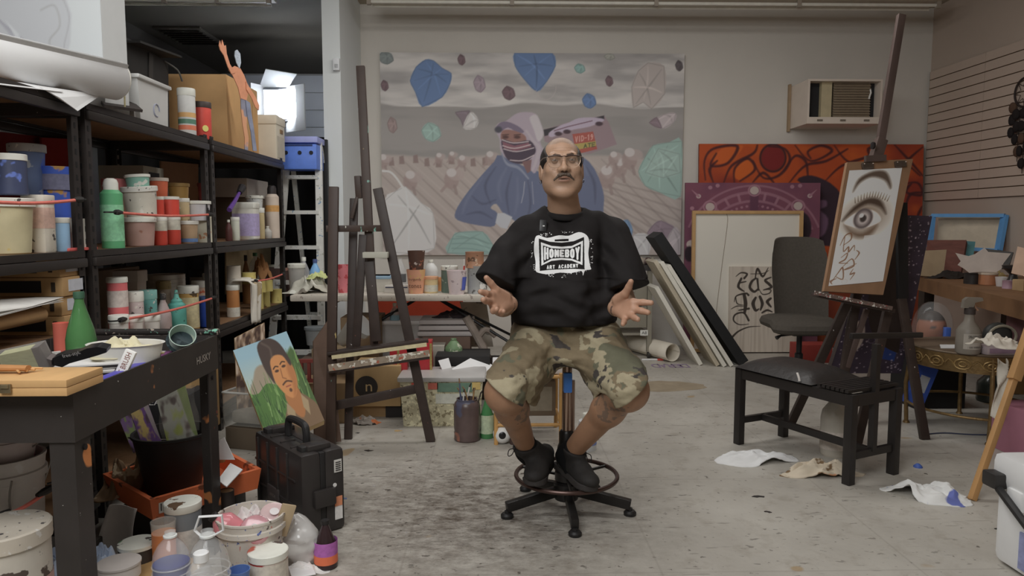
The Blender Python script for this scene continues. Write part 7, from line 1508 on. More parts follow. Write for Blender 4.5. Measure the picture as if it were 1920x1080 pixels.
# portrait leaning by the shelves
def portrait():
	c = Cv(0, 0, 100, 130, 190, (112, 136, 146), 2.3); c.blend(np.clip((c.Y - 15) / 60, 0, 1), (142, 146, 132)); c.poly([(0, 62), (14, 46), (24, 34), (38, 32), (52, 44), (60, 60), (60, 80), (0, 80)], (116, 106, 92), 3, 1, sm=3)
	c.blend((c.Y > 62 + 4 * np.sin(c.X / 7)) * 1., (62, 88, 46)); c.poly([(70, 40), (84, 30), (100, 30), (100, 130), (70, 130)], (58, 76, 44), 4, sm=3); r = random.Random(8)
	for k in range(150): x = r.uniform(0, 100); y = r.uniform(66, 130) if x < 70 else r.uniform(40, 130); c.line([(x, y), (x + r.uniform(-5, 5), y - r.uniform(12, 28))], [1.8, .4], r.choice(((80, 108, 56), (50, 74, 40), (104, 128, 80), (40, 56, 36))), .8, .8)
	c.poly([(40, 110), (50, 96), (58, 88), (78, 84), (92, 96), (100, 108), (100, 130), (38, 130)], (92, 74, 56), 2, sm=3); c.poly([(54, 80), (78, 74), (80, 100), (70, 116), (58, 104)], (128, 86, 54), 2, sm=3); c.poly([(52, 90), (60, 104), (56, 118), (46, 104)], (124, 108, 84), 1.5); c.poly([(80, 86), (88, 98), (82, 116), (76, 104)], (124, 108, 84), 1.5)
	c.poly([(46, 42), (52, 28), (70, 22), (82, 36), (86, 56), (80, 76), (68, 88), (56, 80), (48, 62)], (150, 104, 66), 2, sm=4); c.poly([(68, 88), (80, 76), (86, 56), (82, 36), (74, 50), (74, 70)], (124, 80, 50), 5, .7, sm=3)
	c.poly([(38, 30), (40, 8), (52, 0), (68, 2), (80, 14), (86, 40), (82, 46), (76, 30), (62, 26), (52, 32), (48, 48), (46, 62), (40, 46)], (54, 44, 40), 2, sm=4); c.line([(50, 4), (60, 14), (58, 26)], 3, (82, 72, 64), 3, .6, sm=4)
	for x, y in ((57, 47), (71, 44)): c.line([(x - 4.5, y - 4), (x, y - 6.5), (x + 4.5, y - 5)], 1.7, (50, 36, 28), 1, sm=3); c.ell(x, y, 3.6, 1.8, (60, 42, 34), 1)
	c.line([(64, 46), (62, 58), (67, 61)], 1.6, (108, 70, 46), 1.4, .9); c.line([(58, 67), (66, 64), (74, 67)], 2.2, (62, 44, 36), 1.2, sm=3); c.line([(62, 71), (70, 71)], 1.8, (120, 66, 52), 1); c.ell(67, 77, 2.5, 2.5, (70, 50, 40), 1.5)
	tl, tr, bl = at(437, 657, 3.72), at(537, 621, 3.86), at(492, 800, 3.50); v = (bl - tl) * 1.22
	panel('portrait_painting', 'portrait of dark-haired man in green field leaning by the shelves', 'painting', c, tl, tr - tl, v, .05, mat((142, 120, 84), .7))
	c = Cv(0, 0, 50, 80, 70, (110, 92, 76), 2.3); n = c.noise(.2, .15, 3, 2); c.blend(np.clip((n - .5) * 6, 0, 1), (60, 46, 40)); c.blend(np.clip((.42 - n) * 6, 0, 1), (150, 136, 122))
	tl, tr, bl = at(440, 634, 3.95), at(496, 605, 4.05), at(446, 790, 3.92); panel('photo_collage', 'small brown photo collage sticking up behind the portrait', 'picture', c, tl, tr - tl, bl - tl, .01, mat((128, 104, 70), .7))
portrait()
# ================================================================== floor and wall things on the right
rag('clean white cloth spread on the floor left of the bench chair', 'cloth', onz(1415, 862), .42, .20, .045, (160, 160, 156), 21, name='white_cloth')
rag('stained cream rag crumpled by the bench chair leg', 'rag', onz(1538, 888), .34, .17, .075, (142, 132, 116), 22, (((84, 66, 46), 8., .60), ((160, 110, 74), 5., .68)), name='stained_rag')
rag('white cloth with blue stains on the floor at the right', 'cloth', onz(1740, 930), .34, .20, .075, (158, 158, 154), 23, (((72, 80, 130), 6., .66),), -.35, name='blue_stained_cloth')
MB().lathe([(0, 0), (.022, 0), (.02, .008), (.008, .018), (0, .02)], seg=10).build('paint_chip', mat((44, 66, 124), .5), None, onz(1721, 876).xy.to_3d(), label='small bright blue paint chip on the floor', cat='paint chip')
vs('frosted white gallon jug with orange label under the bench chair', 'jug', (1537, 738, 1588, 852), ('f',), (128, 122, 112), W_, 'jug', band=(.12, .42, (140, 132, 124)), rough=.3)
def right_things():
	# on the wall bench
	D = lambda px, py, Y: at(px, py, Y)
	t = thing('picture_frame', 'empty bright blue picture frame leaning on the right bench', 'frame'); q = [D(1748, 404, 6.35), D(1884, 404, 5.95), D(1872, 470, 5.9), D(1742, 462, 6.3)]; BF = mat((60, 108, 150), .5)
	for i in range(4): a, b = q[i], q[(i + 1) % 4]; MB().bar(a, b, .03, .06, (0, 1, 0)).build('frame_rail', BF, t)
	slab('frame_backing', 'cream board leaning behind the blue frame', 'board', [D(1760, 402, 6.4), D(1893, 402, 6.0), D(1880, 468, 5.95), D(1755, 466, 6.38)], .01, mat((140, 128, 110), .7))
	slab('red_canvas_board', 'dark red streaked canvas lying against the blue frame', 'canvas', [D(1738, 450, 6.0), D(1812, 450, 5.8), D(1800, 520, 5.7), D(1735, 512, 5.85)], .05, mat((74, 40, 32), .7, 0, .3, 9., stretch=(1, 1, 4))); slab('teal_canvas_board', 'narrow teal-edged canvas next to the dark red canvas', 'canvas', [D(1812, 452, 5.85), D(1829, 453, 5.83), D(1822, 500, 5.75), D(1806, 500, 5.78)], .03, mat((52, 92, 96), .7)); slab('small_frame', 'small tan framed panel at the left end of the right bench', 'frame', [D(1732, 470, 5.6), D(1775, 468, 5.55), D(1768, 520, 5.5), D(1724, 517, 5.55)], .02, mat((112, 96, 74), .6))
	z0 = onz(1840, 540, RZ); t = thing('paper_star', 'white jagged cut paper star on the right bench', 'paper'); o = D(1840, 490, 4.9)
	pts = [(1790, 474), (1815, 480), (1828, 476), (1846, 464), (1853, 472), (1897, 475), (1882, 494), (1878, 505), (1868, 511), (1838, 510), (1816, 512), (1806, 504), (1794, 497), (1800, 490)]
	MB().prism([((x - 1840) * .00363, (490 - y) * .00363) for x, y in pts], o, (1, 0, 0), (0, .1, .99), .003).build('cut_sheet', mat((150, 142, 136), .8), t, smooth=False)
	def on(px, py): return onz(px, py, RZ)
	def rv(label, cat, bb, *a, **k): return vs(label, cat, bb, ('t', RZ), *a, grp='small things on the right bench', **k)
	rv('short black pot with amber candle glass on the right bench', 'pot', (1808, 512, 1838, 532), (26, 23, 22), None, 'can'); rv('amber glass jar with cream label on the right bench', 'jar', (1836, 511, 1868, 534), (116, 74, 46), (130, 118, 104), 'jar'); rv('small white glass tumbler beside the amber jar', 'glass', (1866, 519, 1888, 537), (140, 136, 134), None, 'cup', glass=.6)
	t = thing('black_goblet', 'black ceramic incense goblet on the right bench', 'goblet', on(1898, 540)); MB().lathe([(0, 0), (.045, 0), (.045, .04), (.03, .06), (.022, .09), (.04, .11), (.062, .13), (.066, .15), (.05, .15), (0, .13)], seg=24).build('cup', mat((24, 22, 22), .35), t)
	rv('small pinkish shell beside the black goblet', 'shell', (1880, 526, 1900, 541), (110, 86, 96), None, 'can'); rag('tangle of dark cables and scraps on the right bench', 'cables', on(1782, 522), .34, .16, .06, (34, 30, 28), 41, name='cable_tangle'); rag('yellowish crumpled scrap behind the amber jar', 'scrap', on(1870, 520), .14, .1, .06, (112, 96, 60), 42, name='scrap')
	slab('leaning_photo', 'pale photo in a dark frame at the right end of the bench', 'photo', [D(1908, 462, 4.3), D(1940, 470, 4.2), D(1930, 520, 4.15), D(1896, 512, 4.25)], .01, mat((124, 100, 82), .6)); bxs('cream box at the far right of the bench', 'box', on(1925, 545), (.12, .1, .07), (120, 98, 68)); slab('dark_frame', 'thin dark frame lying behind the white paper star', 'frame', [D(1848, 466, 5.1), D(1900, 473, 4.95), D(1890, 505, 4.9), D(1846, 500, 5.05)], .01, mat((34, 32, 30), .5))
	# on the brass table
	zt = .50
	t = thing('spray_bottle', 'grey plastic spray bottle on the round brass table', 'spray bottle', onz(1814, 662, zt)); r = S(21, 4.0); GB = mat((92, 86, 78), .45); MB().lathe([(.9 * r, 0), (r, .01), (r, .125), (.85 * r, .145), (.45 * r, .18), (.38 * r, .205), (.38 * r, .225)], seg=24).build('bottle', GB, t)
	hd = MB().lathe([(.45 * r, .22), (.45 * r, .25), (.3 * r, .26)], seg=14).build('collar', mat((44, 38, 36), .5), t); MB().prism([(-.045, .255), (-.04, .30), (-.02, .315), (.06, .312), (.065, .295), (.02, .285), (.012, .255)], (0, .013, 0), (1, 0, 0), (0, 0, 1), .026).build('trigger_head', GB, hd); MB().tube([(.018, 0, .285), (.03, 0, .255), (.045, 0, .24)], .006, 6).build('trigger', mat((120, 90, 70), .5), hd)
	MB().grid(lambda u, v: Vector((r * 1.01 * math.sin((u - .5) * 1.9), -r * 1.01 * math.cos((u - .5) * 1.9), .03 + .085 * v)), 12, 2).build('printed_label', mat((118, 112, 104), .6), t); text('lettering', 'SPRAYMASTER', mat((34, 32, 32), .6), t, (0, -r * 1.03, .10), (1, 0, 0), (0, 0, 1), .085, .018, 0); text('lettering', '1 YEAR WARRANTY', mat((34, 32, 32), .6), t, (0, -r * 1.03, .042), (1, 0, 0), (0, 0, 1), .085, .011, 0)
	rag('white and grey cloth draped over the mask on the brass table', 'cloth', onz(1868, 648, zt + .10), .24, .18, .07, (142, 136, 126), 51, (((80, 74, 68), 12., .62),), name='draped_cloth'); t = thing('goggles_mask', 'black rubber goggle mask under the draped cloth', 'mask', onz(1868, 652, zt)); MB().grid(lambda u, v: Vector((.085 * math.cos(2 * PI * u) * math.sin(PI * v), .05 * math.sin(2 * PI * u) * math.sin(PI * v), .075 + .075 * -math.cos(PI * v))), 18, 10, True).build('face_piece', mat((36, 36, 34), .5), t); MB().tube([(.08 * math.cos(k * PI / 10), -.045, .075 + .06 * math.sin(k * PI / 10)) for k in range(20)], .008, 6, True).build('rim', mat((104, 98, 84), .5), t)
	vs('plum coloured can at the right of the brass table', 'can', (1888, 590, 1936, 648), ('t', zt), (84, 54, 56), (72, 48, 50), 'can'); bxs('paint-flecked plastic tray on the brass table', 'tray', onz(1880, 662, zt), (.26, .12, .045), (126, 114, 116), tags=(('y', 0, .5, .9, .6, (104, 84, 100)),))
	slab('folded_paper', 'small folded white paper on the brass table edge', 'paper', [onz(1762, 646, zt + .004), onz(1790, 646, zt + .004), onz(1790, 652, zt + .004), onz(1764, 652, zt + .004)], .004, WP)
	q = onz(1868, 672, zt); t = thing('paper_towel', 'crumpled paper towel hanging from the brass table rim', 'paper towel', q + Vector((0, -.04, -.005))); o = MB().grid(lambda u, v: Vector(((u - .5) * (.05 + .10 * max(0, v - .5)) + .012 * math.sin(9 * v), -.012 - .05 * v * 0 + .022 * math.sin(7 * u + 9 * v), -.30 * v + .012 * math.sin(8 * u + 3 * v))), 16, 24).build('sheet', mat((150, 144, 134), .9), t); solid(o, .004)
	# doll head in a clear bag, boxes in the dark under the bench
	q = at(1745, 648, 4.75); t = thing('bagged_doll_head', 'painted doll head wrapped in clear plastic behind the easel', 'doll head', q.xy.to_3d() + Vector((0, 0, .38))); 
	def fh(u, v): th = 2 * PI * u; return Vector((.092 * math.cos(th) * math.sin(PI * v), .085 * math.sin(th) * math.sin(PI * v) * (1 + .12 * math.exp(-((v - .55) / .08) ** 2) * max(0, -math.sin(th)) ** 6), .13 - .13 * math.cos(PI * v)))
	me = MB().grid(fh, 36, 24, True).mesh('head'); V = verts(me); C = np.tile(np.array(pc((140, 84, 56), 2.0)), (len(V), 1)); C[V[:, 2] < .07] = pc((130, 40, 34), 2.0); C[V[:, 2] > .20] = pc((40, 32, 28)); C[(np.hypot((np.abs(V[:, 0]) - .035) / .016, (V[:, 2] - .155) / .01) < 1) & (V[:, 1] < 0)] = pc((40, 30, 28)); C[(np.hypot(V[:, 0] / .03, (V[:, 2] - .085) / .01) < 1) & (V[:, 1] < 0)] = pc((130, 50, 44)); setcol(me, C); obj('head', me, vmat(.5), t)
	MB().grid(lambda u, v: Vector((.12 * math.cos(2 * PI * u) * math.sin(PI * v * .96 + .06) * (1 + .12 * math.sin(9 * u * 2 + 5 * v)), .115 * math.sin(2 * PI * u) * math.sin(PI * v * .96 + .06) * (1 + .1 * math.sin(20 * u)), .15 - .17 * math.cos(PI * v))), 40, 18, True).build('plastic_bag', mat((150, 150, 150), .1, 0, 0, alpha=.16, coat=.8), t)
	bxs('black crate under the doll head', 'crate', q.xy.to_3d() + Vector((0, .02, 0)), (.34, .3, .378), (20, 19, 20)); bxs('blue and white packet leaning against the black crate', 'packet', at(1712, 700, 4.35).xy.to_3d() + Vector((0, .0, .1)), (.12, .05, .26), (40, 66, 140), tags=(('y', 0, .55, .5, .4, (140, 144, 150)),), rot=(0, .35, 0)); bxs('narrow blue tube box beside the doll head', 'box', at(1768, 655, 4.65).xy.to_3d() + Vector((.02, 0, .38)), (.035, .035, .16), (46, 74, 140))
	vs('dark green glass flask under the brass table', 'flask', (1832, 690, 1880, 752), ('f',), (44, 48, 44), None, 'bottle', rough=.2); bxs('flat torn cardboard piece under the brass table', 'cardboard', onz(1895, 745).xy.to_3d() + Vector((.1, .1, 0)), (.26, .04, .24), (122, 92, 54), rot=(-.2, .1, 0)); t = bxs('pink box with dark maze lines at the right edge', 'box', onz(1925, 850).xy.to_3d() + Vector((.1, .0, 0)), (.42, .26, .26), (118, 74, 88)); 
	for k in range(9): MB().box((-.19 + .045 * k, -.132, .13 + .03 * (k % 3 - 1)), (.007, .003, .17)).build('printed_line', mat((50, 34, 44), .6), t)
	bxs('red folded fabric bundle under the right bench', 'fabric', at(1755, 716, 5.0).xy.to_3d(), (.16, .12, .07), (104, 38, 30)); bxs('red carton on the floor behind the office chair', 'box', at(1520, 655, 6.3).xy.to_3d(), (.3, .2, .16), (112, 36, 30))
	p = onz(1770, 815); MB().tube(spl([Vector((0, 0, .004)), Vector((.12, .02, .004)), Vector((.3, -.02, .004)), Vector((.6, .0, .004)), Vector((.9, .1, .004))], 5), .004, 6).build('floor_cable', mat((40, 44, 60), .5), None, (p.x - .1, p.y, 0), label='thin dark blue cable lying on the floor under the brass table', cat='cable')
right_things()
# ================================================================== things on, in and around the work cart
CZ = .735                                     # floor of the cart's tray
def wood_case():
	t = thing('wooden_paint_box', 'shallow wooden paint box with brass clasp on the cart rim', 'wooden box', (-1.300, 1.785, .812), 0); WD = mat((140, 108, 66), .5, 0, .12, 6., stretch=(3, 1, 1)); w_, d_ = .56, .16
	MB().box((0, 0, .010), (w_, d_, .020), bev=.002).build('base', WD, t); MB().box((0, 0, .030), (w_, d_, .018), bev=.002).build('lid', WD, t)
	c = MB().box((.14, -d_ / 2 - .004, .020), (.026, .006, .022), bev=.002).build('clasp', mat((96, 84, 62), .35, .7), t); MB().box((.14, -d_ / 2 - .008, .026), (.018, .004, .009), bev=.001).build('clasp_hook', mat((110, 98, 74), .3, .7), c)
	t = thing('leather_brush_roll', 'rolled tan leather brush wrap lying on the wooden paint box', 'brush roll', (-1.30, 1.78, .852), .05); MB().tube([(-.2, 0, .012), (0, .01, .013), (.14, 0, .012)], [.016, .017, .012], 10, flat=.6).build('wrap', mat((124, 84, 44), .6, 0, .2, 20.), t)
	for k in range(4): MB().tube([(.10, .01, .012), (.13 + .01 * k, -.02 + .015 * k, .006)], .003, 5).build('tie_end', mat((140, 104, 60), .7), t)
wood_case()
def big_brush():
	t = thing('wide_brush', 'very wide black paint brush in clear sleeve on the cart', 'paint brush'); t.location = at(120, 660, 2.05); o = Vector(t.location)
	P = lambda px, py, y=2.05: at(px, py, y) - o
	n = Vector((0, 1, 0)); K = mat((22, 22, 23), .3, 0, .1, coat=.3)
	pr = [(108, 676), (112, 662), (128, 655), (160, 650), (180, 641), (200, 638), (216, 642), (213, 650), (196, 656), (170, 664), (140, 673), (125, 681)]
	s = 2.05 / F; MB().prism([((x - 120) * s, (660 - y) * s) for x, y in pr], (0, -.012, 0), (1, 0, 0), (0, -.35, .94), .026).build('handle', K, t)
	MB().prism([((x - 120) * s, (660 - y) * s) for x, y in ((80, 640), (98, 634), (104, 660), (112, 664), (108, 682), (84, 682))], (0, -.014, 0), (1, 0, 0), (0, -.35, .94), .03).build('ferrule', mat((72, 66, 64), .4, .3), t)
	MB().prism([((x - 120) * s, (660 - y) * s) for x, y in ((20, 654), (82, 640), (86, 682), (18, 682))], (0, -.016, 0), (1, 0, 0), (0, -.35, .94), .03).build('bristles', mat((120, 120, 84), .7, 0, .2, 40., stretch=(1, 1, 8)), t)
	MB().prism([((x - 120) * s, (660 - y) * s) for x, y in ((14, 652), (102, 632), (106, 684), (14, 684))], (0, -.020, 0), (1, 0, 0), (0, -.35, .94), .04).build('clear_sleeve', mat((150, 146, 142), .15, 0, 0, alpha=.22, coat=.7), t)
	MB().prism([((x - 120) * s, (660 - y) * s) for x, y in ((82, 664), (100, 662), (98, 682), (80, 682))], (0, .034, 0), (1, 0, 0), (0, -.35, .94), .002).build('price_tag', mat((150, 148, 144), .7), t)
	text('lettering', 'free-style', mat((120, 118, 116), .5), t, ((150 - 120) * s, -.03, (660 - 658) * s), Vector((.95, 0, .22)), Vector((-.2, -.3, .92)), .055, .014, .012)
big_brush()
GC = 'things in the cart tray'
t = vs('green glass mineral water bottle standing in the cart', 'bottle', (126, 547, 180, 650), ('y', 2.35, CZ), (46, 82, 44), (36, 64, 48), 'wine', rough=.12, band=(.10, .22, (130, 140, 120)), grp=GC)
t = thing('plastic_tub', 'white plastic tub holding a dirty glove on the cart', 'tub', (at(238, 690, 2.22).x, 2.22, CZ)); MB().add(*(lambda m: (m.v, m.f))(MB().lathe([(.085, 0), (.108, .115), (.115, .12), (.105, .118), (.08, .01), (0, .01)], seg=28, sx=1., sy=.75))).build('tub', mat((146, 144, 138), .4, 0, .05), t)
rag('dirty cream work glove stuffed in the white tub', 'glove', Vector(t.location) + Vector((0, 0, .085)), .19, .14, .05, (142, 136, 112), 15, (((112, 94, 58), 9., .62),), name='work_glove')
t = bxs('white paint brush carton standing at the cart rim', 'carton', at(214, 698, 2.05).xy.to_3d() + Vector((0, .0, CZ + .02)), (.032, .014, .115), (156, 154, 150), rot=(-.1, .42, 0)); text('lettering', 'PAINT BRUSH', mat((90, 50, 40), .6), t, (0, -.0078, .058), (0, 0, 1), (-1, 0, 0), .10, .015, 0)
for i in range(4): bxs(['lowest black-edged white book in the cart tray', 'second black-edged white book in the cart tray', 'third black-edged white book in the cart tray', 'topmost white book under the wide brush handle'][i], 'book', (-1.30 + .01 * i, 2.12 + .02 * i, CZ + .019 * i), (.26, .20, .018), (150, 148, 146), .2 + .08 * i, grp='books stacked in the cart', tags=(('y', 0, .5, 1., .4, (26, 24, 26)),))
bxs('blue plastic ruler edge lying inside the cart rim', 'ruler', (-1.075, 2.08, CZ + .056), (.03, .40, .012), (52, 46, 120), rough=.4); bxs('purple and red packet behind the white tub', 'packet', (-1.16, 2.42, CZ), (.1, .12, .05), (84, 44, 78), tags=(('z', 0, .2, .6, .5, (150, 146, 146)),))
t = vs('paper cup with crusty turquoise paint at the far end of the cart', 'paint cup', (314, 630, 362, 672), ('y', 2.52, CZ), (112, 128, 118), None, 'cup', sp=(((140, 146, 132), 14., .55),), grp=GC); t.rotation_euler = (.9, .2, .4); t.location.z += .05; MB().lathe([(.0, .055), (.05, .055)], seg=20).build('dried_paint', mat((28, 40, 44), .5), t)
vs('red squeeze tube lying behind the mineral water bottle', 'tube', (102, 605, 130, 640), ('y', 2.5, CZ), (140, 64, 50), None, 'can', grp=GC)
# ---- under the cart: black pail in an orange tray
def tray():
	t = thing('orange_tray', 'orange plastic drip tray under the far end of the cart', 'tray'); z = .13; q = [onz(287, 976, z), onz(483, 916, z), onz(400, 868, z), onz(203, 926, z)]; c = sum(q, Vector()) / 4; t.location = (c.x, c.y, 0); OM = mat((160, 76, 34), .5, 0, .12, 8., spots=(((90, 46, 26), 12., .70),)); H = .085; th = .006
	q = [p - Vector(t.location) for p in q]; q = [Vector((p.x, p.y, z)) for p in q]; cc = sum(q, Vector()) / 4
	top = [cc + (p - cc) * 1.06 + Vector((0, 0, H)) for p in q]; inn = [cc + (p - cc) * .98 + Vector((0, 0, H)) for p in q]; ib = [cc + (p - cc) * .94 + Vector((0, 0, th)) for p in q]
	V = q + top + inn + ib; Fc = [(3, 2, 1, 0)]
	for i in range(4): j = (i + 1) % 4; Fc += [(i, j, 4 + j, 4 + i), (4 + i, 4 + j, 8 + j, 8 + i), (8 + i, 8 + j, 12 + j, 12 + i)]
	MB().add(V, Fc + [(12, 13, 14, 15)]).build('tray_shell', OM, t, smooth=False)
	d = (q[1] - q[0]); n = Vector((d.y, -d.x, 0)).normalized(); a = q[0] + d * .14 + Vector((0, 0, .045)) + n * .008; u = d.normalized()
	st = MB().bar(a - u * .04, a + u * .04, .003, .045, (0, 0, 1)).build('barcode_sticker', mat((150, 148, 142), .7), t)
	for k in range(7): MB().bar(a - u * (.032 - .0105 * k) + n * .0025 - Vector((0, 0, .014)), a - u * (.032 - .0105 * k) + n * .0025 + Vector((0, 0, .014)), .0035, .001, n).build('barcode_line', mat((30, 28, 28), .7), st)
	bxs('stack of dark cartons under the orange tray', 'carton', (c.x, c.y + .02, 0), (.36, .34, .126), (34, 30, 28))
	p = cc + Vector(t.location); b = thing('black_bucket', 'black rubber bucket standing in the orange tray', 'bucket', (onz(318, 930, z).x, p.y - .02, z + .01)); K = mat((22, 21, 21), .55, 0, .2, 14.)
	MB().lathe([(.10, 0), (.145, .23), (.152, .235), (.152, .245), (.14, .245), (.095, .01), (0, .01)], seg=36).build('pail', K, b); MB().tube([(.15 * math.cos(k * PI / 12 + .2), .15 * math.sin(k * PI / 12 + .2) - .03, .235 - .06 * math.sin(k * PI / 12)) for k in range(13)], .003, 6).build('bail_handle', mat((120, 116, 110), .4, .7), b)
	o = Vector(b.location); G = ((96, 112, 60), (120, 116, 112), (90, 70, 108), (140, 128, 84), (110, 124, 150)); nm = ['green seed packet leaning in the black bucket', 'clear plastic-wrapped magazine in the black bucket', 'purple flower packet in the black bucket']
	for i, (px0, py0, px1, py1, cA, cB) in enumerate(((232, 768, 282, 838, (90, 102, 62), (84, 64, 96)), (300, 722, 372, 836, (128, 138, 66), (132, 134, 126)), (252, 752, 300, 832, (140, 124, 78), (76, 52, 96)))):
		Y = o.y + (.06, -.02, -.07)[i]; c2 = Cv(0, 0, 60, 80, 60, cB, 2.3); n_ = c2.noise(.06, .05, i + 3, 3); c2.blend(np.clip((n_ - .5) * 7, 0, 1), cA); c2.blend(np.clip((.38 - n_) * 7, 0, 1), (52, 40, 40)); c2.poly([(42, 0), (60, 0), (60, 80), (50, 60)], G[(i + 4) % 5], 2, .8)
		tl, tr, bl = at(px0 - 10, py0 + 14, Y), at(px1 - 25, py0 - 2, Y + .05), at(px0 + 18, py1 + 12, Y - .03); panel('seed_packet', nm[i], 'packet', c2, tl, tr - tl, bl - tl, .008, mat((130, 128, 118), .5), 'packets in the black bucket')
	MB().grid(lambda u, v: at(294 + 70 * u + 10 * v, 742 - 20 * u + 84 * v, o.y - .11) + Vector((0, .012 * math.sin(9 * u + 7 * v), .0)), 18, 18).build('plastic_wrap', mat((150, 150, 148), .08, 0, 0, alpha=.25, coat=1.), None, label='crinkled clear plastic sheet sticking out of the black bucket', cat='plastic sheet')
	rag('pair of dirty brown work gloves left of the black bucket', 'gloves', Vector((onz(243, 918, z).x, p.y + .0, z + .012)), .20, .26, .14, (92, 74, 54), 61, (((128, 114, 92), 9., .58),), name='work_gloves')
	slab('paint_palette', 'white paper palette lying in the orange tray', 'palette', [onz(408, 900, .235), onz(432, 868, .235), onz(455, 880, .235), onz(425, 912, .235)], .004, WP); vs('small tan dish on the paper palette', 'dish', (408, 862, 424, 878), ('y', p.y + .02, .24), (124, 98, 58), None, 'cup')
tray()
t = bxs('black carton with white lettering behind the cart leg', 'carton', (onz(392, 850).x, 3.42, .16), (.22, .2, .27), (20, 20, 22)); text('lettering', 'EA', mat((150, 148, 146), .6), t, (-.05, -.1015, .235), (1, 0, 0), (0, 0, 1), .055, .026, 0); text('lettering', 'in', mat((150, 148, 146), .6), t, (.06, -.1015, .19), (1, 0, 0), (0, 0, 1), .03, .03, 0)
bxs('plain dark carton under the lettered black carton', 'carton', (onz(392, 850).x, 3.42, 0), (.24, .22, .158), (48, 42, 36)); bxs('tan cardboard box between the shelf post and the portrait', 'cardboard box', (-1.62, 3.62, .16), (.3, .34, .4), (112, 88, 52))
t = thing('clear_case', 'clear curved plastic case behind the black hard case', 'plastic case', onz(478, 862).xy.to_3d() + Vector((-.05, .25, .12)), -.3); MB().box((0, 0, .10), (.34, .22, .20), bev=.045).build('shell', mat((150, 150, 144), .08, 0, 0, alpha=.24, coat=1.), t); MB().tube([(-.16, -.1, .19), (.16, -.1, .19), (.16, .1, .19), (-.16, .1, .19)], .006, 6, True).build('rim', mat((130, 130, 126), .2), t); MB().tube(spl([(-.06, 0, .18), (-.05, 0, .26), (.02, 0, .28), (.09, 0, .25), (.1, 0, .18)], 5), .008, 8).build('handle', mat((24, 23, 23), .5), t); MB().box((0, 0, .05), (.26, .15, .07), bev=.02).build('contents', mat((104, 100, 92), .6, 0, .3, 20.), t)
bxs('low carton under the clear curved case', 'carton', onz(478, 862).xy.to_3d() + Vector((-.05, .25, 0)), (.3, .2, .118), (70, 60, 48), -.3)
def hard_case():
	N = Vector((-.748, 2.70, 0)); a = Vector((-.309, .37, 0)).normalized(); b = Vector((a.y, -a.x, 0)); rz = math.atan2(-a.y, -a.x)
	L, T, H = .46, .185, .335; c = N + a * L / 2 + b * T / 2
	t = thing('hard_case', 'black ribbed hard equipment case with top handle beside the cart', 'equipment case', (c.x, c.y, 0), rz); K = mat((32, 29, 28), .33, 0, .12, 14.)
	MB().box((0, -T * .27, H / 2), (L, T * .46, H), bev=.022).build('front_shell', K, t); MB().box((0, T * .27, H / 2), (L, T * .46, H), bev=.022).build('back_shell', K, t); MB().box((0, 0, H / 2), (L - .012, T * .12, H - .012), bev=.004).build('seam', mat((20, 19, 19), .6), t)
	for k in range(4):
		x = -L * .40 + k * L * .21; MB().box((x, -T / 2 - .001, H / 2), (.014, .012, H * .9), bev=.004).build('rib', K, t); MB().box((x, -T * .25, H - .001), (.014, T * .34, .012), bev=.004).build('rib', K, t)
	for z in (.12, .22): MB().box((-.02, -T / 2, z), (L * .86, .008, .010), bev=.003).build('rib', K, t)
	MB().box((-.03, -T / 2 - .004, .10), (.11, .008, .09), bev=.003).build('name_plate', mat((44, 40, 39), .5), t)
	text('lettering', 'APACHE', mat((84, 78, 74), .5), t, (-.03, -T / 2 - .0085, .11), (1, 0, 0), (0, 0, 1), .06, .014, 0)
	h = MB().tube(spl([(-.085, 0, H - .005), (-.085, 0, H + .045), (-.06, 0, H + .072), (.06, 0, H + .072), (.085, 0, H + .045), (.085, 0, H - .005)], 5), .015, 10).build('handle', mat((24, 23, 23), .5), t)
	for x in (-.165, .165): l = MB().box((x, 0, H + .006), (.07, T * .55, .03), bev=.010).build('latch', K, t); MB().box((x, -T * .3, H + .002), (.05, .03, .035), bev=.008).build('latch_tab', mat((26, 25, 25), .5), l)
	MB().box((L / 2 + .006, 0, H * .45), (.025, T * .5, .07), bev=.010).build('end_latch', K, t)
	for z, h_, col in ((.265, .05, (140, 138, 134)), (.12, .04, (150, 92, 60)), (.075, .055, (150, 148, 146))): st = MB().box((L / 2 + .0015, T * .33, z), (.003, .032, h_)).build('sticker', mat(col, .6, 0, .15, 90.), t)
	for k in range(5): MB().box((L / 2 + .0036, T * .33, .248 + .008 * k), (.001, .022, .004)).build('barcode_line', mat((30, 28, 28), .6), t)
	MB().lathe([(0, 0), (.008, 0), (.008, .002), (0, .002)], (L / 2 + .001, T * .25, .19), 12, Matrix.Rotation(PI / 2, 3, 'Y')).build('white_dot', mat((150, 148, 146), .5), t)
hard_case()
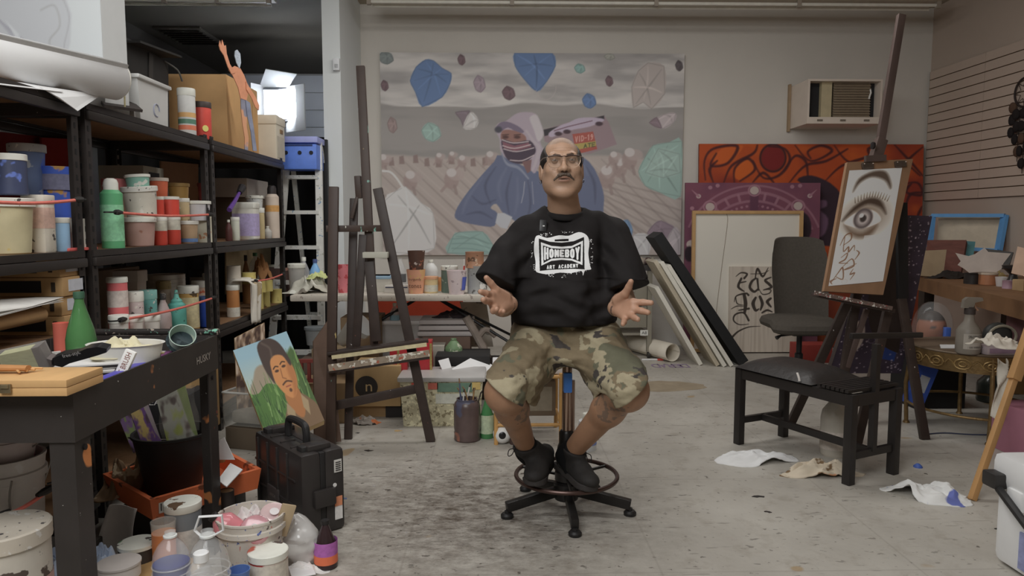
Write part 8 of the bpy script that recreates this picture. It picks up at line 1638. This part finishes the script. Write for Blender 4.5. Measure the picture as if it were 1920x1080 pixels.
# ---- buckets at the left, below the cart
GB_ = 'buckets and bottles on the floor by the cart'
fz = lambda bb, Y: ('y', Y, 0.)
def fv(label, cat, bb, Y, *a, z=None, **k): return vs(label, cat, bb, ('y', Y, z), *a, grp=GB_, **k)
for i, (x, y) in enumerate(((-1.52, 2.3), (-1.25, 1.9))): bxs(['dark crate under the large white bucket', 'dark crate under the paint-crusted bucket'][i], 'crate', (x, y, 0), (.3, .3, .14), (40, 36, 32))
fv('large white bucket behind the near cart leg', 'bucket', (-52, 853, 84, 990), 2.3, (140, 136, 132), None, 'bucket', z=.141, sp=(((150, 148, 146), 9., .7),))
fv('pink-smeared white bucket nested in the large white bucket', 'bucket', (-42, 812, 66, 872), 2.3, (128, 118, 116), None, 'bucket', sp=(((140, 44, 84), 6., .60),))
fv('paint-crusted white bucket at the lower left corner', 'bucket', (-64, 985, 92, 1130), 1.88, (142, 136, 126), (140, 132, 120), 'jar', z=.141, band=(.28, .5, (140, 110, 104)), sp=(((60, 50, 44), 20., .62), ((150, 96, 46), 9., .72)))
bungee('dark red bungee cord across the buckets under the cart', at(-10, 973, 1.95), at(94, 916, 2.12), .006)
rag('pale blue cloth on the cart floor beside the near leg', 'cloth', at(95, 1066, 2.0), .10, .14, .06, (112, 124, 142), 71, name='blue_cloth'); rag('pale blue cloth hanging behind the near cart leg', 'cloth', at(196, 1066, 2.2), .11, .12, .07, (116, 126, 142), 72, name='blue_cloth')
t = thing('paper_curl', 'large curled sheet of white paper under the cart', 'paper', at(205, 1030, 2.45)); o = MB().grid(lambda u, v: Vector(((u - .5) * .14 + .05 * v * v, .05 * math.sin(2.5 * u + 1.5 * v), -.10 + .24 * v + .02 * u)), 12, 14).build('sheet', mat((146, 142, 140), .8), t); solid(o, .002)
# ---- bottles and cans on the floor in front
def gallon(label, bb, Y, fill, handle):
	p = at((bb[0] + bb[2]) / 2, bb[3], Y); r = S(bb[2] - bb[0], Y) / 2; h = r * 3.1; top = at((bb[0] + bb[2]) / 2, bb[1], Y).z; t = thing('plastic_bottle', label, 'bottle', (p.x, Y, top - h), 0, GB_); CL = mat((160, 164, 164), .06, 0, 0, alpha=.28, coat=1., g=3.)
	mb = MB().lathe([(r * .9, 0), (r, .03 * h), (r, .45 * h), (r * .93, .6 * h), (r * .66, .76 * h), (r * .36, .86 * h), (r * .30, .90 * h), (r * .30, 1. * h), (r * .26, h), (r * .26, .9 * h)], seg=32, caps=False); mb.build('bottle_wall', CL, t)
	MB().lathe([(r * .34, .895 * h), (r * .37, .90 * h), (r * .37, .93 * h), (r * .34, .935 * h)], seg=24).build('neck_ring', mat((150, 152, 150), .3), t)
	if fill: MB().lathe([(r * .88, .02 * h), (r * .96, .05 * h), (r * .96, fill[1] * h), (0, fill[1] * h)], seg=28).build('contents', mat(fill[0], .4, 0, .1), t)
	if handle: MB().tube([(-r * .36, 0, .92 * h), (-r * .6, 0, 1.0 * h), (-r * .35, 0, 1.22 * h), (r * .75, 0, 1.24 * h), (r * .8, 0, 1.0 * h), (r * .36, 0, .92 * h)], .006, 8, flat=.6).build('carry_handle', mat((160, 160, 158), .4), t)
	for k in range(3): MB().tube([(r * 1.003 * math.cos(q * PI / 16), r * 1.003 * math.sin(q * PI / 16), (.12 + .13 * k) * h) for q in range(32)], .0025, 5, True).build('rib', CL, t)
	return t
gallon('clear plastic bottle with blue paint in its base', (290, 996, 358, 1120), 2.02, ((18, 34, 96), .42), False); gallon('big clear plastic jug with white carry handle', (354, 994, 432, 1120), 2.08, None, True); gallon('small clear bottle with white cap in front of the jug', (352, 1040, 402, 1140), 1.90, ((140, 140, 140), .3), False)
t = thing('white_stopper', 'loose white bottle cap on the small clear bottle', 'cap', at(377, 1043, 1.90)); MB().lathe([(0, -.012), (.02, -.012), (.02, .01), (.016, .013), (0, .013)], seg=20).build('cap', mat((160, 160, 158), .4), t)
fv('grey and white paint can with splattered lid under the tray', 'paint can', (313, 936, 379, 1030), 2.40, (82, 86, 90), W_, 'jar', z=None, band=(.02, .5, (142, 140, 136)), sp=(((140, 110, 60), 12., .74),), lidsp=(((70, 52, 36), 22., .60),))
t = fv('glass candle jar filled with orange wax', 'candle', (286, 974, 332, 1050), 2.30, (150, 148, 140), None, 'cup', glass=.25, fill=((172, 92, 46), .72))
fv('splattered white can lid with grey centre on the floor', 'paint can', (226, 1014, 294, 1062), 2.30, (40, 36, 34), W_, 'jar', lidsp=(((60, 92, 58), 12., .64), ((50, 44, 40), 20., .66))); fv('frosted plastic lid at the bottom edge', 'lid', (186, 1052, 262, 1080), 2.12, (138, 132, 128), (132, 126, 122), 'jar')
bxs('flat tan cardboard sheet on the floor at the bottom edge', 'cardboard', at(275, 1085, 2.2), (.3, .2, .02), (126, 100, 60))
t = fv('paint-splattered white bucket full of rinsed bottles', 'bucket', (410, 962, 538, 1078), 2.42, (140, 134, 126), None, 'bucket', z=0., sp=(((60, 70, 110), 44., .74), ((60, 50, 46), 30., .72), ((140, 70, 60), 50., .78)))
bo = Vector(t.location); bt = S(116, 2.42)
vs('pink bottle with black cap lying in the splattered bucket', 'bottle', (420, 940, 470, 1000), ('y', bo.y - .02, None), (150, 88, 94), (26, 24, 24), 'bottle', rough=.15).rotation_euler = (.3, -.75, 0)
for i, (dx, dy, c, s_) in enumerate(((.03, -.04, (150, 104, 110), 'pink bottle base facing up in the splattered bucket'), (.06, .05, (150, 128, 128), 'pale pink plastic scrap at the back of the splattered bucket'))):
	q = thing('plastic_bottle', s_, 'bottle', bo + Vector((dx, dy, bt - .03)), rot=(.9 - .5 * i, .25, 0)); MB().lathe([(.05, -.06), (.052, .03), (.045, .045), (.02, .04), (0, .042)], seg=24).build('bottle_wall', mat(c, .15, 0, .15, 20., alpha=.85, coat=.5), q); MB().lathe([(0, .047), (.016, .047), (.016, .05), (0, .05)], seg=16).build('base_disc', mat((150, 146, 146), .5), q)
bxs('old flat bristle brush stuck in the splattered bucket', 'brush', bo + Vector((.095, 0, bt - .06)), (.05, .012, .11), (120, 104, 80), rot=(0, .35, .5)); bxs('black lettered scrap in the splattered bucket', 'scrap', bo + Vector((0, -.07, bt - .05)), (.05, .01, .06), (30, 28, 28), rot=(.3, -.5, 0))
rag('white crumpled tissue at the back of the splattered bucket', 'tissue', bo + Vector((-.02, .06, bt - .03)), .12, .08, .06, (150, 146, 144), 81, name='tissue')
def plastic_bag():
	p = onz(572, 1058); t = thing('plastic_bag', 'crumpled translucent plastic bag beside the splattered bucket', 'plastic bag', (p.x, p.y, 0))
	P = []; n, m = 36, 22
	for j in range(m):
		for i in range(n): v = j / (m - 1); a = 2 * PI * i / n; rr = math.sin(PI * min(.98, v * .9 + .08)) ** .7; P.append((rr * math.cos(a) * .075 - .03 * v, rr * math.sin(a) * .065, .19 * v))
	P = np.array(P); k = 1 + .55 * (np.abs(vnoise(P, 22, 4, 2) - .5) * 2 - .25)[:, None]; P[:, :2] *= k
	MB().add([tuple(q) for q in P], [(j * n + i, j * n + (i + 1) % n, (j + 1) * n + (i + 1) % n, (j + 1) * n + i) for j in range(m - 1) for i in range(n)]).build('bag_film', mat((150, 148, 146), .2, 0, .1, 20., alpha=.62, coat=.6), t)
plastic_bag()
t = vs('dark brown bottle with purple and orange label on the floor', 'bottle', (589, 972, 634, 1062), ('f',), (36, 24, 26), (20, 18, 18), 'wine', rough=.15, band=(.30, .58, (124, 66, 124))); h = S(90, Vector(t.location)); r = S(45, Vector(t.location)) / 2 / 1.04; MB().lathe([(r * 1.014, h * .12), (r * 1.014, h * .30)], seg=24, caps=False).build('paper_label', mat((160, 74, 40), .6), t)
vs('red paint can with white crusted lid at the bottom edge', 'paint can', (468, 1030, 541, 1100), ('y', 2.3, .0), (120, 36, 34), W_, 'jar', band=(.35, .8, (146, 138, 128)), sp=(((150, 140, 132), 9., .6),), lidsp=(((130, 60, 46), 7., .64), ((60, 50, 46), 16., .68)), grp=GB_)
vs('white lid with brown centre beside the red paint can', 'lid', (524, 1028, 578, 1066), ('y', 2.55, .0), (140, 134, 126), W_, 'jar', lidsp=(((130, 90, 60), 9., .66),), grp=GB_)
rag('white paper scraps on the floor by the bottle', 'paper', onz(568, 1072), .14, .08, .03, (152, 150, 148), 91, name='paper_scrap'); slab('paper_sheet', 'white card leaning between bucket and red paint can', 'paper', [at(458, 1040, 2.36), at(482, 1042, 2.36), at(474, 1095, 2.3), at(448, 1092, 2.3)], .003, WP); slab('paper_sheet', 'white card on the floor before the crumpled bag', 'paper', [onz(540, 1062, .02), onz(580, 1050, .02), onz(592, 1076, .02), onz(548, 1085, .02)], .003, WP)
vs('small blue cup at the bottom edge beside the bucket', 'cup', (428, 1066, 470, 1100), ('y', 2.2, None), (60, 84, 130), None, 'cup'); slab('paper_sheet', 'white folded card standing behind the splattered bucket', 'paper', [at(412, 825, 2.9), at(420, 820, 2.9), at(440, 862, 2.9), at(405, 862, 2.9)], .003, WP); vs('dark tin behind the splattered bucket', 'tin', (412, 918, 440, 958), ('y', 2.75, None), (36, 30, 28), (90, 72, 48), 'can')
# ================================================================== small remaining things
q = at(632, 122, 6.2); t = thing('wall_sensor', 'small white sensor box high on the white column', 'sensor', (q.x, 6.199, q.z)); MB().box((0, -.02, 0), (.055, .04, .10), bev=.006).build('housing', mat((150, 152, 154), .5), t); MB().box((.002, -.042, -.015), (.03, .004, .03), bev=.001).build('lens', mat((120, 122, 124), .3), t)
vs('clear tub with white lid at the left end of the table', 'storage tub', (541, 494, 574, 550), ('y', TY0 + .3, TZ), (118, 116, 112), W_, 'tub', sp=(((60, 56, 56), 20., .66),), grp=GT)
vs('small grey tub at the back behind the mauve-brown tub', 'paint tub', (296, 352, 318, 400), ('s', .30, ZM), (104, 100, 92), (126, 120, 110), 'tub', grp=GS)
vs('pale green jar at the back near the tall green bottle', 'paint jar', (228, 360, 250, 420), ('s', .28, ZM), (104, 116, 92), W_, 'jar', grp=GS)
vs('amber bottle at the back of the far lower shelf', 'bottle', (454, 478, 470, 530), ('s', .26, ZL), (110, 76, 40), (40, 34, 30), 'bottle', grp=GS)
vs('white jar with grey band beside the amber bottle', 'paint jar', (506, 496, 524, 556), ('s', .30, ZL), (138, 132, 122), W_, 'jar', band=(.5, .7, (96, 92, 88)), grp=GS)
vs('brown jar at the back between the teal jar and the ochre tub', 'paint jar', (322, 524, 344, 590), ('s', .24, ZL), (112, 78, 52), (120, 112, 100), 'jar', sp=SPL, grp=GS)
vs('dusty glass jar behind the grey-mauve flip-top bottle', 'jar', (296, 526, 322, 590), ('s', .22, ZL), (116, 108, 98), (104, 92, 60), 'jar', sp=SPL, grp=GS)
for i, (px, py, c, w_, l) in enumerate(((1421, 931, (30, 27, 26), .055, 'black leaf-shaped scrap on the floor before the white cloth'), (671, 812, (32, 29, 28), .03, 'small black scrap on the floor behind the left easel leg'), (690, 845, (34, 30, 28), .05, 'thin black scrap on the floor between the easel feet'), (645, 935, (62, 76, 110), .045, 'faded blue paint flake on the floor beside the hard case'), (1440, 960, (34, 28, 26), .035, 'tiny black flake in the middle of the right floor'), (1875, 992, (20, 19, 19), .04, 'black plastic bit on the floor beside the cooler'), (745, 808, (128, 104, 66), .06, 'ochre paint flake on the floor under the left easel'))):
	r_ = random.Random(i); n = 9; MB().prism([(w_ * .62 * (.25 + .75 * r_.random()) * math.cos(2 * PI * k / n), w_ * .34 * (.25 + .75 * r_.random()) * math.sin(2 * PI * k / n)) for k in range(n)], onz(px, py), (1, 0, 0), (0, 1, 0), .002).build('paint_flake', mat(c, .6), None, label=l, cat='flake', group='scraps and flakes on the floor', smooth=False)
